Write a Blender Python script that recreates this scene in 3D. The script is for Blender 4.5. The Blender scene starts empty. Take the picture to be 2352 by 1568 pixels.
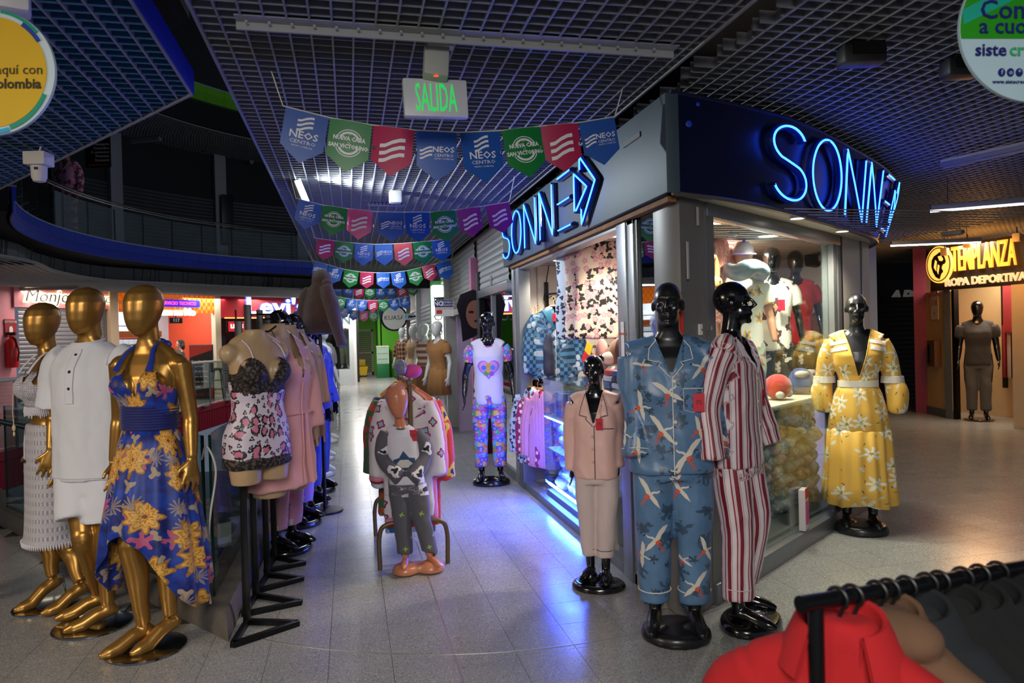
import bpy, bmesh, math, random
import numpy as np
from mathutils import Vector, Matrix, noise
from mathutils.bvhtree import BVHTree
from mathutils.kdtree import KDTree
random.seed(7); RS = np.random.RandomState(7)
PI = math.pi
SC = bpy.context.scene
COL = SC.collection

# ------------------------------------------------------------------ camera
YAW, PITCH, ROLL, FPX, CH = 0.2237, 0.0102, -0.0257, 1638.6, 1.57
_cy, _sy, _cp, _sp = math.cos(YAW), math.sin(YAW), math.cos(PITCH), math.sin(PITCH)
FW = np.array([_sy*_cp, _cy*_cp, -_sp]); _r = np.array([_cy, -_sy, 0.0]); _u = np.cross(_r, FW)
RT = math.cos(ROLL)*_r + math.sin(ROLL)*_u; UP = -math.sin(ROLL)*_r + math.cos(ROLL)*_u
CAM = np.array([0, 0, CH])
cam = bpy.data.cameras.new('camera'); camo = bpy.data.objects.new('camera', cam); COL.objects.link(camo)
cam.sensor_width = 36; cam.lens = FPX/2352*36; cam.clip_start = 0.05; cam.clip_end = 200
camo.matrix_world = Matrix(((RT[0], UP[0], -FW[0], 0), (RT[1], UP[1], -FW[1], 0), (RT[2], UP[2], -FW[2], CH), (0, 0, 0, 1)))
cam.dof.use_dof = True; cam.dof.focus_distance = 5.2; cam.dof.aperture_fstop = 3.5
SC.camera = camo

# ------------------------------------------------------------------ exposure, world, large lights
vs = SC.view_settings; vs.view_transform = 'Standard'; vs.look = 'None'; vs.gamma = 1; vs.use_curve_mapping = False; vs.exposure = 0.55
w = bpy.data.worlds.new('world'); SC.world = w; w.use_nodes = True
w.node_tree.nodes['Background'].inputs[0].default_value = (0.55, 0.66, 0.9, 1)
w.node_tree.nodes['Background'].inputs[1].default_value = 0.12

def area(name, loc, size, power, color=(1, 1, 1), rot=(0, 0, 0), sy=None, spread=None):
    l = bpy.data.lights.new(name, 'AREA'); l.energy = power; l.color = color; l.size = size
    if sy: l.shape = 'RECTANGLE'; l.size_y = sy
    if spread: l.spread = spread
    o = bpy.data.objects.new(name, l); o.location = loc; o.rotation_euler = rot; COL.objects.link(o); return o
def spot(name, loc, power, color, angle=1.9, blend=.6, rot=(0, 0, 0), r=.05):
    l = bpy.data.lights.new(name, 'SPOT'); l.energy = power; l.color = color; l.spot_size = angle; l.spot_blend = blend; l.shadow_soft_size = r
    o = bpy.data.objects.new(name, l); o.location = loc; o.rotation_euler = rot; COL.objects.link(o); return o
def aim(d): return Vector(d).to_track_quat('-Z', 'Y').to_euler()
def pointl(name, loc, power, color, r=.06):
    l = bpy.data.lights.new(name, 'POINT'); l.energy = power; l.color = color; l.shadow_soft_size = r
    o = bpy.data.objects.new(name, l); o.location = loc; COL.objects.link(o); return o
COOL = (.86, .93, 1); WARM = (1, .80, .58); NEUT = (1, .95, .88); BLUE = (.03, .16, 1); ORNG = (1, .42, .08)
# stand-in area lights: unseen lamps behind the photographer, shop light along the corridor
area('hall_light', (-.5, -1.6, 2.75), 1.4, 135, NEUT, (math.radians(26), 0, math.radians(-12)), 2.2)
area('hall_light', (-4.6, 1.6, 2.7), 1.0, 85, WARM, (math.radians(28), 0, math.radians(-62)), 1.6)
area('corridor_light', (.5, 9.5, 2.84), .5, 34, COOL, (0, 0, 0), 3)
area('corridor_light', (.4, 16.5, 2.84), .5, 42, COOL, (0, 0, 0), 4)
area('corridor_light', (.4, 25.0, 2.84), .6, 150, NEUT, (0, 0, 0), 5)
area('display_fill', (3.1, 5.5, 2.27), .5, 30, (1, .86, .7), (0, 0, 0), .2)  # added under the shop ceiling to brighten the window display, no fixture
area('passage_light', (6.6, 6.4, 2.8), .5, 16, (1, .78, .55), (0, 0, 0), 3)

# ------------------------------------------------------------------ pixel helpers (2352 x 1568 frame)
def ray(x, y): return FW + RT*((x-1176)/FPX) - UP*((y-784)/FPX)
def onz(x, y, z=0.0):
    d = ray(x, y); return CAM + d*((z-CH)/d[2])
def onx(x, y, X):
    d = ray(x, y); return CAM + d*(X/d[0])
def ony(x, y, Y):
    d = ray(x, y); return CAM + d*(Y/d[1])
def hz(x, y, fx, fy):
    d = ray(x, y); t = (fx*d[0]+fy*d[1])/(d[0]**2+d[1]**2); return CH + d[2]*t
def onplane(x, y, p, n):
    d = ray(x, y); p = np.array(p, float); n = np.array(n, float); return CAM + d*(((p-CAM)@n)/(d@n))

# ------------------------------------------------------------------ materials
def lin(h):
    if not isinstance(h, str): return tuple(h[:3]) + (1,)
    h = h.lstrip('#'); c = [int(h[i:i+2], 16)/255 for i in (0, 2, 4)]
    return tuple(x/12.92 if x <= .04045 else ((x+.055)/1.055)**2.4 for x in c) + (1,)
MATS = {}
class NT:
    def __init__(s, name):
        s.m = bpy.data.materials.new(name); s.m.use_nodes = True; s.t = s.m.node_tree; s.n = s.t.nodes; s.l = s.t.links
        s.b = s.n['Principled BSDF']; s.out = s.n['Material Output']
    def node(s, typ, **k):
        n = s.n.new('ShaderNode'+typ)
        for a, v in k.items(): setattr(n, a, v)
        return n
    def put(s, sock, v):
        if hasattr(v, 'bl_idname') or hasattr(v, 'links') or isinstance(v, bpy.types.NodeSocket): s.l.new(v, sock)
        else: sock.default_value = v
    def math(s, op, a, b=None, c=None):
        n = s.node('Math', operation=op)
        for i, v in enumerate((a, b, c)):
            if v is not None: s.put(n.inputs[i], v)
        return n.outputs[0]
    def vmath(s, op, a, b=None, sc=None):
        n = s.node('VectorMath', operation=op); s.put(n.inputs[0], a)
        if b is not None: s.put(n.inputs[1], b)
        if sc is not None: s.put(n.inputs[3], sc)
        return n.outputs['Value'] if op in ('LENGTH', 'DOT_PRODUCT') else n.outputs[0]
    def mix(s, f, a, b):
        n = s.node('Mix', data_type='RGBA'); s.put(n.inputs[0], f); s.put(n.inputs[6], a); s.put(n.inputs[7], b); return n.outputs[2]
    def coord(s, kind='Object'): return s.node('TexCoord').outputs[kind]
    def attr(s, name='cuv'): return s.node('Attribute', attribute_name=name).outputs['Vector']
    def noise(s, vec, scale, detail=2, rough=.5):
        n = s.node('TexNoise'); n.inputs['Scale'].default_value = scale; n.inputs['Detail'].default_value = detail; n.inputs['Roughness'].default_value = rough
        s.l.new(vec, n.inputs['Vector']); return n.outputs[0]
    def ramp(s, f, stops, const=False):
        n = s.node('ValToRGB'); cr = n.color_ramp
        if const: cr.interpolation = 'CONSTANT'
        while len(cr.elements) < len(stops): cr.elements.new(.5)
        for e, (p, c) in zip(cr.elements, stops): e.position = p; e.color = lin(c)
        s.put(n.inputs[0], f); return n.outputs[0]
    def bump(s, h, dist, strength=1):
        n = s.node('Bump'); n.inputs['Strength'].default_value = strength; n.inputs['Distance'].default_value = dist
        s.put(n.inputs['Height'], h); s.l.new(n.outputs[0], s.b.inputs['Normal'])
    def color(s, c): s.put(s.b.inputs['Base Color'], c)
    def set(s, rough=.5, metal=0, spec=None, coat=0, sheen=0):
        s.b.inputs['Roughness'].default_value = rough; s.b.inputs['Metallic'].default_value = metal
        if spec is not None: s.b.inputs['Specular IOR Level'].default_value = spec
        s.b.inputs['Coat Weight'].default_value = coat; s.b.inputs['Coat Roughness'].default_value = .1
        s.b.inputs['Sheen Weight'].default_value = sheen
        return s.m
    # a repeated figure: one lobed blob per Voronoi cell of the cloth coordinates
    def motif(s, vec, scale, r=.3, petals=0, amp=0, dens=.6, off=0.0, wob=0.0, stretch=1):
        v = s.vmath('ADD', s.vmath('MULTIPLY', vec, (scale, scale, scale)), (off, off*.7, 0))
        vo = s.node('TexVoronoi', voronoi_dimensions='2D'); vo.inputs['Scale'].default_value = 1; vo.inputs['Randomness'].default_value = .85
        s.l.new(v, vo.inputs['Vector'])
        loc = s.vmath('SUBTRACT', v, vo.outputs['Position'])
        sp = s.node('SeparateXYZ'); s.l.new(loc, sp.inputs[0])
        sc = s.node('SeparateColor'); s.l.new(vo.outputs['Color'], sc.inputs[0])
        ang0 = s.math('MULTIPLY', sc.outputs[1], 6.283)
        ca, sa = s.math('COSINE', ang0), s.math('SINE', ang0)
        x = s.math('ADD', s.math('MULTIPLY', sp.outputs[0], ca), s.math('MULTIPLY', sp.outputs[1], sa))
        y = s.math('MULTIPLY', s.math('SUBTRACT', s.math('MULTIPLY', sp.outputs[1], ca), s.math('MULTIPLY', sp.outputs[0], sa)), stretch)
        rad = s.math('SQRT', s.math('ADD', s.math('MULTIPLY', x, x), s.math('MULTIPLY', y, y)))
        ang = s.math('ARCTAN2', y, x)
        if wob: rad = s.math('ADD', rad, s.math('MULTIPLY', s.math('SUBTRACT', s.noise(v, 5), .5), wob))
        R = s.math('MULTIPLY', s.math('ADD', s.math('MULTIPLY', s.math('COSINE', s.math('MULTIPLY', ang, float(petals))), amp), 1.0), r) if petals else r
        rel = s.math('DIVIDE', rad, R)
        ok = s.math('LESS_THAN', sc.outputs[0], dens)
        return s.math('MULTIPLY', s.math('LESS_THAN', rel, 1.0), ok), rel, ang, ok
def mat(name, col, rough=.5, metal=0, var=.08, vs=6, bump=0, bs=60, emit=0, ecol=None, spec=None, coat=0, sheen=0, alpha=None):
    if name in MATS: return MATS[name]
    t = NT(name); c = lin(col); o = t.coord()
    if var:
        n = t.noise(o, vs, 3)
        t.color(t.mix(n, tuple(x*(1-var) for x in c[:3])+(1,), tuple(min(1, x*(1+var)) for x in c[:3])+(1,)))
    else: t.color(c)
    if bump: t.bump(t.noise(o, bs, 2), bump)
    t.set(rough, metal, spec, coat, sheen)
    if emit:
        t.b.inputs['Emission Color'].default_value = lin(ecol or col); t.b.inputs['Emission Strength'].default_value = emit
    MATS[name] = t.m; return t.m
def glass(name, tint='#dfe9e6', alpha=.12, rough=.02, refl=1.0):
    """thin pane: mostly clear, Fresnel reflection on top"""
    if name in MATS: return MATS[name]
    t = NT(name); t.n.remove(t.b)
    tr = t.node('BsdfTransparent'); tr.inputs[0].default_value = lin(tint)
    gl = t.node('BsdfGlossy'); gl.inputs['Roughness'].default_value = rough; gl.inputs[0].default_value = (refl, refl, refl, 1)
    fr = t.node('LayerWeight'); fr.inputs[0].default_value = .5
    mx = t.node('MixShader')
    f = t.math('ADD', t.math('ADD', t.math('MULTIPLY', t.math('POWER', fr.outputs['Facing'], 5.0), .8), .035), t.math('MULTIPLY', t.noise(t.coord(), 3), alpha*.2))
    t.l.new(f, mx.inputs[0]); t.l.new(tr.outputs[0], mx.inputs[1]); t.l.new(gl.outputs[0], mx.inputs[2]); t.l.new(mx.outputs[0], t.out.inputs[0])
    MATS[name] = t.m; return t.m

# ------------------------------------------------------------------ mesh builder
def frame(d):
    d = np.asarray(d, float); d = d/np.linalg.norm(d)
    a = np.array([0, 0, 1.0]) if abs(d[2]) < .9 else np.array([0, 1.0, 0])
    x = np.cross(a, d); x /= np.linalg.norm(x); return x, np.cross(d, x), d
class MB:
    def __init__(s): s.v = []; s.f = []; s.n = 0; s.uv = []
    def add(s, v, f, uv=None):
        v = np.asarray(v, float); s.v.append(v); s.f += [tuple(i+s.n for i in q) for q in f]; s.n += len(v)
        s.uv.append(np.zeros((len(v), 3)) if uv is None else uv); return s
    def box(s, c, d, rz=0, R=None, bev=0):
        x, y, z = d[0]/2, d[1]/2, d[2]/2
        if bev:
            bm = bmesh.new(); bmesh.ops.create_cube(bm, size=1)
            for q in bm.verts: q.co = (q.co.x*d[0], q.co.y*d[1], q.co.z*d[2])
            bmesh.ops.bevel(bm, geom=bm.edges[:], offset=bev, segments=2, profile=.6, affect='EDGES')
            v = np.array([q.co[:] for q in bm.verts]); bm.verts.index_update(); f = [[q.index for q in g.verts] for g in bm.faces]; bm.free()
        else:
            v = np.array([(a, b, e) for a in (-x, x) for b in (-y, y) for e in (-z, z)])
            f = [(0, 1, 3, 2), (4, 6, 7, 5), (0, 4, 5, 1), (2, 3, 7, 6), (0, 2, 6, 4), (1, 5, 7, 3)]
        if R is not None: v = v @ np.asarray(R).T
        if rz: ca, sa = math.cos(rz), math.sin(rz); v = np.stack([v[:, 0]*ca-v[:, 1]*sa, v[:, 0]*sa+v[:, 1]*ca, v[:, 2]], 1)
        return s.add(v+np.asarray(c, float), f)
    def bb(s, lo, hi, bev=0):
        lo = np.asarray(lo, float); hi = np.asarray(hi, float); return s.box((lo+hi)/2, np.abs(hi-lo), bev=bev)
    def bar(s, p0, p1, wd, ht, up=(0, 0, 1), bev=0):
        """box along p0-p1, wd across, ht along up"""
        p0 = np.asarray(p0, float); p1 = np.asarray(p1, float); d = p1-p0; L = np.linalg.norm(d); d /= L
        u = np.asarray(up, float)-d*np.dot(up, d)
        if np.linalg.norm(u) < 1e-6: u = frame(d)[0]
        u /= np.linalg.norm(u); x = np.cross(d, u)
        return s.box((p0+p1)/2, (wd, L, ht), R=np.stack([x, d, u], 1), bev=bev)
    def loft(s, rings, cap=True, close=True, uvr=None):
        """rings: list of (n,3) arrays with the same n"""
        n = len(rings[0]); v = np.concatenate(rings); f = []
        for i in range(len(rings)-1):
            for j in range(n if close else n-1):
                k = (j+1) % n; f.append((i*n+j, i*n+k, (i+1)*n+k, (i+1)*n+j))
        if cap: f.append(tuple(range(n-1, -1, -1))); f.append(tuple((len(rings)-1)*n+j for j in range(n)))
        return s.add(v, f, uvr)
    def tube(s, path, r, n=8, cap=True, closed=False, flat=1.0):
        P = np.asarray(path, float); m = len(P); r = np.broadcast_to(np.asarray(r, float), (m,)); rings = []
        if closed: T = np.roll(P, -1, 0)-np.roll(P, 1, 0)
        else: T = np.gradient(P, axis=0)
        x, y, d = frame(T[0]); a = np.linspace(0, 2*PI, n, endpoint=False)
        for i in range(m):
            d = T[i]/max(1e-9, np.linalg.norm(T[i])); x = x-d*np.dot(x, d); x /= np.linalg.norm(x); y = np.cross(d, x)
            rings.append(P[i]+r[i]*(np.cos(a)[:, None]*x+flat*np.sin(a)[:, None]*y))
        if closed: rings.append(rings[0].copy()); cap = False
        return s.loft(rings, cap)
    def cyl(s, p0, p1, r0, r1=None, n=16): return s.tube([p0, p1], [r0, r0 if r1 is None else r1], n)
    def lathe(s, prof, c=(0, 0, 0), n=32, sx=1, sy=1):
        a = np.linspace(0, 2*PI, n, endpoint=False); c = np.asarray(c, float)
        return s.loft([c+np.stack([r*np.cos(a)*sx, r*np.sin(a)*sy, np.full(n, z)], 1) for r, z in prof])
    def ell(s, c, r, n=16, m=10, R=None):
        t = np.linspace(0, PI, m+1)[1:-1]; a = np.linspace(0, 2*PI, n, endpoint=False); r = np.asarray(r, float)
        v = [[0, 0, -1]] + [[math.sin(q)*math.cos(b), math.sin(q)*math.sin(b), -math.cos(q)] for q in t for b in a] + [[0, 0, 1]]
        v = np.array(v)*r
        if R is not None: v = v @ np.asarray(R).T
        f = []; k = len(t)
        for j in range(n): f.append((0, 1+(j+1) % n, 1+j)); f.append((1+k*n, 1+(k-1)*n+j, 1+(k-1)*n+(j+1) % n))
        for i in range(k-1):
            for j in range(n): f.append((1+i*n+j, 1+i*n+(j+1) % n, 1+(i+1)*n+(j+1) % n, 1+(i+1)*n+j))
        return s.add(v+np.asarray(c, float), f)
    def prism(s, poly, z0, z1, M=None):
        """2D polygon extruded z0..z1, optional 4x4 matrix"""
        p = np.asarray(poly, float); n = len(p)
        if sum(p[i][0]*p[(i+1) % n][1]-p[(i+1) % n][0]*p[i][1] for i in range(n)) < 0: p = p[::-1]
        v = np.concatenate([np.c_[p, np.full(n, z0)], np.c_[p, np.full(n, z1)]])
        f = [tuple(range(n-1, -1, -1)), tuple(range(n, 2*n))] + [(i, (i+1) % n, n+(i+1) % n, n+i) for i in range(n)]
        return s.add(xf(v, M), f)
    def text(s, body, size, M, ext=.002, sx=1, off=0, align='CENTER', shear=0, res=2, sp=1):
        v, f = textmesh(body, size, ext, off, align, shear, res, sp); v = v.copy(); v[:, 0] *= sx; return s.add(xf(v, M), f)
    def map(s, fn):
        s.v = [fn(np.concatenate(s.v))]; s.uv = [np.concatenate(s.uv)]; return s
    def arr(s): return np.concatenate(s.v)
    def build(s, name, m, parent=None, smooth=True, world=True, uv=False, ang=40):
        return mk(name, s.arr(), s.f, m, parent, smooth, world, np.concatenate(s.uv) if uv else None, ang)
def xf(v, M):
    v = np.asarray(v, float)
    if M is None: return v
    M = np.asarray(M, float); return v @ M[:3, :3].T + M[:3, 3]
def mtx(o, x, y, z=None):
    """4x4 from origin and axes"""
    x = np.asarray(x, float); x = x/np.linalg.norm(x); y = np.asarray(y, float); y = y-x*np.dot(x, y); y = y/np.linalg.norm(y)
    z = np.cross(x, y); M = np.eye(4); M[:3, 0] = x; M[:3, 1] = y; M[:3, 2] = z; M[:3, 3] = o; return M
_TX = {}
def textmesh(body, size, ext, off, align, shear, res, sp):
    k = (body, size, ext, off, align, shear, res, sp)
    if k in _TX: return _TX[k]
    c = bpy.data.curves.new('t', 'FONT'); c.body = body; c.size = size; c.extrude = ext; c.offset = off; c.align_x = align; c.align_y = 'CENTER'
    c.shear = shear; c.resolution_u = res; c.space_character = sp
    o = bpy.data.objects.new('t', c); COL.objects.link(o); dg = bpy.context.evaluated_depsgraph_get()
    me = bpy.data.meshes.new_from_object(o.evaluated_get(dg)); v = np.zeros(len(me.vertices)*3); me.vertices.foreach_get('co', v)
    f = [tuple(p.vertices) for p in me.polygons]; bpy.data.objects.remove(o); bpy.data.curves.remove(c); bpy.data.meshes.remove(me)
    _TX[k] = (v.reshape(-1, 3), f); return _TX[k]
ROOT = {}
def mk(name, v, f, m, parent=None, smooth=True, world=True, uv=None, ang=40):
    v = np.asarray(v, float); loc = None
    if parent is not None:
        M = ROOT[parent.name]
        if world: v = (v-M[:3, 3]) @ M[:3, :3]
    else:
        lo, hi = v.min(0), v.max(0); loc = np.array([(lo[0]+hi[0])/2, (lo[1]+hi[1])/2, lo[2]]); v = v-loc
    me = bpy.data.meshes.new(name); me.from_pydata(v.tolist(), [], [list(q) for q in f]); me.validate()
    if uv is not None and len(me.vertices) == len(uv):
        a = me.attributes.new('cuv', 'FLOAT_VECTOR', 'POINT'); a.data.foreach_set('vector', np.ascontiguousarray(uv, float).ravel())
    if smooth:
        me.shade_smooth()
        try: me.set_sharp_from_angle(angle=math.radians(ang))
        except Exception: pass
    o = bpy.data.objects.new(name, me); COL.objects.link(o)
    if m is not None: me.materials.append(m)
    if parent is not None: o.parent = parent; ROOT[o.name] = ROOT[parent.name]
    else:
        o.location = loc; M = np.eye(4); M[:3, 3] = loc; ROOT[o.name] = M
    return o
def tag(o, label, cat, group=None, kind=None):
    o['label'] = label; o['category'] = cat
    if group: o['group'] = group
    if kind: o['kind'] = kind
    return o
def thing(name, label, cat, loc=(0, 0, 0), rz=0, group=None):
    o = bpy.data.objects.new(name, None); COL.objects.link(o); o.location = tuple(float(q) for q in loc); o.rotation_euler = (0, 0, rz); o.empty_display_size = .1
    M = np.eye(4); M[:3, 3] = loc; c, s_ = math.cos(rz), math.sin(rz); M[0, 0] = c; M[0, 1] = -s_; M[1, 0] = s_; M[1, 1] = c
    ROOT[o.name] = M; return tag(o, label, cat, group)
def struct(name, mb, m, parent=None, smooth=True, label=None):
    o = mb.build(name, m, parent, smooth)
    if parent is None: o['kind'] = 'structure'
    if label: o['label'] = label
    return o
def copyobj(o, parent, loc=None, rz=None, scale=None):
    c = o.copy(); COL.objects.link(c); c.parent = parent
    if loc is not None: c.location = loc
    if rz is not None: c.rotation_euler = (0, 0, rz)
    if scale is not None: c.scale = scale
    ROOT[c.name] = ROOT[parent.name] if parent else np.eye(4)
    return c
def vnoise(P, seed=0):
    """vectorised value noise in -1..1"""
    P = np.asarray(P, float)+seed*17.31; i = np.floor(P).astype(np.int64); f = P-i; f = f*f*(3-2*f); out = 0
    for dx in (0, 1):
        for dy in (0, 1):
            for dz in (0, 1):
                h = ((i[:, 0]+dx)*374761393+(i[:, 1]+dy)*668265263+(i[:, 2]+dz)*2147483647) & 0xffffffff
                h = ((h ^ (h >> 13))*1274126177) & 0xffffffff; h = (h ^ (h >> 16)) & 0xffff
                wgt = (f[:, 0] if dx else 1-f[:, 0])*(f[:, 1] if dy else 1-f[:, 1])*(f[:, 2] if dz else 1-f[:, 2])
                out = out+wgt*(h/32767.5-1)
    return out
def remesh(mb, voxel, smooth=3, fac=.5):
    me = bpy.data.meshes.new('r'); me.from_pydata(mb.arr().tolist(), [], mb.f); o = bpy.data.objects.new('r', me); COL.objects.link(o)
    r = o.modifiers.new('r', 'REMESH'); r.mode = 'VOXEL'; r.voxel_size = voxel
    if smooth: q = o.modifiers.new('s', 'SMOOTH'); q.iterations = smooth; q.factor = fac
    dg = bpy.context.evaluated_depsgraph_get(); n = bpy.data.meshes.new_from_object(o.evaluated_get(dg))
    v = np.zeros(len(n.vertices)*3); n.vertices.foreach_get('co', v); v = v.reshape(-1, 3)
    vi = np.zeros(len(n.loops), int); n.loops.foreach_get('vertex_index', vi); f = vi.reshape(-1, 4)
    nr = np.zeros(len(n.vertices)*3); n.vertices.foreach_get('normal', nr); nr = nr.reshape(-1, 3)
    bpy.data.objects.remove(o); bpy.data.meshes.remove(me); bpy.data.meshes.remove(n)
    return v, f, nr
def drop(v, f, kill, uv=None):
    """delete quads whose centre is in kill(mask over verts)"""
    keep = ~kill[f].all(1); f = f[keep]; used = np.unique(f); mp = np.full(len(v), -1); mp[used] = np.arange(len(used))
    return (v[used], mp[f]) + ((uv[used],) if uv is not None else ())

def spline(P, n=8):
    P = [np.array(p, float) for p in P]; P = [2*P[0]-P[1]]+P+[2*P[-1]-P[-2]]; out = []
    for i in range(1, len(P)-2):
        for k in range(n):
            t = k/n; a, b, c, d = P[i-1:i+3]; out.append(.5*((2*b)+(c-a)*t+(2*a-5*b+4*c-d)*t*t+(3*b-a-3*c+d)*t**3))
    out.append(P[-2]); return np.array(out)
# ================================================================== MATERIALS
def floor_mat():
    t = NT('terrazzo'); p = t.node('NewGeometry').outputs['Position']
    sp = t.noise(p, 260, 1); cl = t.noise(p, 2.2, 3); tl = t.node('TexVoronoi', voronoi_dimensions='2D'); tl.inputs['Scale'].default_value = 190
    t.l.new(p, tl.inputs['Vector']); s2 = t.node('SeparateColor'); t.l.new(tl.outputs['Color'], s2.inputs[0])
    base = t.mix(cl, lin('#8d8e8e'), lin('#a2a29f'))
    c = t.mix(t.math('MULTIPLY', t.math('GREATER_THAN', s2.outputs[0], .9), t.math('LESS_THAN', tl.outputs['Distance'], .42)), base, lin('#d6d5cf'))
    c = t.mix(t.math('MULTIPLY', t.math('GREATER_THAN', s2.outputs[1], .93), .7), c, lin('#5a5b5c'))
    oi = t.node('ObjectInfo').outputs['Random']
    t.color(t.mix(t.math('MULTIPLY', oi, .12), c, lin('#77797c')))
    t.put(t.b.inputs['Roughness'], t.math('ADD', t.math('MULTIPLY', t.noise(p, 5, 4), .18), .13))
    t.bump(sp, .0002, .25); t.b.inputs['Specular IOR Level'].default_value = .55
    return t.m
FLOORM = floor_mat()
GROUT = mat('grout', '#3a3a3b', .9)
BLADE = mat('ceiling_grey', '#8d8f93', .5, .1)
DARK = mat('plenum_dark', '#0b0b0d', .9)
ALU = mat('brushed_aluminium', '#8f9296', .38, .75, .12, 30)
ALUD = mat('grey_frame', '#6f7376', .45, .35)
STEEL = mat('stainless', '#b9bcc0', .22, 1)
BLK = mat('black_metal', '#0d0d0f', .38, .3)
BLKP = mat('black_plastic', '#101012', .45)
WHT = mat('white_paint', '#dcdad6', .55)
CREAM = mat('cream_wall', '#cdb997', .7)
KERBM = mat('rough_concrete', '#5b5650', .75, 0, .35, 9, .004, 35)
GLS = glass('clear_glass')
GLSE = mat('glass_edge', '#0f3a31', .15, 0, .1)
MIRROR = mat('mirror', '#c9d2d6', .015, 1, 0)

# ================================================================== FLOOR
VOID = [(-.66, 3.99), (-3.06, 7.16), (-4.6, 9.6), (-5.3, 11.6), (-4.7, 14.5), (-3.85, 17.5), (-3.29, 20.2), (-2.3, 22.2), (-.66, 23.6)]
def inpoly(x, y, P):
    c = False; n = len(P); j = n-1
    for i in range(n):
        if (P[i][1] > y) != (P[j][1] > y) and x < (P[j][0]-P[i][0])*(y-P[i][1])/(P[j][1]-P[i][1])+P[i][0]: c = not c
        j = i
    return c
fl = MB()
# sub-floor slab in strips around the void
fl.bb((-.64, -4, -.35), (16, 34, -.004)); 
fl.prism([(-14, -4), (-.64, -4), (-.64, 3.96), (-3.06, 7.12), (-4.62, 9.6), (-5.32, 11.6), (-14, 11.6)], -.35, -.004)
fl.prism([(-14, 11.6), (-5.32, 11.6), (-4.72, 14.5), (-3.87, 17.5), (-3.31, 20.2), (-2.32, 22.2), (-.64, 23.62), (-.64, 34), (-14, 34)], -.35, -.004)
FLO = struct('floor', fl, GROUT)
TS = .2996; tx0, ty0 = -.44, 4.883
tm = MB(); h = TS/2-.0012
tm.add([(-h, -h, 0), (h, -h, 0), (h, h, 0), (-h, h, 0), (-h-.0006, -h-.0006, -.004), (h+.0006, -h-.0006, -.004), (h+.0006, h+.0006, -.004), (-h-.0006, h+.0006, -.004)],
       [(0, 1, 2, 3), (4, 5, 1, 0), (5, 6, 2, 1), (6, 7, 3, 2), (7, 4, 0, 3)])
cells = []
for i in range(-45, 46):
    for j in range(-22, 96):
        x, y = tx0+TS*(i+.5), ty0+TS*(j+.5)
        if y > 33 or y < 2.6: continue
        d = FW @ (np.array([x, y, 0])-CAM)
        if d < .5: continue
        u = 1176+FPX*((np.array([x, y, 0])-CAM)@RT)/d; v = 784-FPX*((np.array([x, y, 0])-CAM)@UP)/d
        if not (-160 < u < 2520 and v < 1720): continue
        if inpoly(x, y, VOID) or (x < -.66 and y > 12 and x > -3.2): continue
        if x < -9 or (x > 1.75 and y > 14): continue
        if y > 4.5 and 1.95 < x and (x-1.8)*.57-(y-3.62)*.822 < -.35 and x < 4.2+.0*y and y < 7.4: continue   # under the shop counter floor
        cells.append((d, x, y))
cells.sort()
tile0 = tm.build('tile', FLOORM, FLO, False, world=False); ROOT[tile0.name] = ROOT[FLO.name]
fo = np.array(FLO.location)
for k, (d, x, y) in enumerate(cells[:300]):
    t = tile0 if k == 0 else copyobj(tile0, FLO)
    t.location = (x-fo[0], y-fo[1], -fo[2]); t.rotation_euler = (0, 0, PI/2*random.randint(0, 3))
st = MB(); tv = tm.arr()
for d, x, y in cells[300:]: st.add(tv+np.array([x, y, 0]), tm.f)
so = st.build('far_tiles', FLOORM, FLO, False); so['kind'] = 'stuff'
# brass divider strips let into the terrazzo
sm = MB(); sm.bb((.455, 3.0, -.004), (.463, 5.6, .0015))
arc = [onz(*p)[:2] for p in ((640, 1475), (759, 1491), (898, 1502), (1041, 1502), (1183, 1495), (1342, 1475), (1444, 1459))]
A = np.array([[2*a[0], 2*a[1], 1] for a in arc]); bq = np.array([a[0]**2+a[1]**2 for a in arc]); cc = np.linalg.lstsq(A, bq, rcond=None)[0]
Rr = math.sqrt(cc[2]+cc[0]**2+cc[1]**2); a0 = [math.atan2(a[1]-cc[1], a[0]-cc[0]) for a in arc]
pa = [(cc[0]+Rr*math.cos(a), cc[1]+Rr*math.sin(a)) for a in np.linspace(min(a0)-.25, max(a0)+.45, 60)]
for p, q in zip(pa[:-1], pa[1:]): sm.bar((p[0], p[1], -.001), (q[0], q[1], -.001), .006, .006)
struct('trim_1', sm, mat('brass_strip', '#b9bcb4', .3, .8))

# ================================================================== CEILINGS (egg-crate grids)
CZ, PX_, PY_ = 2.9, .0905, .0752
cube = MB(); cube.box((0, 0, 0), (1, 1, 1))
def grid(name, long_segs, cross_segs, bh=.055, label=None, m=BLADE, m2=None, frame_pts=None, z=CZ):
    """long_segs: (x,y0,y1); cross_segs: (y,x0,x1)"""
    fr = MB()
    for p, q in frame_pts: fr.bar((p[0], p[1], z+bh/2), (q[0], q[1], z+bh/2), .014, bh+.012)
    c = struct(name, fr, m, label=label); o = ROOT[c.name][:3, 3]
    b0 = cube.build('long_blade', m, c, False, world=False); 
    for k, (x, y0, y1) in enumerate(long_segs):
        b = b0 if k == 0 else copyobj(b0, c); b.location = (x-o[0], (y0+y1)/2-o[1], z+bh/2-o[2]); b.scale = (.009, y1-y0, bh)
    b1 = cube.build('cross_blade', m2 or m, c, False, world=False)
    for k, (y, x0, x1) in enumerate(cross_segs):
        b = b1 if k == 0 else copyobj(b1, c); b.location = ((x0+x1)/2-o[0], y-o[1], z+bh/2+.002-o[2]); b.scale = (x1-x0, .007, bh)
    return c
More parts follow.
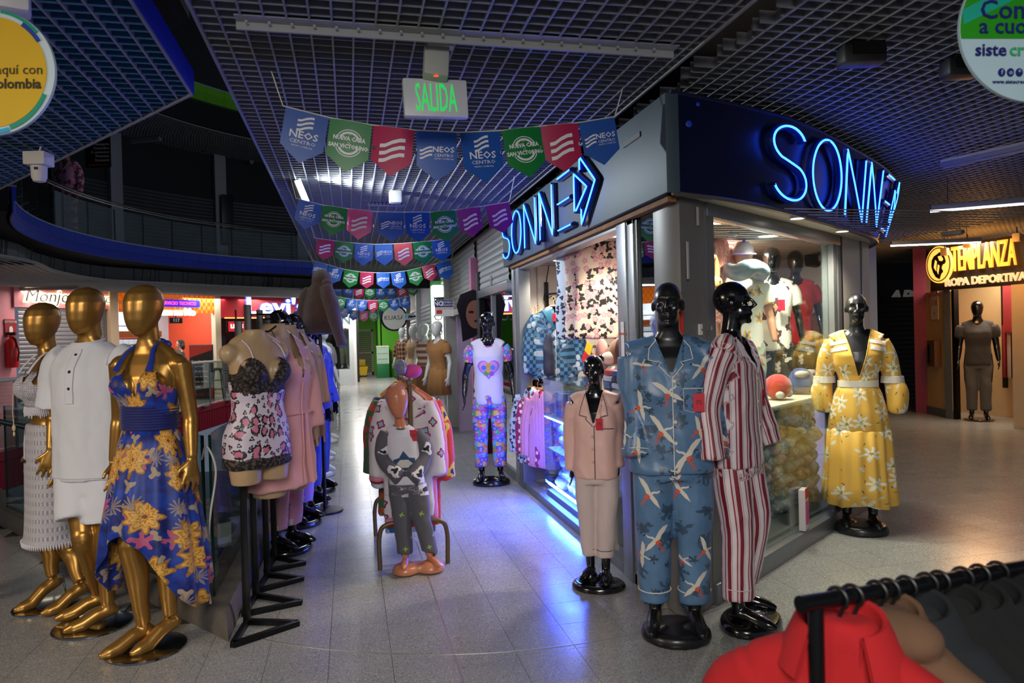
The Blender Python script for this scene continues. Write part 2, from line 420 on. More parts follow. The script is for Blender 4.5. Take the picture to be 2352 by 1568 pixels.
# corridor ceiling
X0, X1 = -.58, 1.64
grid('ceiling', [(x, .4, 14.5) for x in np.arange(X0+PX_, X1-.02, PX_)],
     [(y, X0, X1) for y in np.arange(.5, 14.4, PY_)], frame_pts=[((X0, .4), (X0, 14.5)), ((X1, .4), (X1, 14.5)), ((X0, 14.5), (X1, 14.5))])
# left ceiling: bounded by the straight edge beside the gap and the slanted edge of the atrium
LX = -.79
def ldiag(x): return 4.12+(LX-x)*1.315
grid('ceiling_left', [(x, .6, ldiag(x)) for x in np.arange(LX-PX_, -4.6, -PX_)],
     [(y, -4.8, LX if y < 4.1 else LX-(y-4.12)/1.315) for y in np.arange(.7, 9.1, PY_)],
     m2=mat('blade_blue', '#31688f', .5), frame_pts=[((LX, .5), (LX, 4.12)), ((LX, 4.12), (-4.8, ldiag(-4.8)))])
# right ceiling over the side passage
RX = 1.86
ls = [(x, .9, 15) for x in np.arange(RX, 14.5, PX_)]
grid('ceiling_right', ls, [(y, RX-.02-.1*random.random(), 14.5) for y in np.arange(1, 14.6, PY_)], frame_pts=[((14.5, .9), (14.5, 15))])
# flat cover strip with holes across the corridor ceiling
cs = MB(); yb = 3.12
cs.box(((X0+X1)/2+.03, yb+.04, CZ-.002), (X1-X0-.25, .012, .06)); cs.box(((X0+X1)/2+.03, yb+.005, CZ+.002), (X1-X0-.25, .07, .005))
for x in np.arange(X0+.2, X1-.2, PX_): cs.cyl((x, yb-.004, CZ-.012), (x, yb+.004, CZ-.012), .006, n=8)
struct('trim_2', cs, mat('cover_strip', '#9a9ca0', .45))
sl = MB()   # slabs over the ceilings
sl.bb((-.58, -3, 3.3), (15, 34, 3.42)); sl.prism([(LX, -3), (LX, 4.12), (-4.8, ldiag(-4.8)), (-9, ldiag(-4.8)+2), (-9, -3)], 3.3, 3.42)
struct('ceiling_slab', sl, DARK)
bf = MB(); bf.bb((LX, -1, 2.9), (LX+.012, 4.13, 3.03)); struct('trim_3', bf, mat('blue_fascia_edge', '#1a2f9c', .5))
# concrete patch seen through the broken edge of the right-hand grid
cp = MB(); cp.bb((1.5, 1.0, 3.06), (2.05, 3.6, 3.1)); struct('ceiling_patch', cp, mat('bare_concrete', '#6c675c', .85, 0, .3, 8))
# dropped end of the corridor ceiling and the lower far ceiling
e = MB(); e.bb((-.6, 14.5, 2.55), (1.8, 14.62, 2.96)); struct('beam', e, mat('beam_dark', '#1c1b1b', .6))
grid('ceiling_far', [(x, 14.7, 31.5) for x in np.arange(-.58, 1.8, .18)], [(y, -.58, 1.8) for y in np.arange(14.8, 31.5, .3)], frame_pts=[((-.58, 14.7), (-.58, 31.5))], z=2.86)

# ================================================================== KERB AND GLASS BALUSTRADE ROUND THE VOID
def offs(P, d):
    out = []
    for i, p in enumerate(P):
        a = np.array(P[max(0, i-1)]); b = np.array(P[min(len(P)-1, i+1)]); t = (b-a)/np.linalg.norm(b-a); out.append(np.array(p)+d*np.array([-t[1], t[0]]))
    return out
KP = [(-5.3, 11.6), (-4.6, 9.6), (-3.06, 7.16), (-1.9, 5.6), (-.66, 3.96), (-.64, 6), (-.63, 10), (-.63, 16), (-.63, 23.6)]
inn = [np.array(p) for p in [(-5.08, 11.6), (-4.4, 9.7), (-2.9, 7.29), (-1.72, 5.71), (-.84, 4.56), (-.84, 6), (-.83, 10), (-.83, 16), (-.83, 23.6)]]
prof = [(0, .0), (.02, .05), (.10, .115), (.16, .125), (1, .125), (1.0, -.45)]
rings = [np.array([[p[0]+(q[0]-p[0])*a, p[1]+(q[1]-p[1])*a, z] for a, z in prof]) for p, q in zip(KP, inn)]
kb = MB().loft(rings, cap=True, close=True)
KERB = struct('kerb', kb, KERBM)
GT = 1.05
def panel(mb, p, q, z0, z1, th=.012):
    mb.bar((p[0], p[1], (z0+z1)/2), (q[0], q[1], (z0+z1)/2), th, z1-z0)
BAL = thing('glass_balustrade', 'frameless glass balustrade with a dark round handrail on the stained kerb behind the gold mannequins', 'balustrade', (-.84, 4.25, .125))
gp = [(-3.06, 7.30), (-2.32, 6.31), (-1.57, 5.31), (-.82, 4.30)]
for p, q in zip(gp[:-1], gp[1:]):
    p, q = np.array(p), np.array(q); d = (q-p)/np.linalg.norm(q-p)
    MB().bar((*(p+d*.012), .585), (*(q-d*.012), .585), .012, .92).build('glass_panel', GLS, BAL, False)
    for z in (p+d*.01, q-d*.01): MB().box((*z, .585), (.014, .014, .92), math.atan2(d[1], d[0])).build('panel_edge', GLSE, BAL, False)
gp2 = [(-.79, 4.32), (-.79, 5.4), (-.78, 6.6), (-.78, 7.8), (-.78, 9)]
for p, q in zip(gp2[:-1], gp2[1:]):
    MB().bar((p[0], p[1]+.012, .585), (q[0], q[1]-.012, .585), .012, .92).build('glass_panel', GLS, BAL, False)
    e = MB(); e.box((p[0], p[1]+.01, .585), (.014, .014, .92)); e.build('panel_edge', GLSE, BAL, False)
MB().tube([(-4.5, 9.4, .93), (-3.1, 7.17, .93), (-1.7, 5.3, .93), (-.98, 4.33, .93)], .024, 12).build('handrail', mat('dark_steel', '#4a4846', .25, .9), BAL)
for p in [(-3.05, 7.1), (-2.3, 6.1), (-1.55, 5.1), (-.95, 4.32)]:
    c = MB(); c.box((p[0]-.02, p[1]-.02, .93), (.05, .05, .075), -.93, bev=.008); c.tube([(p[0], p[1], .93), (p[0]+.03, p[1]+.03, .88), (p[0]-.02, p[1]-.06, .88)], .007, 6); c.build('clamp', BLKP, BAL)
# ================================================================== ATRIUM: UPPER GALLERY, OPPOSITE SHOPS, LOWER FLOOR
KS = .776      # the void is the same size on every storey
AC = np.array([2.43, 17.5])*KS; AR = 8.81*KS
def gz(z): return CH+(z-CH)*KS
def arcp(R, a0, a1, n): return [(AC[0]+R*math.cos(a), AC[1]+R*math.sin(a)) for a in np.linspace(a0, a1, n)]
A0, A1 = 3.62, 1.83       # from near left round to far right
def ringloft(R_z, n=120, a0=A0, a1=A1, close=True):
    return [np.array([[AC[0]+R*math.cos(a), AC[1]+R*math.sin(a), z] for R, z in R_z]) for a in np.linspace(a0, a1, n)]
gal = MB().loft(ringloft([(AR+.06, gz(3.82)), (AR+.06, gz(4.22)), (AR+2.7, gz(4.22)), (AR+2.7, gz(3.82))])); struct('floor_gallery', gal, DARK)
# blue corrugated band: one pressed panel after another
BAND = mat('blue_band', '#1733a6', .5); GREENB = mat('green_band', '#5da60f', .5)
def band(name, z0, z1, m, R, label, cat='cladding'):
    t = thing(name, label, cat, (AC[0]+R*math.cos(2.9), AC[1]+R*math.sin(2.9), z0)); np_ = 26
    for k in range(np_):
        a = np.linspace(A0+(A1-A0)*k/np_, A0+(A1-A0)*(k+.985)/np_, 41); rr = []
        for i, q in enumerate(a):
            dR = (.014 if (i//2) % 2 else 0.0)
            rr.append(np.array([[AC[0]+(R-d)*math.cos(q), AC[1]+(R-d)*math.sin(q), z] for d, z in ((.03, z1), (.03, z1-.16), (dR, z1-.19), (dR, z0), (-.02, z0), (-.02, z1))]))
        MB().loft(rr).build('cladding_panel', m, t, False)
    MB().loft(ringloft([(R-.035, z1), (R-.035, z1+.02), (R+.06, z1+.02), (R+.06, z1)])).build('cap_strip', mat('cap_grey', '#8d99b5', .5), t)
    return t
band('blue_gallery_band', gz(3.80), gz(4.24), BAND, AR, 'corrugated blue band round the edge of the upper gallery across the atrium')
band('green_gallery_band', gz(9.02), gz(9.5), GREENB, AR+.2, 'green band round the top gallery high in the dark atrium')
t = MB().loft(ringloft([(AR+.3, gz(8.3)), (AR+.3, gz(9.0)), (AR+3.5, gz(9.0)), (AR+3.5, gz(8.3))])); struct('ceiling_gallery_slab', t, DARK)
# gallery soffit grid
gm = MB()
for R in np.arange(AR+.2, AR+2.6, .125): gm.tube([(x, y, gz(8.2)) for x, y in arcp(R, A0, A1, 60)], .012, 4)
for a in np.linspace(A0, A1, 190): gm.bar((AC[0]+(AR+.2)*math.cos(a), AC[1]+(AR+.2)*math.sin(a), gz(8.2)), (AC[0]+(AR+2.6)*math.cos(a), AC[1]+(AR+2.6)*math.sin(a), gz(8.2)), .02, .03)
struct('ceiling_gallery', gm, BLADE)
# gallery balustrade: glass panels and rail
GB = thing('gallery_balustrade', 'curved glass balustrade with thin steel rail on the upper gallery', 'balustrade', (AC[0]-AR, AC[1], gz(4.26)))
npan = 15
for k in range(npan):
    a = A0+(A1-A0)*k/npan; b = A0+(A1-A0)*(k+.98)/npan; p = arcp(AR+.1, a, b, 4)
    MB().loft([np.array([[x, y, gz(4.25)], [x, y, gz(5.12)], [x+.02*(AC[0]-x)/AR, y+.02*(AC[1]-y)/AR, gz(5.12)], [x+.02*(AC[0]-x)/AR, y+.02*(AC[1]-y)/AR, gz(4.25)]]) for x, y in p]).build('glass_panel', GLS, GB, False)
    MB().box((p[0][0], p[0][1], gz(4.68)), (.024, .024, .87*KS), a).build('post', BLK, GB)
MB().tube([(x, y, gz(5.25)) for x, y in arcp(AR+.02, A0, A1, 90)], .022, 8).build('handrail', STEEL, GB)
MB().tube([(x, y, gz(5.19)) for x, y in arcp(AR+.02, A0, A1, 90)], .01, 6).build('lower_rail', STEEL, GB)
# gallery back wall: pillars and rolled-down perforated shutters
SHUT = NT('perforated_shutter'); o_ = SHUT.coord(); 
def shutter_mat(name, col, hole, sx=9, sz=22, rough=.5, metal=.4):
    t = NT(name); g = t.attr('cuv'); br = t.node('TexBrick'); br.offset = .5; br.inputs['Scale'].default_value = 1; br.inputs['Mortar Size'].default_value = .28
    br.inputs['Brick Width'].default_value = 1; br.inputs['Row Height'].default_value = .5; br.inputs['Mortar Smooth'].default_value = 0.1
    t.l.new(t.vmath('MULTIPLY', g, (sx, sz*.5, 1)), br.inputs['Vector']); br.inputs['Color1'].default_value = lin(hole); br.inputs['Color2'].default_value = lin(hole); br.inputs['Mortar'].default_value = lin(col)
    t.color(br.outputs[0]); return t.set(rough, metal)
SHD = shutter_mat('gallery_shutter', '#3c4044', '#0c0d0e', 8, 14)
SHG = shutter_mat('grey_shutter', '#85888a', '#34373a', 8, 16)
SHW = shutter_mat('steel_shutter', '#a5a8a8', '#4d4b49', 8, 18)
def shutter(mb, p, q, z0, z1, th=.04, pitch=.09):
    """slatted roller curtain between two plan points; returns uv-mapped mesh"""
    p = np.array(p, float); q = np.array(q, float); L = np.linalg.norm(q-p); d = (q-p)/L; n = np.array([d[1], -d[0]]); k = max(2, int((z1-z0)/pitch))
    zs = []; off = []
    for i in range(k):
        za = z0+(z1-z0)*i/k; zb = z0+(z1-z0)*(i+1)/k; zs += [za, za+(zb-za)*.3, za+(zb-za)*.7, zb-.002]; off += [0, .012, .012, 0]
    v = []; uv = []
    for e in (p, q):
        for z, o in zip(zs, off): v.append((*(e+n*o), z)); uv.append((0 if e is p else L, z, 0))
    m = len(zs); f = [(i, m+i, m+i+1, i+1) for i in range(m-1)]
    mb.add(v, f, np.array(uv)); return mb
WR = AR+2.4
wallm = mat('gallery_wall', '#17181a', .8)
bw = MB().loft(ringloft([(WR, gz(4.22)), (WR, gz(8.3)), (WR+.2, gz(8.3)), (WR+.2, gz(4.22))])); struct('wall_gallery', bw, wallm)
PIL = mat('pillar_grey', '#8b8a90', .6)
def ang_at(px, WR=AR+2.4): # angle on a circle seen at pixel column px
    best = min(np.linspace(A0, A1, 900), key=lambda a: abs(px-(1176+FPX*((np.array([AC[0]+WR*math.cos(a), AC[1]+WR*math.sin(a), 4.9])-CAM)@RT)/max(.1, (np.array([AC[0]+WR*math.cos(a), AC[1]+WR*math.sin(a), 4.9])-CAM)@FW))))
    return best
pa_ = [ang_at(x) for x in (258, 503, 690)]
for k, a in enumerate(pa_):
    p = (AC[0]+(WR-.1)*math.cos(a), AC[1]+(WR-.1)*math.sin(a)); m_ = MB(); m_.box((*p, gz(6.24)), (.16, .32, 4.0*KS), a, bev=.01)
    struct('pillar_%d' % (k+1), m_, PIL)
SHK = 0
for a, b in ((ang_at(100), pa_[0]), (pa_[0], pa_[1]), (pa_[1], pa_[2]), (pa_[2], ang_at(900))):
    pts = arcp(WR-.05, a-.018, b+.018, 5); m_ = MB()
    for p, q in zip(pts[:-1], pts[1:]): shutter(m_, p, q, gz(4.25), gz(gz(8.1)), pitch=.09)
    o = m_.build('roller_shutter', SHD, None, False, uv=True); tag(o, 'dark rolled-down shutter on the upper gallery, '+('behind the pink pyjama mannequin', 'between the two pillars', 'right of the narrow black sign panel', 'furthest right beside the corridor ceiling')[SHK], 'shutter', 'closed shutters on the upper gallery'); SHK += 1
bl = ang_at(512); p = (AC[0]+(WR-.3)*math.cos(bl), AC[1]+(WR-.3)*math.sin(bl))
t = thing('black_sign_panel', 'tall narrow black sign panel on the upper gallery pillar', 'sign', (*p, gz(4.9))); MB().box((*p, gz(5.9)), (.04, .33, 1.75*KS), bl, bev=.01).build('panel', BLK, t)
# hanging black sign board with white lines of text on the gallery
p = np.array([*arcp(AR+.9, ang_at(234, AR+.9), 0, 2)[0], 0]); zs = hz(230, 345, p[0], p[1])
sg = thing('hanging_sign_board', 'black hanging sign board with white lines of lettering beside the pink pyjama mannequin upstairs', 'sign', (p[0], p[1], zs))
dx = RT*np.array([1, 1, 0]); Msg = mtx((p[0], p[1], zs), dx, (0, 0, 1))
m_ = MB(); m_.add(xf([(x, y, z) for x in (-.34, .20) for y in (-.36, .40) for z in (-.03, .0)], Msg), [(0, 1, 3, 2), (4, 6, 7, 5), (0, 4, 5, 1), (2, 3, 7, 6), (0, 2, 6, 4), (1, 5, 7, 3)]); m_.build('board', BLK, sg, False)
m_ = MB()
for i, s in enumerate(('Mensajería', 'Domicilios', 'E commerce', 'Mudanzas', 'Empaques')): m_.text(s, .075, Msg @ np.array(Matrix.Translation((.18, .13-.085*i, .008))), align='RIGHT')
m_.build('lettering', mat('sign_text_grey', '#777777', .6, emit=.04), sg, False)
m_ = MB(); m_.text('www.servicios.com.co', .05, Msg @ np.array(Matrix.Translation((-.06, -.31, .008)))); m_.build('red_lettering', mat('sign_text_red', '#7a2216', .6, emit=.05), sg, False)
# tube lamps under the gallery soffit (off)
for k, (x0, y0, x1, y1) in enumerate(((258, 328, 368, 318), (358, 367, 452, 378), (530, 392, 578, 371))):
    a = onz(x0, y0, gz(8.1)); b = onz(x1, y1, gz(8.1))
    lt = thing('tube_lamp', ['unlit tube lamp under the gallery soffit, above the hanging black sign', 'unlit tube lamp under the gallery soffit, over the middle shutter', 'unlit tube lamp under the gallery soffit, nearest the corridor ceiling'][k], 'lamp', tuple(a), 0, 'unlit gallery tube lamps')
    MB().bar(a, b, .12, .07).build('housing', mat('lamp_grey', '#6b6d70', .5), lt); MB().bar(a-(0, 0, .05), b-(0, 0, .05), .04, .04).build('tube', mat('dead_tube', '#8d8f90', .3), lt)

# the lower walkway's own ceiling, its grey boards, pipes and cables
def wp(px, D):  # plan point at pixel column px and depth D along the view
    d = ray(px, 790); return CAM[:2]+d[:2]*D
RC = spline([wp(*q) for q in ((-60, 10.2), (83, 11.8), (138, 13.4), (241, 15.3), (358, 16.4), (540, 18.2), (720, 20.0), (860, 21.6))], 6)
RN = np.gradient(RC, axis=0); RN = np.stack([-RN[:, 1], RN[:, 0]], 1); RN /= np.linalg.norm(RN, axis=1)[:, None]      # away from the void
rc = MB().loft([np.array([[*p, 2.95], [*p, 2.99], [*(p+n*7), 2.99], [*(p+n*7), 2.95]]) for p, n in zip(RC, RN)]); struct('ceiling_ring', rc, mat('ring_ceiling', '#8f8d8a', .55, 0, .2, 3))
rg = MB()
for d in np.arange(.0, 4, .14): rg.tube(np.c_[RC+RN*d, np.full(len(RC), 2.945)], .012, 4)
struct('ceiling_ring_grid', rg, BLADE)
m_ = MB().loft([np.array([[*(p+n*.5), 2.99], [*(p+n*.5), 3.6], [*(p+n*.6), 3.6], [*(p+n*.6), 2.99]]) for p, n in zip(RC, RN)]); struct('wall_plenum', m_, DARK)
pb = thing('plenum_boards', 'row of light grey ceiling boards above the opposite shops', 'panel', (*RC[12], 3.0))
L_ = np.r_[0, np.cumsum(np.linalg.norm(np.diff(RC, axis=0), axis=1))]
def rcp(s, d): return np.array([np.interp(s, L_, (RC+RN*d)[:, 0]), np.interp(s, L_, (RC+RN*d)[:, 1])])
for k in range(int(L_[-1]/.62)):
    a, b = rcp(k*.62, .3), rcp(k*.62+.6, .3); MB().bar((*a, 3.14), (*b, 3.14), .03, .3).build('board', mat('grey_board', '#6b6e72', .7), pb, False)
for k, (d, z, r) in enumerate(((.1, 3.42, .03), (.02, 3.36, .018), (.2, 3.5, .025))):
    MB_ = MB().tube([(*(p+n*d), z+.02*math.sin(i*.7)) for i, (p, n) in enumerate(zip(RC, RN))], r, 6)
    o = MB_.build('conduit', mat('conduit_grey', '#55585c', .5, .5), None); tag(o, ['thicker conduit pipe running round below the blue gallery band', 'lower thin conduit pipe running round below the blue gallery band', 'upper conduit pipe tucked right under the blue gallery band'][k], 'pipe')
m_ = MB()
for k in range(26):
    p = rcp(L_[-1]*random.random(), .15); m_.tube([(p[0], p[1], 3.45), (p[0]+.05, p[1], 3.2), (p[0], p[1]+.06, 2.99)], .007, 4)
o = m_.build('hanging_cables', BLK, None); tag(o, 'loose dark cables hanging over the grey boards above the opposite shops', 'cable', kind='stuff')

# ---- opposite shops: a straight run seen across the void
W0, W1, W2, W3, W4 = wp(-60, 15.2), wp(36, 16.3), wp(266, 18.7), wp(508, 21.5), wp(742, 24.2)
def wall(mb, p, q, z0, z1, th=.12, back=True):
    p = np.array(p); q = np.array(q); d = (q-p)/np.linalg.norm(q-p); n = np.array([-d[1], d[0]])*(th/2)   # n points away from camera
    mb.bar((*(p+n), (z0+z1)/2), (*(q+n), (z0+z1)/2), th, z1-z0); return mb
PINK = mat('pink_wall', '#d98f98', .6); PINKF = mat('pink_fascia', '#d58d96', .55)
struct('wall_pink', wall(MB(), W0, W1, 0, 2.94), PINK)
sd = np.array([RT[0], RT[1]])
def along(p, q, s): return np.array(p)+(np.array(q)-np.array(p))*s
def wmtx(p, q, s, z, out=.02):
    p = np.array(p); q = np.array(q); d = (q-p)/np.linalg.norm(q-p); n = np.array([d[1], -d[0]]); c = along(p, q, s)+n*out
    return mtx((c[0], c[1], z), (d[0], d[1], 0), (0, 0, 1))
# shop 1: pink with neon script
s1 = thing('pink_shop_fascia', 'pink shop fascia with glowing white script lettering, across the atrium', 'sign', (*along(W1, W2, .5), 2.48))
wall(MB(), along(W1, W2, .02)-np.array([.0, .12]), W2-np.array([0, .12]), 2.48, 2.93, .1).build('board', PINKF, s1, False)
SCRIPT = mat('script_glow', '#fff3d8', .5, emit=2.4, ecol='#ffe7b0', var=0); SCRB = mat('script_black', '#151110', .5)
for mm_, s, sc_, bod in ((.3, .33, .42, 'Monjer'), (.3, .80, .34, 'ftique')):
    Mx = wmtx(W1-np.array([0, .12]), W2-np.array([0, .12]), s, 2.74, .03)
    MB().text(bod, sc_, Mx, .02, off=.025, shear=.25).build('glow_lettering', SCRIPT, s1, False)
    MB().text(bod, sc_, Mx @ np.array(Matrix.Translation((0, 0, .03))), .008, off=-.004, shear=.25).build('black_lettering', SCRB, s1, False)
sh = MB(); shutter(sh, along(W1, W2, .03), along(W1, W2, .86), 0, 2.5, pitch=.1); o = sh.build('roller_shutter', SHG, None, False, uv=True); tag(o, 'grey rolled-down slatted shutter below the pink fascia', 'shutter')
struct('trim_4', wall(MB(), along(W1, W2, .86), along(W1, W2, 1.0), 0, 2.5, .15), ALUD)
struct('pillar_5', wall(MB(), along(W2, W3, -.005)-np.array([0, .3]), along(W2, W3, .06)-np.array([0, .3]), 0, 2.94, .3), CREAM)
# extinguisher sign and red cabinet on the pink wall
Mx = wmtx(W0, W1, .86, 2.0, .03)
t = thing('extinguisher_sign', 'red EXTINTOR sign on the pink wall at far left', 'sign', tuple(Mx[:3, 3]))
MB().add(xf([(x, y, z) for x in (-.16, .16) for y in (-.2, .2) for z in (-.02, .0)], Mx), [(0, 1, 3, 2), (4, 6, 7, 5), (0, 4, 5, 1), (2, 3, 7, 6), (0, 2, 6, 4), (1, 5, 7, 3)]).build('board', mat('sign_red', '#8e1517', .5), t, False)
mm = MB(); mm.text('EXTINTOR', .07, Mx @ np.array(Matrix.Translation((0, .14, .004)))); mm.prism([(-.05, -.16), (.05, -.16), (.05, .0), (.02, .04), (-.02, .04), (-.05, 0)], .0, .006, Mx); mm.build('lettering', WHT, t, False)
Mx = wmtx(W0, W1, .8, 1.45, .1)
t = thing('fire_extinguisher', 'red fire extinguisher hung on the pink wall below its sign', 'extinguisher', tuple(Mx[:3, 3]-np.array([0, 0, .35])))
c0 = Mx[:3, 3]; MB().lathe([(0.001, -.35), (.12, -.34), (.13, -.3), (.13, .2), (.1, .28), (.04, .32), (.04, .38), (.001, .38)], c0, 16).build('cylinder', mat('ext_red', '#c21d1d', .3), t)
MB().tube([c0+(0, 0, .36), c0+(.1, -.05, .3), c0+(.17, -.08, .0), c0+(.14, -.08, -.2)], .018, 8).build('hose', BLKP, t); MB().box(c0+(0, -.03, .42), (.2, .06, .07), bev=.01).build('handle', BLKP, t)
# shop 2: orange perforated fascia, phone shop
OR = NT('orange_mesh'); g = OR.coord(); ck = OR.node('TexChecker'); ck.inputs['Scale'].default_value = 9; OR.l.new(g, ck.inputs['Vector']); ck.inputs[1].default_value = lin('#ff8a1e'); ck.inputs[2].default_value = lin('#c24f06')
OR.color(ck.outputs[0]); OR.set(.5); OR.b.inputs['Emission Color'].default_value = lin('#ff7a14'); OR.b.inputs['Emission Strength'].default_value = .25
s2 = thing('orange_shop_fascia', 'orange mesh shop fascia with a blue TECNICO sign, across the atrium', 'sign', (*along(W2, W3, .5), 2.4))
wall(MB(), along(W2, W3, .06)-np.array([0, .1]), along(W2, W3, .955)-np.array([0, .1]), 2.42, 2.93, .1).build('board', OR.m, s2, False)
Mx = wmtx(W2-np.array([0, .1]), W3-np.array([0, .1]), .56, 2.68, .08)
q8 = [(0, 1, 3, 2), (4, 6, 7, 5), (0, 4, 5, 1), (2, 3, 7, 6), (0, 2, 6, 4), (1, 5, 7, 3)]
def plate(w_, h_, th, M, x=0, y=0, z=0): return MB().add(xf([(x+a*w_/2, y+b*h_/2, z+c_*th/2) for a in (-1, 1) for b in (-1, 1) for c_ in (-1, 1)], M), q8)
plate(1.35, .2, .06, Mx).build('led_board', mat('led_blue', '#1b1d9a', .5, emit=.8, ecol='#2020d0'), s2, False)
mm = MB(); mm.text('SERVICIO TECNICO', .125, Mx @ np.array(Matrix.Translation((0, 0, .035))), off=.003); mm.build('led_lettering', mat('led_pink', '#ff3a6a', .5, emit=5, ecol='#ff2a4a', var=0), s2, False)
Mx2 = wmtx(W2-np.array([0, .1]), W3-np.array([0, .1]), .53, 2.43, .1)
mm = MB(); mm.text('Casa na Mo', .26, Mx2, .03, off=.012); mm.build('white_lettering', mat('lettering_glow', '#ffffff', .5, emit=3, var=0), s2, False)
Mx2 = wmtx(W2, W3, .53, 2.2, .06); t = thing('number_sign', 'small dark 117 number plate under the orange fascia', 'sign', tuple(Mx2[:3, 3])); plate(.4, .16, .02, Mx2).build('plate', BLK, t, False); plate(.03, .3, .02, Mx2, 0, .2, -.012).build('hanger', BLK, t, False)
mm = MB(); mm.text('117', .14, Mx2 @ np.array(Matrix.Translation((0, 0, .012)))); mm.build('lettering', mat('grey_text', '#b8b8b8', .5), t, False)
pd = np.array(W3)-np.array(W2); pd /= np.linalg.norm(pd); pn = np.array([-pd[1], pd[0]])   # away from camera
pbk = lambda s, dd: along(W2, W3, s)+pn*dd
struct('wall_phone_shop', wall(MB(), pbk(.05, 2.2), pbk(1.0, 2.2), 0, 2.9), mat('phone_wall', '#b8bfc4', .6))
struct('wall_phone_side', wall(MB(), pbk(.97, 0), pbk(.97, 2.2), 0, 2.9), mat('orange_side', '#d2451b', .6))
# phone cases on the back wall: rows of hung cards
for r in range(6):
    for k in range(15):
        cpt = pbk(.36+.027*k, 2.1); z = 1.25+.19*r; col = ('#c8402a', '#e8eef2', '#aab4ba', '#c8402a', '#dfe6ea', '#d9e3e8')[(r+(k > 9)) % 6]
        o = MB().box((*cpt, z), (.11, .03, .15), math.atan2(pd[1], pd[0])).build('phone_case', mat('case_'+col, col, .4), None, False); tag(o, 'small boxed phone case hung on the phone shop back wall', 'phone case', 'phone cases on the phone shop wall')
# lit glass counters of the phone shop
CYAN = mat('counter_light', '#bff3ff', .5, emit=1.6, ecol='#aef2ff', var=0)
for k, (s0, s1_, lab) in enumerate(((.14, .52, 'long lit glass counter full of phones in the phone shop'), (.56, .86, 'shorter lit glass counter in front of the seated shop attendant'))):
    t = thing('glass_counter', lab, 'counter', (*pbk((s0+s1_)/2, .6), 0))
    MB().bar((*pbk(s0, .6), .3), (*pbk(s1_, .6), .3), .5, .6).build('base', mat('counter_base', '#4b5158', .5), t, False)
    MB().bar((*pbk(s0, .6), .8), (*pbk(s1_, .6), .8), .5, .4).build('glass_case', GLS, t, False)
    MB().bar((*pbk(s0, .75), .62), (*pbk(s1_, .75), .62), .2, .02).build('light_strip', CYAN, t, False)
    MB().bar((*pbk(s0, .6), 1.01), (*pbk(s1_, .6), 1.01), .52, .03).build('top', mat('counter_top', '#9fc3c9', .3), t, False)
    for i in range(12 if k == 0 else 9):
        ss = s0+(s1_-s0)*(i+.5)/(12 if k == 0 else 9); o = MB().box((*pbk(ss, .55), .72), (.1, .06, .18), math.atan2(pd[1], pd[0])).build('boxed_phone', mat('case_#dfe6ea', '#dfe6ea', .4), None, False); tag(o, 'boxed phone standing inside a lit glass counter of the phone shop', 'phone box', 'boxed phones in the lit counters')
t = thing('wooden_rail_board', 'orange-brown wooden board across the phone shop front', 'board', (*pbk(.02, -.05), 1.75)); MB().bar((*along(W2, W3, -.08), 1.83), (*along(W2, W3, .40), 1.83), .06, .17, bev=.01).build('plank', mat('rail_wood', '#b4642a', .5), t)
# menu banner on a stand
p = wp(461, 19.6); t = thing('menu_banner', 'black upright menu banner with white lines and red edges by the phone shop', 'banner', (*p, 0.05)); Mx = mtx((p[0], p[1], .75), (*sd, 0), (0, 0, 1))
plate(.62, 1.45, .03, Mx).build('panel', mat('banner_black', '#17100f', .5), t, False)
plate(.66, 1.5, .02, Mx, z=-.02).build('frame', ALU, t, False)
mm = MB()
for i in range(6): mm.text(('Pasta Napolitana', 'Pasta Pollo', 'Rollo de Fruta', 'Postre de Uva', 'Helado de Mango', 'Bebidas')[i], .075, Mx @ np.array(Matrix.Translation((-.26, .3-.14*i, .018))), align='LEFT')
mm.build('lettering', mat('banner_white', '#e9d9d2', .5), t, False); mm = MB(); mm.prism([(-.31, .4), (.31, .6), (.31, .72), (-.31, .72)], .016, .019, Mx); mm.prism([(.2, -.72), (.31, -.72), (.31, -.2)], .016, .019, Mx); mm.text('LOCAL 111', .11, Mx @ np.array(Matrix.Translation((0, -.62, .018)))); mm.build('red_corner', mat('banner_red', '#b3321d', .5), t, False)
# bar stool
p = wp(497, 19.9); t = thing('bar_stool', 'dark metal bar stool beside the menu banner', 'stool', (*p, 0))
MB().lathe([(.001, .78), (.17, .78), (.18, .8), (.17, .84), (.001, .85)], (*p, 0), 20).build('seat', mat('stool_seat', '#3a2f2c', .5), t)
for k in range(4):
    a = PI/4+k*PI/2; MB().tube([(p[0]+.12*math.cos(a), p[1]+.12*math.sin(a), .78), (p[0]+.24*math.cos(a), p[1]+.24*math.sin(a), .0)], .016, 8).build('leg', BLK, t)
for z in (.25, .5): MB().tube([(p[0]+(.24-.15*z)*math.cos(a), p[1]+(.24-.15*z)*math.sin(a), z) for a in np.linspace(0, 2*PI, 24, endpoint=False)], .01, 6, closed=True).build('foot_ring', BLK, t)
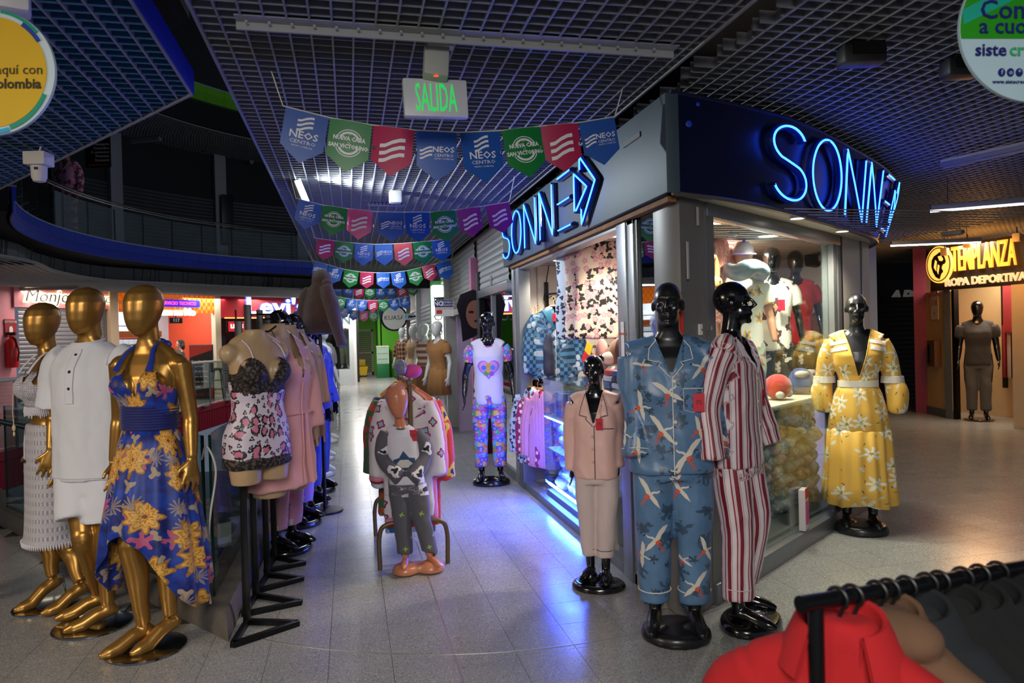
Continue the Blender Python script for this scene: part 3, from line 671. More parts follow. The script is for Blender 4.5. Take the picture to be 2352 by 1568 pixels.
# shop 3: red fascia
s3 = thing('red_shop_fascia', "red shop fascia with big white Levi's lettering, across the atrium", 'sign', (*along(W3, W4, .5), 2.3))
RED3 = mat('fascia_red', '#a3141f', .5)
wall(MB(), W3-np.array([0, .1]), W4-np.array([0, .1]), 2.28, 2.93, .12).build('board', RED3, s3, False)
Mx = wmtx(W3-np.array([0, .1]), W4-np.array([0, .1]), .52, 2.62, .03)
MB().text("Levi's", .74, Mx, .03, sx=1.32, off=.03).build('halo_lettering', mat('levi_blue', '#2a3f9a', .5, emit=1.2, ecol='#3a55d0', var=0), s3, False)
MB().text("Levi's", .74, Mx @ np.array(Matrix.Translation((0, 0, .035))), .02, sx=1.32, off=.012).build('lettering', mat('levi_white', '#ffffff', .5, emit=2, var=0), s3, False)
MB().bar((*(W3-pn*.2), 2.28), (*(W4-pn*.2), 2.28), .03, .03).build('light_strip', mat('strip_orange', '#ffb070', .5, emit=2, ecol='#ff9040', var=0), s3, False)
struct('pillar_6', wall(MB(), along(W2, W3, .955)-np.array([0, .15]), along(W3, W4, .012)-np.array([0, .15]), 0, 2.94, .2), CREAM)
struct('wall_red_shop', wall(MB(), along(W3, W4, .0)+pn*2.5, along(W3, W4, 1.0)+pn*2.5, 0, 2.9), mat('red_shop_wall', '#3a1a12', .7))
Mx = wmtx(W3, W4, .1, 2.02, .25); t = thing('small_red_sign', "small red projecting sign lettered LEVI'S under the red fascia", 'sign', tuple(Mx[:3, 3])); plate(.52, .3, .1, Mx).build('box', mat('sm_red', '#c01c22', .5, emit=.5), t, False); plate(.6, .36, .06, Mx).build('frame', BLK, t, False); plate(.04, .4, .04, Mx, 0, .3).build('hanger', BLK, t, False)
mm = MB(); mm.text("LEVI'S", .16, Mx @ np.array(Matrix.Translation((0, 0, .055))), .004, off=.004); mm.build('lettering', mat('lettering_glow', '#ffffff', .5, emit=3, var=0), t, False)
for k in range(8):   # jeans and jackets hung inside the red shop
    c_ = along(W3, W4, .08+.11*k)+pn*2.2; o = MB().box((*c_, 1.1+.25*(k % 2)), (.4, .16, .8), math.atan2(pd[1], pd[0]), bev=.05).build('hung_garment', mat('redshop_%d' % (k % 3), ('#2b2f45', '#8a4a22', '#4c3a30')[k % 3], .8), None); tag(o, 'dim garment hung on the back wall of the red shop', 'garment', 'garments inside the red shop')
# ground slab edge: crimson corrugated band and far balustrade
CR = [np.array(v) for v in VOID[3:]]
cb = thing('crimson_slab_band', 'crimson corrugated band round the opposite edge of the floor void', 'cladding', (*CR[2], -.62))
CRM = mat('crimson_band', '#9c0f33', .5)
for p, q in zip(CR[:-1], CR[1:]):
    L = np.linalg.norm(q-p); n = int(L/1.2)+1
    for k in range(n):
        a, b = p+(q-p)*k/n, p+(q-p)*(k+.985)/n; d = (b-a)/np.linalg.norm(b-a); nn = np.array([d[1], -d[0]]); rr = []
        for i in range(25):
            c_ = a+(b-a)*i/24; o1 = nn*(.02 if (i//2) % 2 else 0); rr.append(np.array([[*(c_+nn*.04), .0], [*(c_+nn*.04), -.14], [*(c_+o1), -.16], [*(c_+o1), -.6], [*(c_-nn*.02), -.6], [*(c_-nn*.02), 0]]))
        MB().loft(rr).build('cladding_panel', CRM, cb, False)
fb = thing('far_balustrade', 'glass balustrade with pale rail on the crimson edge of the opposite walkway', 'balustrade', (*CR[2], 0))
for p, q in zip(CR[:-1], CR[1:]):
    n = int(np.linalg.norm(q-p)/1.3)+1
    for k in range(n):
        a, b = p+(q-p)*k/n, p+(q-p)*(k+.98)/n; MB().bar((*a, .55), (*b, .55), .012, 1.0).build('glass_panel', GLS, fb, False); MB().box((*a, .52), (.035, .035, 1.04)).build('post', ALU, fb)
MB().tube([(*p, 1.07) for p in CR], .03, 8).build('handrail', WHT, fb)
# white patch of walkway seen under the banner is the floor; lower storey below
lf = MB(); lf.bb((-14, -2, -4.3), (3, 34, -4.2)); struct('floor_lower', lf, mat('lower_floor', '#6d6a64', .35, 0, .2, 2))
lw = MB(); lw.bb((-.55, 0, -4.2), (-.4, 30, -.4)); struct('wall_lower', lw, mat('lower_wall', '#3d4245', .8))
for k, (xa, ya, xb, yb) in enumerate(((-7.5, 9, -4.8, 11.2), (-4.7, 11.3, -2.4, 13.6), (-2.2, 13.8, -.7, 15))):
    m_ = MB(); shutter(m_, (xa, ya), (xb, yb), -4.2, -1.2, pitch=.12); o = m_.build('roller_shutter', SHG if k else SHD, None, False, uv=True)
    tag(o, ['dark closed shutter on the storey below, furthest left through the balustrade glass', 'grey closed shutter on the storey below, middle one through the balustrade glass', 'grey closed shutter on the storey below, beside the corridor kerb'][k], 'shutter', 'closed shutters on the lower storey')
# things on the lower floor seen through the glass
p = onz(512, 1225, -3.3); t = thing('white_counter', 'white counter with a flat top on the storey below, seen through the balustrade glass', 'counter', (p[0], p[1], -4.2))
MB().box((p[0], p[1], -3.32), (1.3, 2.0, .08), .5, bev=.01).build('top', mat('white_top', '#e3e0d6', .4), t); MB().box((p[0], p[1], -3.8), (1.1, 1.8, .85), .5).build('body', mat('counter_brown', '#5a3a26', .6), t, False)
for k in range(3):
    q = onz(522, 1288+24*k, -3.75); t = thing('wooden_stool', ['orange wooden stool on the storey below, highest of three in the glass', 'orange wooden stool on the storey below, middle of three in the glass', 'orange wooden stool on the storey below, lowest of three in the glass'][k], 'stool', (q[0], q[1], -4.2), 0, 'orange stools on the storey below')
    MB().box((q[0], q[1], -3.74), (.3, .16, .04), .1, bev=.008).build('seat', mat('stool_wood', '#cf7d34', .5), t)
    for a in (-1, 1):
        for b in (-1, 1): MB().box((q[0]+.1*a, q[1]+.06*b, -3.98), (.025, .025, .44)).build('leg', BLK, t, False)
q = onz(55, 1230, -3.6); t = thing('white_bin', 'pale lidded box on the storey below at far left, behind the crochet skirt', 'box', (q[0], q[1], -4.2)); MB().box((q[0], q[1], -3.9), (.5, .5, .6), .4, bev=.02).build('body', mat('bin_white', '#bcc6bd', .5), t); MB().box((q[0], q[1], -3.57), (.54, .54, .06), .4, bev=.02).build('lid', mat('bin_lid', '#d5dcd2', .5), t)
# storefront lights (real lamps of those shops), then lower storey and added gallery light
area('shop_light', (*(along(W1, W2, .5)-pn*1.2), 2.85), 4, 60, (1, .8, .75), (0, 0, 0), .4)
area('shop_light', (*pbk(.5, 1.0), 2.85), 4, 90, (.95, .98, 1), (0, 0, 0), 1)
area('shop_light', (*(along(W3, W4, .5)-pn*.9), 2.85), 4, 60, (1, .92, .85), (0, 0, 0), .4)
area('lower_light', (-3.5, 9.5, -.7), 3, 120, NEUT, (0, 0, 0), 3)
struct('ceiling_atrium', MB().bb((-16, -6, 10.2), (16, 34, 10.4)), DARK)
pointl('gallery_fill', (AC[0]+1.5, AC[1]-1, 6.0), 170, (.8, .88, 1), .3)  # added out of view to brighten the upper gallery, whose tubes are off
# ================================================================== CORNER SHOP: SHELL
XL = 1.70
S0 = np.array([1.78, 3.60]); SD = np.array([.822, .570]); SN = np.array([.570, -.822])      # right-hand window line, SN points outwards
def sp(t, z=None, out=0.0):
    p = S0+SD*t+SN*out; return p if z is None else np.array([p[0], p[1], z])
FASL = mat('fascia_grey_blue', '#3a4a55', .55, .1, .1, 20); FASR = mat('fascia_navy', '#070d33', .32, .1, .1, 3); 
FT = spline([(1.655, 3.43), (2.16, 3.60), (2.70, 3.84), (3.46, 4.34), (4.24, 4.92), (4.82, 5.50), (5.15, 6.15), (5.2, 7.0)])
FB = spline([(1.655, 3.43), (2.18, 3.64), (2.80, 4.02), (3.60, 4.58), (4.25, 5.08), (4.62, 5.55), (4.85, 6.2), (4.9, 7.0)])
ZB, ZT = 2.285, 2.80
f_ = MB().loft([np.array([[*b, ZB], [*t, ZT], [*(t+(2.6-t[0])*np.array([.02, 0])+np.array([-.03, .05])), ZT], [*(b+np.array([-.03, .05])), ZB]]) for b, t in zip(FB, FT)])
FASC = thing('curved_shop_fascia', 'navy curved shop fascia with big blue neon SONNE letters above the corner window', 'sign', (3.4, 4.4, ZB))
f_.build('board', FASR, FASC)
m_ = MB(); m_.tube(np.c_[FT, np.full(len(FT), ZT+.006)], .012, 6); m_.build('top_edge', mat('edge_dark', '#1a2248', .4), FASC)
m_ = MB(); m_.tube(np.c_[FB, np.full(len(FB), ZB-.004)], .012, 6); m_.build('bottom_edge', mat('edge_warm', '#6d6864', .35, .4), FASC)
FASLT = thing('left_shop_fascia', 'grey-blue straight shop fascia with blue neon SONNE letters along the corridor side', 'sign', (1.63, 5.4, ZB))
MB().bb((1.625, 3.43, ZB), (1.70, 7.46, ZT), bev=.004).build('board', FASL, FASLT)
m_ = MB(); m_.bb((1.66, 3.5, ZB-.035), (1.71, 7.3, ZB-.004)); m_.build('torn_edge', mat('raw_edge', '#7a5530', .8, 0, .5, 14), FASLT)
m_ = MB(); m_.bb((1.618, 3.75, 2.66), (1.622, 4.0, 2.69)); m_.build('adhesive_mark', mat('tape_mark', '#2b3338', .6), FASLT)
# neon letters ------------------------------------------------------------------
NEON = mat('neon_blue', '#1a66ff', .4, emit=11, ecol=(.012, .07, 1), var=0); NEOND = mat('neon_dim', '#1346b8', .3, emit=1.2, ecol=(.01, .10, .8), var=0)
ACR = mat('acrylic_blue', '#0b2a6e', .15, 0, 0, spec=.8)
def arcpts(cx, cy, rx, ry, a0, a1, n=20): return [(cx+rx*math.cos(math.radians(a)), cy+ry*math.sin(math.radians(a))) for a in np.linspace(a0, a1, n)]
GL = {'S': [arcpts(.5, .75, .42, .235, 25, 235, 22)+arcpts(.5, .25, .44, .25, 60, -160, 26)],
      'O': [arcpts(.5, .5, .45, .5, 90, 450, 44)], 'N': [[(.08, 0), (.08, 1), (.92, 0), (.92, 1)]],
      'E': [[(.1, 1), (.85, 1)], [(.1, .52), (.8, .52)], [(.1, .02), (.85, .02)]]}
def dense(P, d=.06):
    out = [P[0]]
    for a, b in zip(P[:-1], P[1:]):
        n = max(1, int(math.hypot(b[0]-a[0], b[1]-a[1])/d))
        for k in range(1, n+1): out.append((a[0]+(b[0]-a[0])*k/n, a[1]+(b[1]-a[1])*k/n))
    return out
def neon_letter(parent, strokes, fn, r=.006):
    """fn(u,v,out)->3D"""
    for st_ in strokes:
        m_ = MB(); b_ = MB(); s_ = MB(); D = dense(st_); m_.tube([fn(u, v, .045) for u, v in D], r, 8); b_.tube([fn(u, v, .022) for u, v in D], .022, 6)
        for q in (D[0], D[-1]): s_.cyl(fn(q[0], q[1], 0), fn(q[0], q[1], .05), .009, n=8)
        o = m_.build('neon_letter', NEON, parent); b_.build('letter_backing', ACR, o); s_.build('standoff', BLKP, o)
# left face, measured in the plane of the board
def yl(px, py): return onx(px, py, 1.585)
zt, zb = 2.745, 2.345
TRI = [[(.15, .0), (.15, 1.0), (1.0, .52), (.15, .0)]]
LET = [('S', 1172, 540, 1193, 540), ('O', 1190, 530, 1215, 525), ('N', 1215, 515, 1246, 505), ('N', 1250, 500, 1283, 490), ('E', 1283, 490, 1322, 470)]
ypos = [7.30, 6.86, 6.36, 5.82, 5.30, 4.78]
for (ch, *_), ya, yb in zip(LET, ypos[:-1], ypos[1:]):
    wdt = (ya-yb)*.86
    neon_letter(FASLT, GL[ch], lambda u, v, o, ya=ya, wdt=wdt: (1.625-o, ya-wdt*u, zb+(zt-zb)*v))
neon_letter(FASLT, [[(.0, .22), (.0, .82), (.62, .5), (.06, .22)], ], lambda u, v, o: (1.625-o, 4.84-.44*u, zb-.02+(zt-zb+.05)*v))
neon_letter(FASLT, [[(.3, .8), (.3, 1.02), (1.0, .52), (.34, -.02), (.34, .22)]], lambda u, v, o: (1.625-o, 4.84-.44*u, zb-.02+(zt-zb+.05)*v))
# right face along the curve
Ls = np.r_[0, np.cumsum(np.linalg.norm(np.diff((FT+FB)/2, axis=0), axis=1))]
def fcurve(s, v, o):
    k = np.array([np.interp(s, Ls, FB[:, 0]), np.interp(s, Ls, FB[:, 1])]); t = np.array([np.interp(s, Ls, FT[:, 0]), np.interp(s, Ls, FT[:, 1])]); p = k+(t-k)*v
    s2 = s+.02; k2 = np.array([np.interp(s2, Ls, FB[:, 0]), np.interp(s2, Ls, FB[:, 1])]); t2 = np.array([np.interp(s2, Ls, FT[:, 0]), np.interp(s2, Ls, FT[:, 1])]); d = k2+(t2-k2)*v-p; d /= np.linalg.norm(d)+1e-9
    return (p[0]+d[1]*o, p[1]-d[0]*o, ZB+(ZT-ZB)*v)
def s_at(px):
    return min(np.linspace(0, Ls[-1]*.9, 400), key=lambda s: abs(px-(1176+FPX*((np.array(fcurve(s, .5, .04))-CAM)@RT)/((np.array(fcurve(s, .5, .04))-CAM)@FW))) + (0 if s < 3.9 else 5))
sS = [s_at(x) for x in (1765, 1852, 1858, 1930, 1935, 1983, 1988, 2018)]
for ch, a, b in (('S', sS[0], sS[1]), ('O', sS[2], sS[3]), ('N', sS[4], sS[5]), ('N', sS[6], sS[7])):
    neon_letter(FASC, GL[ch], lambda u, v, o, a=a, b=b: fcurve(a+(b-a)*u, .10+.80*v, o+.01), .0065)
sE = sS[7]+.08
neon_letter(FASC, GL['E'], lambda u, v, o: fcurve(sE+.34*u, .10+.78*v, o+.01), .0065)
neon_letter(FASC, [[(.0, .22), (.0, .82), (.62, .5), (.06, .22)], [(.3, .8), (.3, 1.02), (1.0, .52), (.34, -.02), (.34, .22)]], lambda u, v, o: fcurve(sE+.4+.4*u, .08+.82*v, o+.01), .0065)
m_ = MB()
for px, py, r in ((1582, 285, .018), (1603, 240, .012)):
    p = onplane(px, py, (1.655, 3.43, 0), (.3, -.95, 0)); m_.ell(p+FW*-.004, (r, .003, r), 10, 6)
m_.build('paint_spot', mat('blue_spot', '#1c3fc9', .5), FASC)
# facade frames -------------------------------------------------------------------
fr = thing('window_frame', 'grey aluminium frame of the corner shop window, with the door posts along the corridor', 'window frame', (1.72, 4.2, 0))
def post(y0, y1, x0=1.68, x1=1.80, z0=0, z1=ZB, m=ALU): MB().bb((x0, y0, z0), (x1, y1, z1), bev=.004).build('post', m, fr)
post(7.24, 7.34); post(7.02, 7.16, m=ALUD); post(7.17, 7.23, 1.70, 1.78, m=BLK); post(4.16, 4.31); post(4.06, 4.15, 1.69, 1.76); post(4.02, 4.055, 1.70, 1.74, m=BLK)
post(8.42, 8.50, m=ALUD)
MB().bb((1.69, 4.02, 0), (1.79, 7.34, .07), bev=.004).build('threshold', ALUD, fr)
MB().bb((1.69, 4.06, 2.22), (1.79, 7.34, ZB), bev=.004).build('head', ALU, fr)
# corner post: two faces
m_ = MB(); m_.prism([(1.70, 3.78), (1.70, 3.60), (1.745, 3.54), sp(.10, out=.05), sp(.22, out=.04), sp(.22, out=-.04), (1.80, 3.80)], 0.02, ZB); m_.build('corner_post', mat('post_grey', '#74726f', .45, .25), fr)
m_ = MB(); m_.bar(sp(.20, 1.15), sp(.30, 1.15), .09, 2.27); m_.build('post', ALUD, fr)
WINL = 2.40
m_ = MB(); m_.bar(sp(.22, .06), sp(3.1, .06), .12, .12, bev=.005); m_.build('sill_rail', ALU, fr)
m_ = MB(); m_.bar(sp(.22, 2.25), sp(2.47, 2.25), .10, .08, bev=.004); m_.build('head', ALU, fr)
for t in (2.30, 2.41): m_ = MB(); m_.bar(sp(t, 1.2), sp(t+.075, 1.2), .09, 2.05); m_.build('post', ALUD, fr)
m_ = MB(); m_.bar(sp(2.48, 1.15), sp(2.50, 1.15), .1, 2.26); m_.build('gasket', BLK, fr)
m_ = MB(); m_.bar(sp(.30, 1.16), sp(2.30, 1.16), .008, 2.08); o = struct('window_1', m_, GLS, smooth=False)
# mirror pane between the door post and corner, and mirror leaf further along the corridor
m_ = MB(); m_.bb((1.715, 3.80, .17), (1.723, 4.02, ZB-.03)); t = tag(m_.build('mirror_pane', MIRROR, None, False), 'narrow mirror pane between the grey posts left of the corner', 'mirror')
m_ = MB(); m_.bb((1.705, 7.36, .1), (1.713, 8.42, ZB)); t = tag(m_.build('mirror_door', MIRROR, None, False), 'mirrored door leaf behind the mannequin in the heart print tee', 'mirror')
m_ = MB(); m_.bb((1.66, 3.72, .0), (1.76, 4.05, .12), bev=.01); m_.bb((1.675, 3.74, .12), (1.75, 4.03, .17), bev=.006); struct('sill_1', m_, mat('stone_sill', '#9d9484', .6, 0, .2, 10))
m_ = MB(); m_.bb((1.685, 7.36, 0), (1.74, 8.42, .1)); struct('sill_2', m_, ALUD)
# white wall panels right of the window, soffit, rear walls, ceiling, floor
m_ = MB(); m_.bar(sp(2.51, 1.145), sp(2.98, 1.145), .08, 2.29); m_.bar(sp(3.02, 1.145), sp(3.20, 1.145), .1, 2.29); m_.bar((*sp(3.2), 1.145), (*sp(3.2)+np.array([.25, .6]), 1.145), .08, 2.29); struct('wall_white', m_, mat('panel_white', '#cfc9bd', .5, 0, .04, 2))
m_ = MB(); m_.bar(sp(2.98, 1.145), sp(3.02, 1.145), .085, 2.29); struct('trim_5', m_, mat('joint_grey', '#5c6166', .5))
so_ = MB(); inner = [sp(t) for t in np.linspace(-.05, 3.3, len(FB))]
so_.loft([np.array([[*b, ZB+.002], [*i, ZB+.002], [*i, ZB+.03], [*b, ZB+.03]]) for b, i in zip(FB, inner)]); struct('ceiling_soffit', so_, mat('soffit_white', '#c9c4ba', .5))
SHW_ = mat('shop_white', '#e3dcd2', .55)
m_ = MB(); m_.bb((1.8, 7.46, 0), (5.0, 7.56, 2.4)); struct('wall_shop_back', m_, SHW_)
m_ = MB(); m_.bb((4.72, 5.75, 0), (4.82, 7.5, 2.4)); struct('wall_shop_right', m_, SHW_)
m_ = MB(); m_.prism([(1.72, 7.5), (1.72, 3.7), sp(.1), sp(3.1), (4.8, 7.5)], 2.30, 2.38); SC_ = struct('ceiling_shop', m_, mat('shop_ceiling', '#d8d2ca', .35))
m_ = MB()
for y in np.arange(3.9, 7.5, .1): m_.bb((1.74 if y > 3.75 else 2, y, 2.294), (4.6, y+.008, 2.3005))
o = m_.build('ceiling_groove', mat('groove_grey', '#8f8a84', .6), SC_, False); o['kind'] = 'stuff'
m_ = MB(); m_.bb((1.86, 7.42, 0), (4.7, 7.46, .14)); struct('baseboard_shop', m_, ALUD)
m_ = MB(); m_.bb((1.985, 7.445, .14), (2.0, 7.462, 2.3)); m_.bb((2.50, 7.445, .14), (2.52, 7.462, 2.3)); struct('trim_6', m_, mat('strip_lilac', '#b9b2b8', .5))
# downlights: emitters with a rim
DLM = mat('downlight', '#fff6e6', .5, emit=14, ecol='#fff2dd', var=0)
def downlight(x, y, z, r, lab, grp, power, col, m=DLM):
    t = thing('downlight', lab, 'lamp', (x, y, z-.02), 0, grp); MB().lathe([(r*.86, -.0), (r*1.0, -.006), (r*1.08, .0), (r*1.08, .012), (r*.8, .012)], (x, y, z-.01), 28).build('rim', WHT, t)
    MB().lathe([(.001, .0), (r*.86, .0), (r*.86, .008), (.001, .008)], (x, y, z-.012), 28).build('diffuser', m, t); 
    if power: spot('downlight_lamp', (x, y, z-.04), power, col, 2.5, .7)
WW = (1, .86, .68)
for (x, y), lab, pw in (((2.06, 6.77), 'round shop downlight nearest the far white wall', 60), ((2.04, 5.85), 'round shop downlight in the middle of the row by the corridor', 55), ((2.0, 5.05), 'round shop downlight closest to the door post', 40), ((2.45, 4.40), 'round shop downlight above the pink heart robe', 80), ((3.23, 5.02), 'round shop downlight above the window mannequins', 130)):
    downlight(x, y, 2.30, .085, lab, 'round downlights in the corner shop ceiling', pw, WW)
downlight(2.85, 4.10, ZB, .045, 'small soffit downlight left of two under the curved fascia', 'soffit downlights', 14, WW, mat('downlight_small', '#fff6e6', .5, emit=10, ecol='#fff2dd', var=0))
downlight(3.60, 4.64, ZB, .045, 'small soffit downlight right of two under the curved fascia', 'soffit downlights', 34, WW, mat('downlight_small', '#fff6e6', .5, emit=10, ecol='#fff2dd', var=0))
# wire and white hook, stickers on the posts
def plate3(name, lab, cat, c, n, w_, h_, th, m, txt=None, tm_=None, ts_=.03, tx_=0, tz_=0):
    n = np.array(n, float); x = np.cross((0, 0, 1), n); M = mtx(c, x, (0, 0, 1)); t = thing(name, lab, cat, tuple(c)); plate(w_, h_, th, M).build('board', m, t, False)
    if txt:
        q = MB()
        for i, s in enumerate(txt.split('|')): q.text(s, ts_, M @ np.array(Matrix.Translation((tx_, tz_-i*ts_*1.15, th/2+.001))), .001)
        q.build('lettering', tm_ or BLK, t, False)
    return t, M
p = onplane(1588, 757, (*sp(.2), 0), (*SN, 0))
t, M = plate3('white_hook', 'white plastic wall hook stuck on the grey corner post', 'hook', p+np.array([*SN, 0])*.055, (*SN, 0), .03, .06, .012, WHT)
MB().tube([xf([q], M)[0] for q in ((0, .0, .005), (0.03, -.012, .03), (.045, .0, .045), (.045, .02, .045))], .004, 6).build('hook', STEEL, t)
plate3('safety_sticker', 'orange and white safety sticker strip on the grey door post', 'sticker', (1.676, 4.225, 1.50), (-1, 0, 0), .05, .26, .002, mat('sticker_white', '#e6e1da', .5), '!||ATENCION||...', mat('sticker_orange', '#d0602a', .5), .02, 0, .1)
MB_ = MB().bb((1.7, 3.50, 1.42), (1.735, 3.56, 1.72)); o = MB_.build('red_box', mat('red_box', '#c0281c', .5), None, False); tag(o, 'small red box on the corner post behind the black mannequin head', 'box')
for k, (px, py, hh) in enumerate(((1580, 500, .1), (1557, 600, .2))):
    p = onplane(px, py, (*sp(.1), 0), (*SN, 0)); o = MB().box(p+np.array([*SN, 0])*.06, (.02, .004, hh), math.atan2(SD[1], SD[0])).build('tape_strip', mat('tape', '#b8b4ac', .6), None, False); tag(o, ['short strip of tape on the corner post, upper one', 'long strip of tape on the corner post, lower one'][k], 'tape')
t = thing('door_lock', 'grey lock housing low on the door post beside the pink mannequin', 'lock', (1.66, 4.12, .86)); MB().bb((1.645, 4.07, .82), (1.685, 4.16, 1.12), bev=.012).build('body', ALU, t); MB().cyl((1.64, 4.115, .9), (1.65, 4.115, .9), .014, n=12).build('keyhole', BLK, t)
# ---------------------------------------------------------------- glass counter with blue light strips
GC = thing('glass_display_counter', 'tall glass counter with blue light strips at the shop entrance, full of packaged items', 'counter', (1.95, 5.4, 0.07))
MB().bb((1.76, 4.34, .07), (2.2, 6.42, .12)).build('base', ALUD, GC, False)
MB().bb((1.745, 4.34, 1.14), (2.22, 6.44, 1.152)).build('glass_top', glass('counter_glass', '#d5e2ee', .3), GC, False)
MB().bb((1.75, 4.34, .12), (1.757, 6.43, 1.14)).build('glass_front', GLS, GC, False); MB().bb((1.75, 6.42, .12), (2.2, 6.428, 1.14)).build('glass_end', GLS, GC, False)
for z in (.50, .80): MB().bb((1.765, 4.36, z), (2.2, 6.41, z+.012)).build('shelf', mat('shelf_blue_white', '#c5cbe0', .4), GC, False)
LED = mat('blue_led', '#2a4bff', .5, emit=650, ecol=(.03, .085, 1), var=0)
for z in (.785, .17): MB().bb((1.766, 5.46 if z > .5 else 5.45, z), (1.784, 6.40, z+.014)).build('light_strip', LED, GC, False)
MB().bb((1.72, 4.31, 0), (1.735, 7.0, .05), bev=.004).build('kick_rail', STEEL, GC)
# white counter under the window display
WC = thing('white_window_counter', 'cream rounded display counter inside the corner window, stacked with wrapped goods', 'counter', (*sp(1.5, out=-.35), 0.05))
m_ = MB(); m_.bar(sp(.5, .98, -.40), sp(2.8, .98, -.40), .5, .045, bev=.02); m_.build('top', mat('counter_cream', '#d3cdbd', .4), WC)
m_ = MB(); m_.cyl(sp(.78, .10, -.16), sp(.78, .97, -.16), .035); m_.build('leg', mat('counter_cream', '#d3cdbd', .4), WC)
m_ = MB(); m_.bar(sp(.5, .5, -.62), sp(2.8, .5, -.62), .03, .9); m_.build('back_panel', mat('counter_back', '#8f8a80', .6), WC, False)
m_ = MB(); m_.bar(sp(.3, .13, -.30), sp(2.8, .13, -.30), .5, .02); m_.build('floor_board', ALUD, WC, False)

# ================================================================== SHOPS FURTHER ALONG THE CORRIDOR (right side)
LIL = mat('lilac_wall', '#a55f9c', .6); 
struct('wall_purple', MB().bb((1.95, 8.6, 0), (3.4, 8.7, 2.5)), LIL); struct('wall_purple_side', MB().bb((1.74, 8.5, 0), (1.8, 8.62, 2.4)), ALUD)
# slanted purple shopfront wall seen behind the mannequin
wpA, wpB = np.array([1.66, 9.45]), np.array([2.75, 9.9])
struct('wall_purple_front', MB().bar((*wpA, 1.15), (*wpB, 1.15), .1, 2.3), LIL)
struct('pillar_7', MB().bb((1.6, 9.4, 0), (1.72, 9.55, 2.6)), mat('pink_post', '#b8718f', .5)); struct('trim_7', MB().bb((1.66, 9.30, 0), (1.74, 9.39, 2.4)), ALUD)
struct('trim_8', MB().bb((1.68, 9.24, 0), (1.75, 9.30, 2.4)), BLK)
for k, (y0, y1, z0, lab) in enumerate(((7.5, 9.35, 2.02, 'half rolled-up steel shutter above the purple shop'), (9.6, 12.2, 2.0, 'half rolled-up steel shutter above the lilac shop numbered 122'), (12.4, 14.4, 2.2, 'half rolled-up steel shutter beyond the lilac shop'))):
    m_ = MB(); shutter(m_, (1.70, y1), (1.70, y0), z0 if k else 2.15, 2.86, pitch=.075); t = thing('half_shutter', lab, 'shutter', (1.7, (y0+y1)/2, z0)); m_.build('curtain', SHW, t, False, uv=True)
    MB().bb((1.665, y0, (z0 if k else 2.15)-.1), (1.72, y1, z0 if k else 2.15), bev=.006).build('bottom_bar', ALU, t)
struct('wall_corridor_header', MB().bb((1.72, 7.4, 2.05), (1.9, 24, 2.9)), mat('header_grey', '#6f7072', .6))
# lilac shop 122
LIL2 = mat('lilac_light', '#c9b4d6', .6)
struct('wall_lilac', MB().bar((1.72, 11.6, 1.15), (3.4, 11.9, 1.15), .08, 2.3), LIL2); struct('wall_lilac_back', MB().bb((3.3, 9.9, 0), (3.4, 12, 2.3)), LIL2)
p = onx(1018, 690, 1.66); MB().bb((1.66, p[1]-.02, p[2]-.02), (1.73, p[1]+.02, p[2]+.02)).build('sign_bracket', BLK, None)['kind'] = 'structure'; t, M = plate3('number_sign', 'dark grey 122 number plate above the lilac doorway', 'sign', onx(1018, 690, 1.66)+np.array([0, 0, 0]), (-.25, -1, 0), .26, .13, .02, mat('plate_grey', '#6a6660', .5), '122', BLK, .13)
p = ony(1018, 708, 11.4); t, M = plate3('notice', 'white NO CAMBIOS notice with blue heading on the lilac wall', 'notice', p-(0, .12, 0), (0, -1, 0), .30, .26, .01, WHT)
plate(.29, .11, .004, M, 0, .07, .006).build('blue_band', mat('notice_blue', '#1a2a6e', .5), t, False); mm = MB(); mm.text('NO', .1, M @ np.array(Matrix.Translation((-.09, .07, .01))), .001, off=.004); mm.text('CAMBIOS', .05, M @ np.array(Matrix.Translation((.055, .09, .01))), .001); mm.text('GARANTIAS', .042, M @ np.array(Matrix.Translation((.055, .045, .01))), .001); mm.build('lettering', mat('text_white', '#f0f0f0', .5), t, False)
mm = MB(); mm.text('PAGA AQUI CON', .035, M @ np.array(Matrix.Translation((0, -.01, .007))), .001); mm.build('orange_lettering', mat('text_orange', '#d9701e', .5), t, False); plate(.09, .06, .004, M, -.08, -.06, .006).build('red_label', mat('label_red', '#c62a2a', .5), t, False)
# poster on the purple wall
pc = (wpA+wpB)/2; wn = np.array([.38, -.92]); p = onplane(1082, 722, (*wpA, 0), (.381, -.925, 0)); M = mtx(p+np.array([.381*.06, -.925*.06, 0]), (.925, .381, 0), (0, 0, 1))
t = thing('wall_poster', 'cut-out poster of a head with a dark patterned scarf on the purple wall', 'poster', tuple(p)); 
MB().prism([(-.26, .12), (-.2, .26), (0, .33), (.16, .28), (.25, .1), (.30, -.12), (.0, -.30), (-.18, -.36), (-.2, -.1)], 0, .006, M).build('dark_scarf', mat('poster_dark', '#26202a', .6, 0, .6, 30), t, False)
mm = MB(); mm.prism(arcpts(.03, .0, .15, .19, 0, 360, 24)[:-1], .006, .009, M); mm.build('face_patch', mat('poster_skin', '#b9806a', .6), t, False)
mm = MB(); 
for a in (-.04, .1): mm.prism(arcpts(a, .03, .045, .018, 0, 360, 12)[:-1], .009, .011, M)
mm.prism(arcpts(.04, -.09, .04, .018, 0, 360, 12)[:-1], .009, .011, M); mm.build('face_marks', mat('poster_mark', '#4b2430', .5), t, False)
mm = MB(); mm.text('$', .16, mtx(onplane(1112, 680, (*wpA, 0), (.381, -.925, 0))+np.array([.03, -.06, 0]), (.925, .381, 0), (0, 0, 1)), .002); o = mm.build('dollar_mark', mat('mark_maroon', '#6b2148', .5), None, False); tag(o, 'maroon dollar mark painted on the purple wall', 'marking')
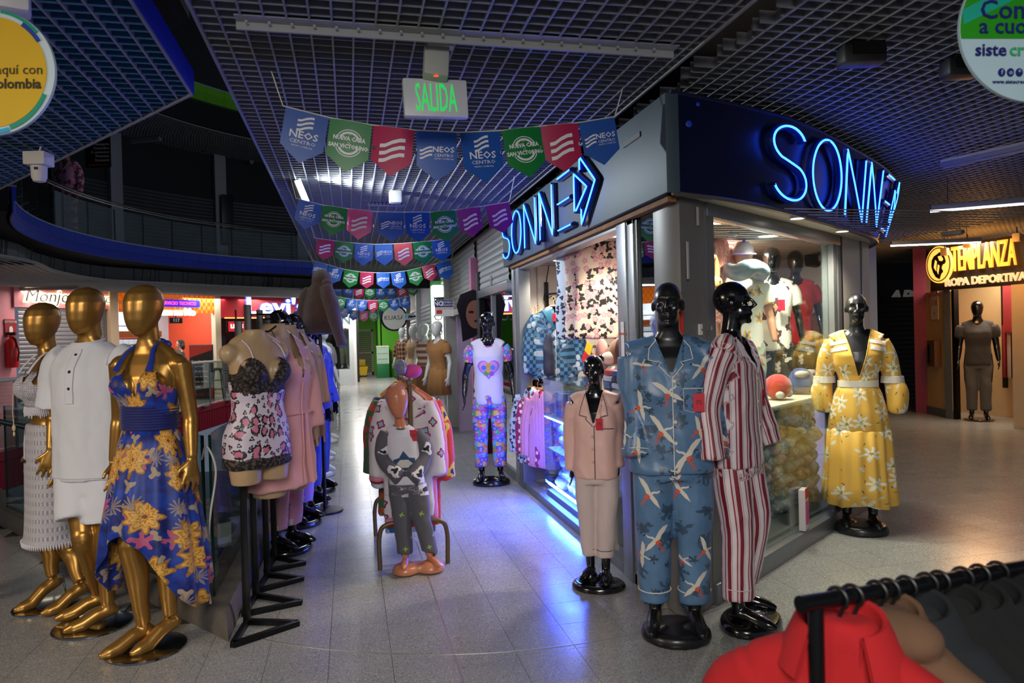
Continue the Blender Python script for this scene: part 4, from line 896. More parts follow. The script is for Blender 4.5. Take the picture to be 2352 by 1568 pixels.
# bright vertical light box and grey shopfronts beyond
t = thing('vertical_light_box', 'tall glowing white vertical sign between shopfronts', 'sign', (1.62, 13.0, .2)); MB().bb((1.5, 13.0, .1), (1.68, 13.3, 2.5), bev=.01).build('box', mat('lightbox', '#f2fff2', .5, emit=2.6, ecol='#e8ffe6', var=0), t); MB().bb((1.49, 13.31, .0), (1.7, 13.36, 2.6)).build('frame', mat('green_edge', '#2f6b3b', .5), t, False)
mm = MB(); 
for i, s in enumerate('MODA'): mm.text(s, .22, mtx((1.59, 12.995, 2.2-.28*i), (1, 0, 0), (0, 0, 1)), .002)
mm.build('lettering', BLK, t, False)
for k, (y0, y1) in enumerate(((14.6, 17.6), (17.9, 20.8), (21.0, 23.6))):
    m_ = MB(); shutter(m_, (1.72, y1), (1.72, y0), 0, 2.3, pitch=.09); o = m_.build('roller_shutter', SHG, None, False, uv=True); tag(o, ['grey shopfront shutter right of the corridor, just past the glowing sign', 'grey shopfront shutter right of the corridor, behind the plaid shirt mannequin', 'grey shopfront shutter right of the corridor, last before the green wall'][k], 'shutter', 'shutters on the right of the corridor')
for k, y in enumerate((12.3, 14.5, 17.75, 20.9, 23.8)): struct('pillar_%d' % (8+k), MB().bb((1.62, y-.09, 0), (1.8, y+.09, 2.9)), mat('post_light', '#b0b0ae', .5))
t = thing('round_projecting_sign', 'round grey projecting sign lettered KUASA over the corridor', 'sign', (1.1, 19.5, 2.0)); p = ony(905, 730, 19.5)
m_ = MB(); m_.cyl(p+(0, .06, 0), p-(0, .06, 0), .31, n=40); m_.build('disc', mat('kuasa_face', '#a9a7a0', .5, emit=.15), t); m_ = MB(); m_.tube([p+np.array([.315*math.cos(a), 0, .315*math.sin(a)]) for a in np.linspace(0, 2*PI, 40, endpoint=False)], .045, 8, closed=True); m_.build('rim', BLK, t)
mm = MB(); mm.text('KUASA', .17, mtx(p-(0, .065, 0), (1, 0, 0), (0, 0, 1)), .002); mm.build('lettering', BLK, t, False); MB().bb(p+(.3, -.02, .05), p+(.8, .02, .1)).build('bracket', BLK, t, False)
p = ony(938, 727, 18.6); MB().bb((p[0], 18.58, p[2]-.02), (1.74, 18.62, p[2]+.02)).build('sign_arm', BLK, None)['kind'] = 'structure'; t, M = plate3('number_sign', 'small 120 number plate next to the round grey sign', 'sign', p, (0, -1, 0), .3, .16, .03, mat('plate_pale', '#9fb0b4', .5), '120', BLK, .13)
# end of the corridor: green wall, louvre door, mop bucket, cabinet
GRN = mat('lime_wall', '#4fa30a', .6, 0, .12, 2)
EY = 31.0
gw = MB(); gw.bb((-6, EY, 0), (1.2, EY+.15, 3.4)); gw.bb((1.2, EY-2.2, 0), (3, EY-2.05, 3.4)); gw.bb((1.1, EY-2.2, 0), (1.25, EY, 3.4)); struct('wall_green', gw, GRN)
ld = thing('louvre_door', 'grey louvred service door in the lime green end wall', 'door', (.35, EY-.05, 0)); xd0, xd1 = ony(815, 800, EY)[0], ony(857, 800, EY)[0]; zd = ony(836, 757, EY)[2]
m_ = MB(); m_.bb((xd0, EY-.08, 0), (xd0+.07, EY, zd)); m_.bb((xd1-.07, EY-.08, 0), (xd1, EY, zd)); m_.bb((xd0, EY-.08, zd-.07), (xd1, EY, zd)); m_.bb((xd0, EY-.08, .9), (xd1, EY, .98)); m_.bb((xd0, EY-.08, 0), (xd1, EY, .12)); m_.build('frame', mat('door_taupe', '#8d867c', .5), ld, False)
for z in np.arange(.14, zd-.08, .085): MB().box(((xd0+xd1)/2, EY-.04, z+.03), (xd1-xd0-.12, .06, .012), R=np.array(Matrix.Rotation(math.radians(40), 3, 'X'))).build('slat', mat('door_taupe', '#8d867c', .5), ld, False)
struct('trim_9', MB().bb((-1, EY-.02, 0), (1.2, EY, .1)), mat('base_grey', '#77766f', .6))
t = thing('mop_bucket', 'yellow wheeled mop bucket by the louvred door', 'bucket', (.28, 29.3, 0)); bx, by = onz(832, 862)[:2]
by = min(by, 29.6); bx = onz(832, 862)[0]*by/onz(832, 862)[1]; t.location = (bx, by, 0); M0 = np.eye(4); M0[:3, 3] = (bx, by, 0); ROOT[t.name] = M0
m_ = MB(); m_.loft([np.array([[bx+s*a, by+q*b, z] for s, q in ((-1, -1), (1, -1), (1, 1), (-1, 1))]) for z, a, b in ((.06, .17, .16), (.42, .23, .2), (.42, .2, .17), (.12, .15, .14))]); m_.build('tub', mat('bucket_yellow', '#d9b01c', .45), t, False)
MB().bb((bx-.14, by-.12, .44), (bx+.14, by+.14, .7), bev=.02).build('wringer', mat('bucket_ochre', '#b38a14', .5), t); MB().tube([(bx+.05, by, .68), (bx+.1, by, .95), (bx, by+.02, 1.1)], .015, 6).build('handle', mat('handle_red', '#8c2c1c', .5), t)
for a in (-1, 1): MB().cyl((bx+a*.15, by-.12, .05), (bx+a*.15+.03, by-.12, .05), .05, n=12).build('wheel', BLK, t)
t = thing('mop', 'mop with pale handle leaning beside the yellow bucket', 'mop', (bx-.4, by, 0)); MB().tube([(bx-.05, by+.1, .1), (bx-.42, by+.7, 1.75)], .014, 6).build('handle', mat('mop_handle', '#b9b5a8', .5), t); MB().ell((bx-.25, by-.1, .05), (.22, .18, .06)).build('mop_head', mat('mop_red', '#8a3521', .9), t)
t = thing('glass_cabinet', 'small glass cabinet on a green base by the lime wall', 'cabinet', (.95, 28.6, 0)); cx_, cy_ = onz(880, 860)[:2]*np.array([.96, .96])
cy_ = 28.4; cx_ = onz(880, 860)[0]*28.4/onz(880, 860)[1]; MB().bb((cx_-.24, cy_-.2, 0), (cx_+.24, cy_+.2, .55), bev=.01).build('base', mat('cab_green', '#0f6b39', .5), t); MB().bb((cx_-.22, cy_-.18, .55), (cx_+.22, cy_+.18, 1.2)).build('glass_case', mat('cab_glass', '#a8c6b4', .2), t, False); MB().bb((cx_-.24, cy_-.2, 1.2), (cx_+.24, cy_+.2, 1.25)).build('top', WHT, t, False)
m_ = MB()
for a in (-.23, .21): m_.bb((cx_+a, cy_-.21, .55), (cx_+a+.02, cy_-.19, 1.2))
for z in (.75, .97): m_.bb((cx_-.22, cy_-.205, z), (cx_+.22, cy_-.19, z+.015))
m_.build('frame', WHT, t, False)
# left end shop with CION lettering
p0, p1 = onz(806, 866), onz(760, 872); fx, fy = 0.42, 24.5
LS = thing('white_shopfront', 'white shopfront with CION lettering at the left end of the corridor', 'shopfront', (-.3, 24.5, 0)); x1_ = ony(812, 800, 24.5)[0]; x0_ = x1_-1.6
ztop = ony(790, 722, 24.5)[2]; zlow = ony(790, 748, 24.5)[2]
MB().bb((x0_, 24.45, zlow), (x1_, 24.6, ztop), bev=.01).build('fascia', mat('cion_white', '#b9c2c4', .5), LS); MB().bb((x1_-.14, 24.46, 0), (x1_, 24.6, zlow)).build('post', mat('cion_white', '#b9c2c4', .5), LS, False); MB().bb((x0_, 24.46, 0), (x1_-.14, 24.6, .55)).build('plinth', mat('cion_white', '#b9c2c4', .5), LS, False); MB().bb((x0_, 24.5, .55), (x1_-.14, 24.51, zlow)).build('pane', GLS, LS, False)
mm = MB(); mm.text('COLECCION', .42, mtx((x1_-.06, 24.44, (ztop+zlow)/2), (1, 0, 0), (0, 0, 1)), .01, align='RIGHT', off=.004); mm.build('lettering', mat('cion_text', '#3f5a66', .5), LS, False)
struct('wall_left_shop', MB().bb((x0_-.1, 26.2, 0), (x1_+.2, 26.3, 3)), mat('dark_shop', '#1b2022', .8)); struct('wall_left_return', MB().bb((x1_, 24.5, 0), (x1_+.1, 26.3, 3.2)), WHT)

# ================================================================== RIGHT-HAND PASSAGE: TEMPLANZA AND SHUTTERED SHOP
TA = onz(2137, 948)[:2]; TB = onz(2196, 962)[:2]; TC = onz(2345, 980)[:2]
Td = (TC-TB)/np.linalg.norm(TC-TB); TN = np.array([Td[1], -Td[0]]); 
if TN @ (CAM[:2]-TB) < 0: TN = -TN
def tp(px, py, out=0.0): return onplane(px, py, (*(TB+TN*out), 0), (*TN, 0))
TZ = tp(2200, 665)[2]; TZ2 = tp(2200, 575)[2]
CRM2 = mat('templ_cream', '#cdb084', .65)
m_ = MB(); m_.bar((*(TA), TZ/2), (*TB, TZ/2), .1, TZ); struct('wall_templ_pier', m_, mat('templ_pier', '#cfa56a', .6))
m_ = MB(); m_.bar((*TA, .06), (*TB, .06), .14, .14); struct('baseboard_templ', m_, ALUD)
wq = onz(2128, 940)[:2]*1.0; m_ = MB(); dl = np.array([ray(2122, 800)[0], ray(2122, 800)[1]]); dl /= np.linalg.norm(dl)
m_.bar((*(TA+np.array([-.12, .05])), 1.6), (*(TA+dl*2.6+np.array([-.12, .05])), 1.6), .2, 3.2); struct('pillar_crimson', m_, mat('pillar_crimson', '#8e2f45', .6))
TF = thing('templanza_fascia', 'dark fascia with glowing orange TEMPLANZA letters and a round lion emblem', 'sign', (*TB, TZ))
q0, q1 = tp(2142, 600, .12)[:2], tp(2342, 600, .12)[:2]
fz = [tp(2142, 662, .1)[2], tp(2142, 578, .1)[2]]
fz0, fz1 = TZ, TZ+.72
MB().bar((*(q0), (fz0+fz1)/2), (*(q1+(q1-q0)*.5), (fz0+fz1)/2), .1, fz1-fz0).build('board', mat('templ_board', '#241c17', .6), TF, False)
Tx = np.array([*(q1-q0), 0]); Tx /= np.linalg.norm(Tx); LT = np.linalg.norm(q1-q0)
if (Tx @ RT) < 0: Tx = -Tx
TORG = mat('templ_orange', '#ffb347', .5, emit=1.7, ecol=(1, .42, .06), var=.15, vs=2); TORG2 = mat('templ_letter', '#ffb347', .5, emit=1.3, ecol=(1, .27, .02), var=0)
def tm4(px, py, out): 
    p = tp(px, py, .12+.05+out); return mtx(p, Tx, (0, 0, 1))
pl = tp(2186, 600, .18); pr_ = tp(2334, 560, .18); wlet = np.linalg.norm((pr_-pl)[:2]); Mm = mtx(np.array([(pl[0]+pr_[0])/2, (pl[1]+pr_[1])/2, fz0+.46]), Tx, (0, 0, 1))
v_, f2_ = textmesh('TEMPLANZA', .56, .05, .006, 'CENTER', 0, 2, 1.0); wd = v_[:, 0].max()-v_[:, 0].min()
MB().text('TEMPLANZA', .56, Mm, .02, sx=wlet/wd, off=.004).build('lettering', TORG2, TF, False)
p2_ = tp(2258, 620, .18); Mm2 = mtx(np.array([p2_[0], p2_[1], fz0+.11]), Tx, (0, 0, 1)); MB().text('ROPA DEPORTIVA', .165, Mm2, .015, off=.006).build('white_lettering', mat('templ_white', '#d9c4a4', .5, emit=.5, ecol='#ffc890'), TF, False)
pe = tp(2158, 620, .2); Me = mtx((pe[0], pe[1], fz0+.42), Tx, (0, 0, 1)); re_ = .30
m_ = MB(); m_.prism(arcpts(0, 0, re_*.8, re_, 0, 360, 40)[:-1], -.06, .02, Me); m_.build('emblem_disc', mat('templ_disc', '#ffbf66', .5, emit=1.2, ecol=(1, .4, .06), var=0), TF, False)
m_ = MB(); ring = arcpts(0, 0, re_*.72, re_*.9, 0, 360, 40)[:-1]; m_.tube([xf([(x, y, .022)], Me)[0] for x, y in ring], .009, 6, closed=True)
m_.prism([(-.02, .17), (.03, .2), (.09, .17), (.12, .11), (.14, .05), (.13, .01), (.08, -.01), (.06, -.06), (.09, -.12), (.05, -.16), (.02, -.24), (-.05, -.2), (-.1, -.12), (-.13, -.02), (-.12, .08), (-.08, .14)], .02, .03, Me); m_.build('lion_emblem', mat('templ_dark', '#1a120d', .5), TF, False)
m_ = MB(); m_.prism([(.0, .13), (.06, .14), (.1, .08), (.08, .05), (.03, .06)], .03, .034, Me); m_.prism([(-.05, .08), (-.02, .05), (-.04, -.1), (-.08, -.04)], .03, .034, Me); m_.prism([(.0, .0), (.03, -.02), (.0, -.16), (-.02, -.1)], .03, .034, Me); m_.build('emblem_highlight', mat('templ_disc', '#ffbf66'), TF, False)
for k, (px, py) in enumerate(((2170, 578), (2222, 560), (2336, 545))):
    p = tp(px, py, .5); t = thing('small_spotlight', ['small clear spot lamp above the lion emblem', 'small clear spot lamp over the middle of the orange sign', 'small clear spot lamp at the right end of the orange sign'][k], 'lamp', tuple(p), 0, 'spot lamps over the orange sign'); MB().box(p, (.1, .1, .12), .4, bev=.02).build('head', mat('spot_body', '#c9b28c', .3), t); MB().cyl(p+(0, 0, .05), p+(0, 0, .3), .008, n=6).build('stem', BLK, t)
# door side, cream interior wall, right pier
IW = -1.1
m_ = MB(); a = TB+TN*(-1.0); m_.bar((*(TB+Td*-1.6-TN*.9), 1.3), (*(TC+Td*1.5-TN*.9), 1.3), .08, 2.9); struct('wall_templ_inside', m_, CRM2)
m_ = MB(); m_.bar((*TB, TZ/2), (*(TB+Td*.045), TZ/2), .1, TZ); struct('trim_10', m_, BLK); m_ = MB(); m_.bar((*(TB+Td*-.14+TN*.02), TZ/2), (*(TB+Td*-.02+TN*.02), TZ/2), .08, TZ); struct('trim_11', m_, ALUD)
pR = onz(2340, 982)[:2]; m_ = MB(); m_.bar((*pR, TZ/2), (*(pR+Td*1.2), TZ/2), .2, TZ); struct('wall_templ_right', m_, CREAM)
p = tp(2347, 698, .12); plate3('exit_sign', 'green emergency exit sign on the cream pier at the right edge', 'sign', p+np.array([*Td, 0])*.05, (*TN, 0), .2, .26, .02, mat('exit_green', '#0e7a48', .5, emit=.3), 'SALIDA', mat('text_white', '#f0f0f0', .5), .045, 0, .09)
p = tp(2155, 695, .06)
q = onplane(2155, 693, (*TA, 0), (*(np.array([(TB-TA)[1], -(TB-TA)[0]])), 0)); tn_ = np.array([(TB-TA)[1], -(TB-TA)[0]]); tn_ /= np.linalg.norm(tn_); tn_ = tn_ if tn_ @ (CAM[:2]-TA) > 0 else -tn_
plate3('notice', 'small white 338 notice with red arrow on the cream pier', 'notice', q+np.array([*tn_, 0])*.06, (*tn_, 0), .26, .6, .01, mat('notice_cream', '#d9c9a8', .5), 'LOCAL|338|v', mat('label_red', '#c62a2a', .5), .14, 0, .14)
q = onplane(2162, 811, (*TA, 0), (*tn_, 0)); t, M = plate3('intercom_box', 'brown round-edged box fixed to the cream pier', 'box', q+np.array([*tn_, 0])*.1, (*tn_, 0), .26, .44, .14, mat('box_brown', '#6b4a30', .5)); plate(.05, .3, .02, M, -.04, 0, .08).build('slot', BLK, t, False)
# hanging rail with clothes inside the shop
m_ = MB(); p = tp(2307, 760, -.7); m_.bar((p[0], p[1], tp(2307, 890, -.7)[2]), (p[0], p[1], tp(2307, 645, -.7)[2]), .06, .05); t = thing('wall_rail', 'black slotted wall upright with hanging arms in the orange-lit shop', 'rail', tuple(p)); m_.build('upright', BLK, t)
for py in (664, 733): a = tp(2307, py, -.7); b = tp(2352, py, -.7); MB().bar(a, b+(b-a), .04, .05).build('arm', BLK, t)
# dark shuttered shop
AP = onz(2046, 905)[:2]; AQ = onz(2140, 900)[:2]; AP, AQ = np.array([10.2, 13.6]), np.array([13.4, 13.0])
struct('wall_dark_shop', MB().bar((*(AP-(2, -.2)), 1.7), (*(AQ+(1, 0)), 1.7), .2, 3.4), mat('dark_fascia', '#141312', .6))
m_ = MB(); shutter(m_, AP-np.array([1.5, .02]), AQ+np.array([.3, -.18]), 0, 2.15, pitch=.1); 
m_.map(lambda v: v+np.array([-.05, -.14, 0])); o = m_.build('roller_shutter', shutter_mat('dark_shutter', '#3a332c', '#14110e', 6, 14), None, False, uv=True); tag(o, 'dark slatted shutter of the closed shop past the crimson pillar', 'shutter')
an = np.array([(AQ-AP)[1], -(AQ-AP)[0]]); an /= np.linalg.norm(an); an = an if an @ (CAM[:2]-AP) > 0 else -an; p = onplane(2085, 683, (*AP, 0), (*an, 0)); t = thing('apple_sign', 'white APPLE S lettering on the dark closed shop', 'sign', tuple(p)); ax = np.array([*(AQ-AP), 0]); ax = ax/np.linalg.norm(ax)
MB().text('APPLE STORE', .36, mtx(p+np.array([*an, 0])*.32+ax*.62, ax, (0, 0, 1)), .01, off=.015, sx=1.15, shear=.2).build('lettering', mat('apple_white', '#b9b4ac', .5, emit=.06), t, False)
p = onplane(2093, 765, (*AP, 0), (*an, 0)); plate3('paper_notice', 'pale paper notice taped to the dark shutter', 'notice', p+np.array([*an, 0])*.24, (*an, 0), .3, .36, .004, mat('paper_dim', '#5b544b', .7))
struct('wall_far_right', MB().bb((6.0, 14.6, 0), (16, 14.8, 3.3)), mat('far_right_wall', '#1c1815', .8))
struct('wall_shop_outer', MB().bb((4.6, 7.56, 0), (5.6, 14.6, 2.8)), mat('outer_wall', '#3b3630', .7))
pointl('orange_sign_glow', tuple(tp(2240, 600, 1.0)), 26, ORNG, .3)
area('templ_lamp', tuple(tp(2290, 560, -.2)), 1.2, 55, (1, .84, .64), (0, 0, 0), .6)
# ================================================================== FIGURES: mannequin bodies and the clothes on them
# local frame of a figure: feet at z=0, facing -Y, its left hand towards +X; built for 1.75 m and scaled by its Empty
TORSO = {'f': [(.80, .09, .08, .01), (.86, .155, .105, .015), (.93, .170, .110, .02), (1.0, .150, .098, .01), (1.08, .120, .082, 0), (1.16, .128, .085, 0), (1.24, .146, .095, -.003), (1.32, .156, .092, .0), (1.38, .160, .078, .01), (1.43, .125, .06, .015), (1.465, .07, .053, .015), (1.50, .05, .05, .012), (1.56, .047, .05, .002), (1.60, .048, .054, -.004)],
         'm': [(.80, .10, .09, .01), (.87, .160, .108, .012), (.95, .166, .108, .01), (1.05, .152, .102, .0), (1.13, .150, .100, 0), (1.22, .166, .108, -.005), (1.30, .182, .112, -.003), (1.38, .190, .095, .008), (1.43, .155, .072, .015), (1.47, .085, .06, .015), (1.51, .058, .058, .01), (1.56, .056, .058, .0), (1.60, .056, .06, -.005)]}
def ering(z, a, b, yc=0, n=32, xc=0, p=2.2):
    t = np.linspace(0, 2*PI, n, endpoint=False); c, s = np.cos(t), np.sin(t)
    return np.stack([xc+a*np.sign(c)*np.abs(c)**(2/p), yc+b*np.sign(s)*np.abs(s)**(2/p), np.full(n, z)], 1)
def trunk(mb, rows, n=36, p=2.2): return mb.loft([ering(r[0], r[1], r[2], r[3] if len(r) > 3 else 0, n, r[4] if len(r) > 4 else 0, p) for r in rows])
def smoothpath(P, R, k=5):
    Q = spline([(*p, r) for p, r in zip(P, R)], k); return Q[:, :3], Q[:, 3]
def limb(mb, P, R, n=14, k=5):
    p, r = smoothpath(P, R, k); return mb.tube(p, r, n)
def unit(v): v = np.asarray(v, float); return v/(np.linalg.norm(v)+1e-12)
def hand(mb, wr, d, th, spread=.16, curl=.35, sc=1.0):
    """wr wrist, d finger direction, th thumb-side direction; five separate fingers"""
    d = unit(d); th = unit(np.asarray(th)-d*np.dot(th, d)); nrm = np.cross(d, th); L = .088*sc    # nrm: towards the palm or back
    rings = []
    for t, a, b in ((-.01, .024, .020), (.02, .030, .018), (.05, .040, .016), (.078, .041, .014), (.09, .034, .010)):
        q = np.linspace(0, 2*PI, 14, endpoint=False); rings.append(np.asarray(wr)+d*t*sc+(np.cos(q)[:, None]*th*a+np.sin(q)[:, None]*nrm*b)*sc)
    mb.loft(rings)
    for i, (o, l) in enumerate(((.031, .066), (.0105, .076), (-.0105, .070), (-.030, .055))):
        b = np.asarray(wr)+d*(.078 if i < 3 else .070)*sc+th*o*sc; dd = unit(d+th*spread*(1.2-.8*i)); k1 = unit(dd+nrm*curl*.5); k2 = unit(dd+nrm*curl*1.3)
        p1 = b+k1*l*.55*sc; p2 = p1+k2*l*.30*sc; p3 = p2+unit(dd+nrm*curl*1.8)*l*.22*sc
        mb.tube([b-dd*.02*sc, b, p1, p2, p3], np.array([.0095, .0092, .0085, .0078, .0058])*sc, 8)
    b = np.asarray(wr)+d*.022*sc+th*.026*sc; k1 = unit(d*.75+th*.7+nrm*.25); p1 = b+k1*.042*sc; p2 = p1+unit(d*1.0+th*.28+nrm*.2)*.03*sc
    mb.tube([b-k1*.015, b, p1, p2], np.array([.013, .0125, .0105, .007])*sc, 8)
def foot(mb, ank, yaw, h=0.0):
    f = np.array([math.sin(yaw), -math.cos(yaw), 0]); a = np.array([ank[0], ank[1], 0]); z = np.array([0, 0, 1.0])
    mb.tube([a-f*.045+z*(h+.03), a-f*.02+z*(h+.045), a+f*.05+z*(h*.62+.045), a+f*.115+z*.03, a+f*.165+z*.02, a+f*.205+z*.013], [.020, .036, .036, .037, .030, .012], 12)
    mb.tube([np.array(ank)+z*.02, a+z*(h+.05), a+f*.05+z*(h*.6+.04)], [.034, .035, .034], 12)
HC = np.array([0, -.012, 1.645])
def rotz(a): c, s = math.cos(a), math.sin(a); return np.array([[c, -s, 0], [s, c, 0], [0, 0, 1.0]])
def rotx(a): c, s = math.cos(a), math.sin(a); return np.array([[1, 0, 0], [0, c, -s], [0, s, c]])
def add_head(mb, kind, yaw=0, pitch=0, pos=(0, 0, 0)):
    h = MB()
    if kind == 'egg':
        rr = [(-.125, .012, .014, -.030), (-.115, .034, .036, -.030), (-.085, .055, .062, -.022), (-.045, .070, .084, -.010), (.0, .080, .096, 0), (.045, .083, .099, .006), (.085, .072, .087, .010), (.112, .050, .060, .012), (.128, .014, .016, .012)]
        h.loft([ering(HC[2]+z, a, b, HC[1]+y, 28, 0, 2.0) for z, a, b, y in rr])
    else:
        h.ell(HC+(0, .018, .025), (.073, .094, .092), 22, 14); h.ell(HC+(0, -.022, -.05), (.053, .060, .066), 18, 12)
        h.tube([HC+(0, -.082, .022), HC+(0, -.099, -.008), HC+(0, -.106, -.024)], [.007, .011, .013], 10); h.ell(HC+(0, -.084, -.028), (.02, .016, .008), 10, 6)
        h.ell(HC+(0, -.081, -.052), (.023, .010, .0055), 12, 6); h.ell(HC+(0, -.079, -.064), (.020, .011, .0065), 12, 6); h.ell(HC+(0, -.066, -.096), (.023, .018, .018), 12, 8)
        h.tube([HC+(-.05, -.056, .034), HC+(0, -.073, .036), HC+(.05, -.056, .034)], [.006, .008, .006], 8)
        for s in (-1, 1):
            h.ell(HC+(s*.036, -.052, -.018), (.024, .020, .022), 10, 8); h.ell(HC+(s*.075, .012, -.004), (.010, .018, .031), 10, 8, rotz(s*.35))
        if kind == 'bun': h.ell(HC+(0, .01, .035), (.080, .098, .088), 20, 12); h.ell(HC+(.03, .085, .085), (.042, .042, .04), 14, 10)
        if kind == 'hair': h.ell(HC+(0, .026, .035), (.081, .096, .092), 20, 12)
    v = h.arr()-np.array([0, 0, 1.56]); v = v @ (rotz(yaw) @ rotx(pitch)).T+np.array([0, 0, 1.56])+np.array(pos); mb.add(v, h.f)
_BODY = {}
def body(key, sex='f', head='egg', hyaw=0, hpitch=0, arms=None, legs=None, hands=True, voxel=.007, bust=True, part='full', lean=(0, 0)):
    if key in _BODY: return _BODY[key]
    m = MB(); rows = TORSO[sex]
    if part == 'torso': rows = [r for r in rows if .80 <= r[0] <= 1.51]
    trunk(m, rows); sx = .168 if sex == 'f' else .198
    for s in (-1, 1):
        m.ell((s*(sx-.014), .01, 1.375), (.054, .048, .052) if sex == 'f' else (.060, .054, .058), 16, 10)
        m.tube([(s*.04, .02, 1.462), (s*.11, .02, 1.422), (s*(sx-.02), .012, 1.385)], [.036, .036, .034], 10)
        if sex == 'f' and bust: m.ell((s*.073, -.072, 1.275), (.066, .062, .066), 16, 12)
        if sex == 'm' and bust: m.ell((s*.08, -.075, 1.30), (.075, .042, .055), 16, 10)
        m.ell((s*.075, .07, .90), (.075, .07, .08), 14, 10)
    if part == 'torso':
        for s in (-1, 1): limb(m, [(s*.085, .01, .86), (s*.085, .0, .77), (s*.083, .0, .69)], [.088, .084, .075], 18)
    else:
        A = {'L': ((.232, .03, 1.11), (.255, -.035, .885), (.03, -.12, -1), (-.1, -1, 0)), 'R': ((-.232, .03, 1.11), (-.255, -.035, .885), (-.03, -.12, -1), (.1, -1, 0))}
        if arms: A.update(arms)
        ra = (.050, .043, .036, .036, .026) if sex == 'f' else (.060, .052, .042, .042, .030)
        for k, v_ in A.items():
            if v_ is None: continue
            e, w_, d, th = v_; s = 1 if k == 'L' else -1; S = np.array([s*sx, .012, 1.385]); e = np.array(e); w_ = np.array(w_)
            limb(m, [S, S+(e-S)*.4, e, e+(w_-e)*.3, w_], ra, 14)
            if hands: hand(m, w_+unit(w_-e)*.01, d, th)
        G = {'L': ((.088, -.012, .475), (.09, .02, .085), .12, 0), 'R': ((-.088, -.012, .475), (-.09, .02, .085), -.12, 0)}
        if legs: G.update(legs)
        for k, (kn, an, fy, fh) in G.items():
            s = 1 if k == 'L' else -1; hp = np.array([s*.087, .012, .86]); kn = np.array(kn); an = np.array(an); an2 = an+np.array([0, 0, fh])
            cf = kn+(an2-kn)*.32+np.array([0, .014, 0]); limb(m, [hp, hp+(kn-hp)*.4, kn+(hp-kn)*.12, kn, cf, kn+(an2-kn)*.7, an2], (.092, .082, .061, .055, .056, .040, .035), 18)
            foot(m, an, fy, fh)
        if head: add_head(m, head, hyaw, hpitch)
    v, f, n = remesh(m, voxel, 3 if hands else 6)
    if head and head != 'egg' and part != 'torso':
        R_ = rotz(hyaw) @ rotx(hpitch)
        for s in (-1, 1):
            c = (HC+np.array([s*.032, -.078, .014])-np.array([0, 0, 1.56])) @ R_.T+np.array([0, 0, 1.56]); dd = np.linalg.norm((v-c)*np.array([.75, 1, 1.3]), axis=1); fd = R_ @ np.array([0, 1.0, 0]); v = v+fd*(.009*np.exp(-(dd/.017)**2))[:, None]
    _BODY[key] = (v, f); return _BODY[key]
_BM = {}
def add_body(t, key, m, name='body', **k):
    if key in _BM:
        o = bpy.data.objects.new(name, _BM[key]); COL.objects.link(o); o.parent = t; ROOT[o.name] = ROOT[t.name]
        o.material_slots[0].link = 'OBJECT'; o.material_slots[0].material = m; return o
    v, f = body(key, **k); o = mk(name, v, f, m, t, True, False, None, 180); _BM[key] = o.data; return o
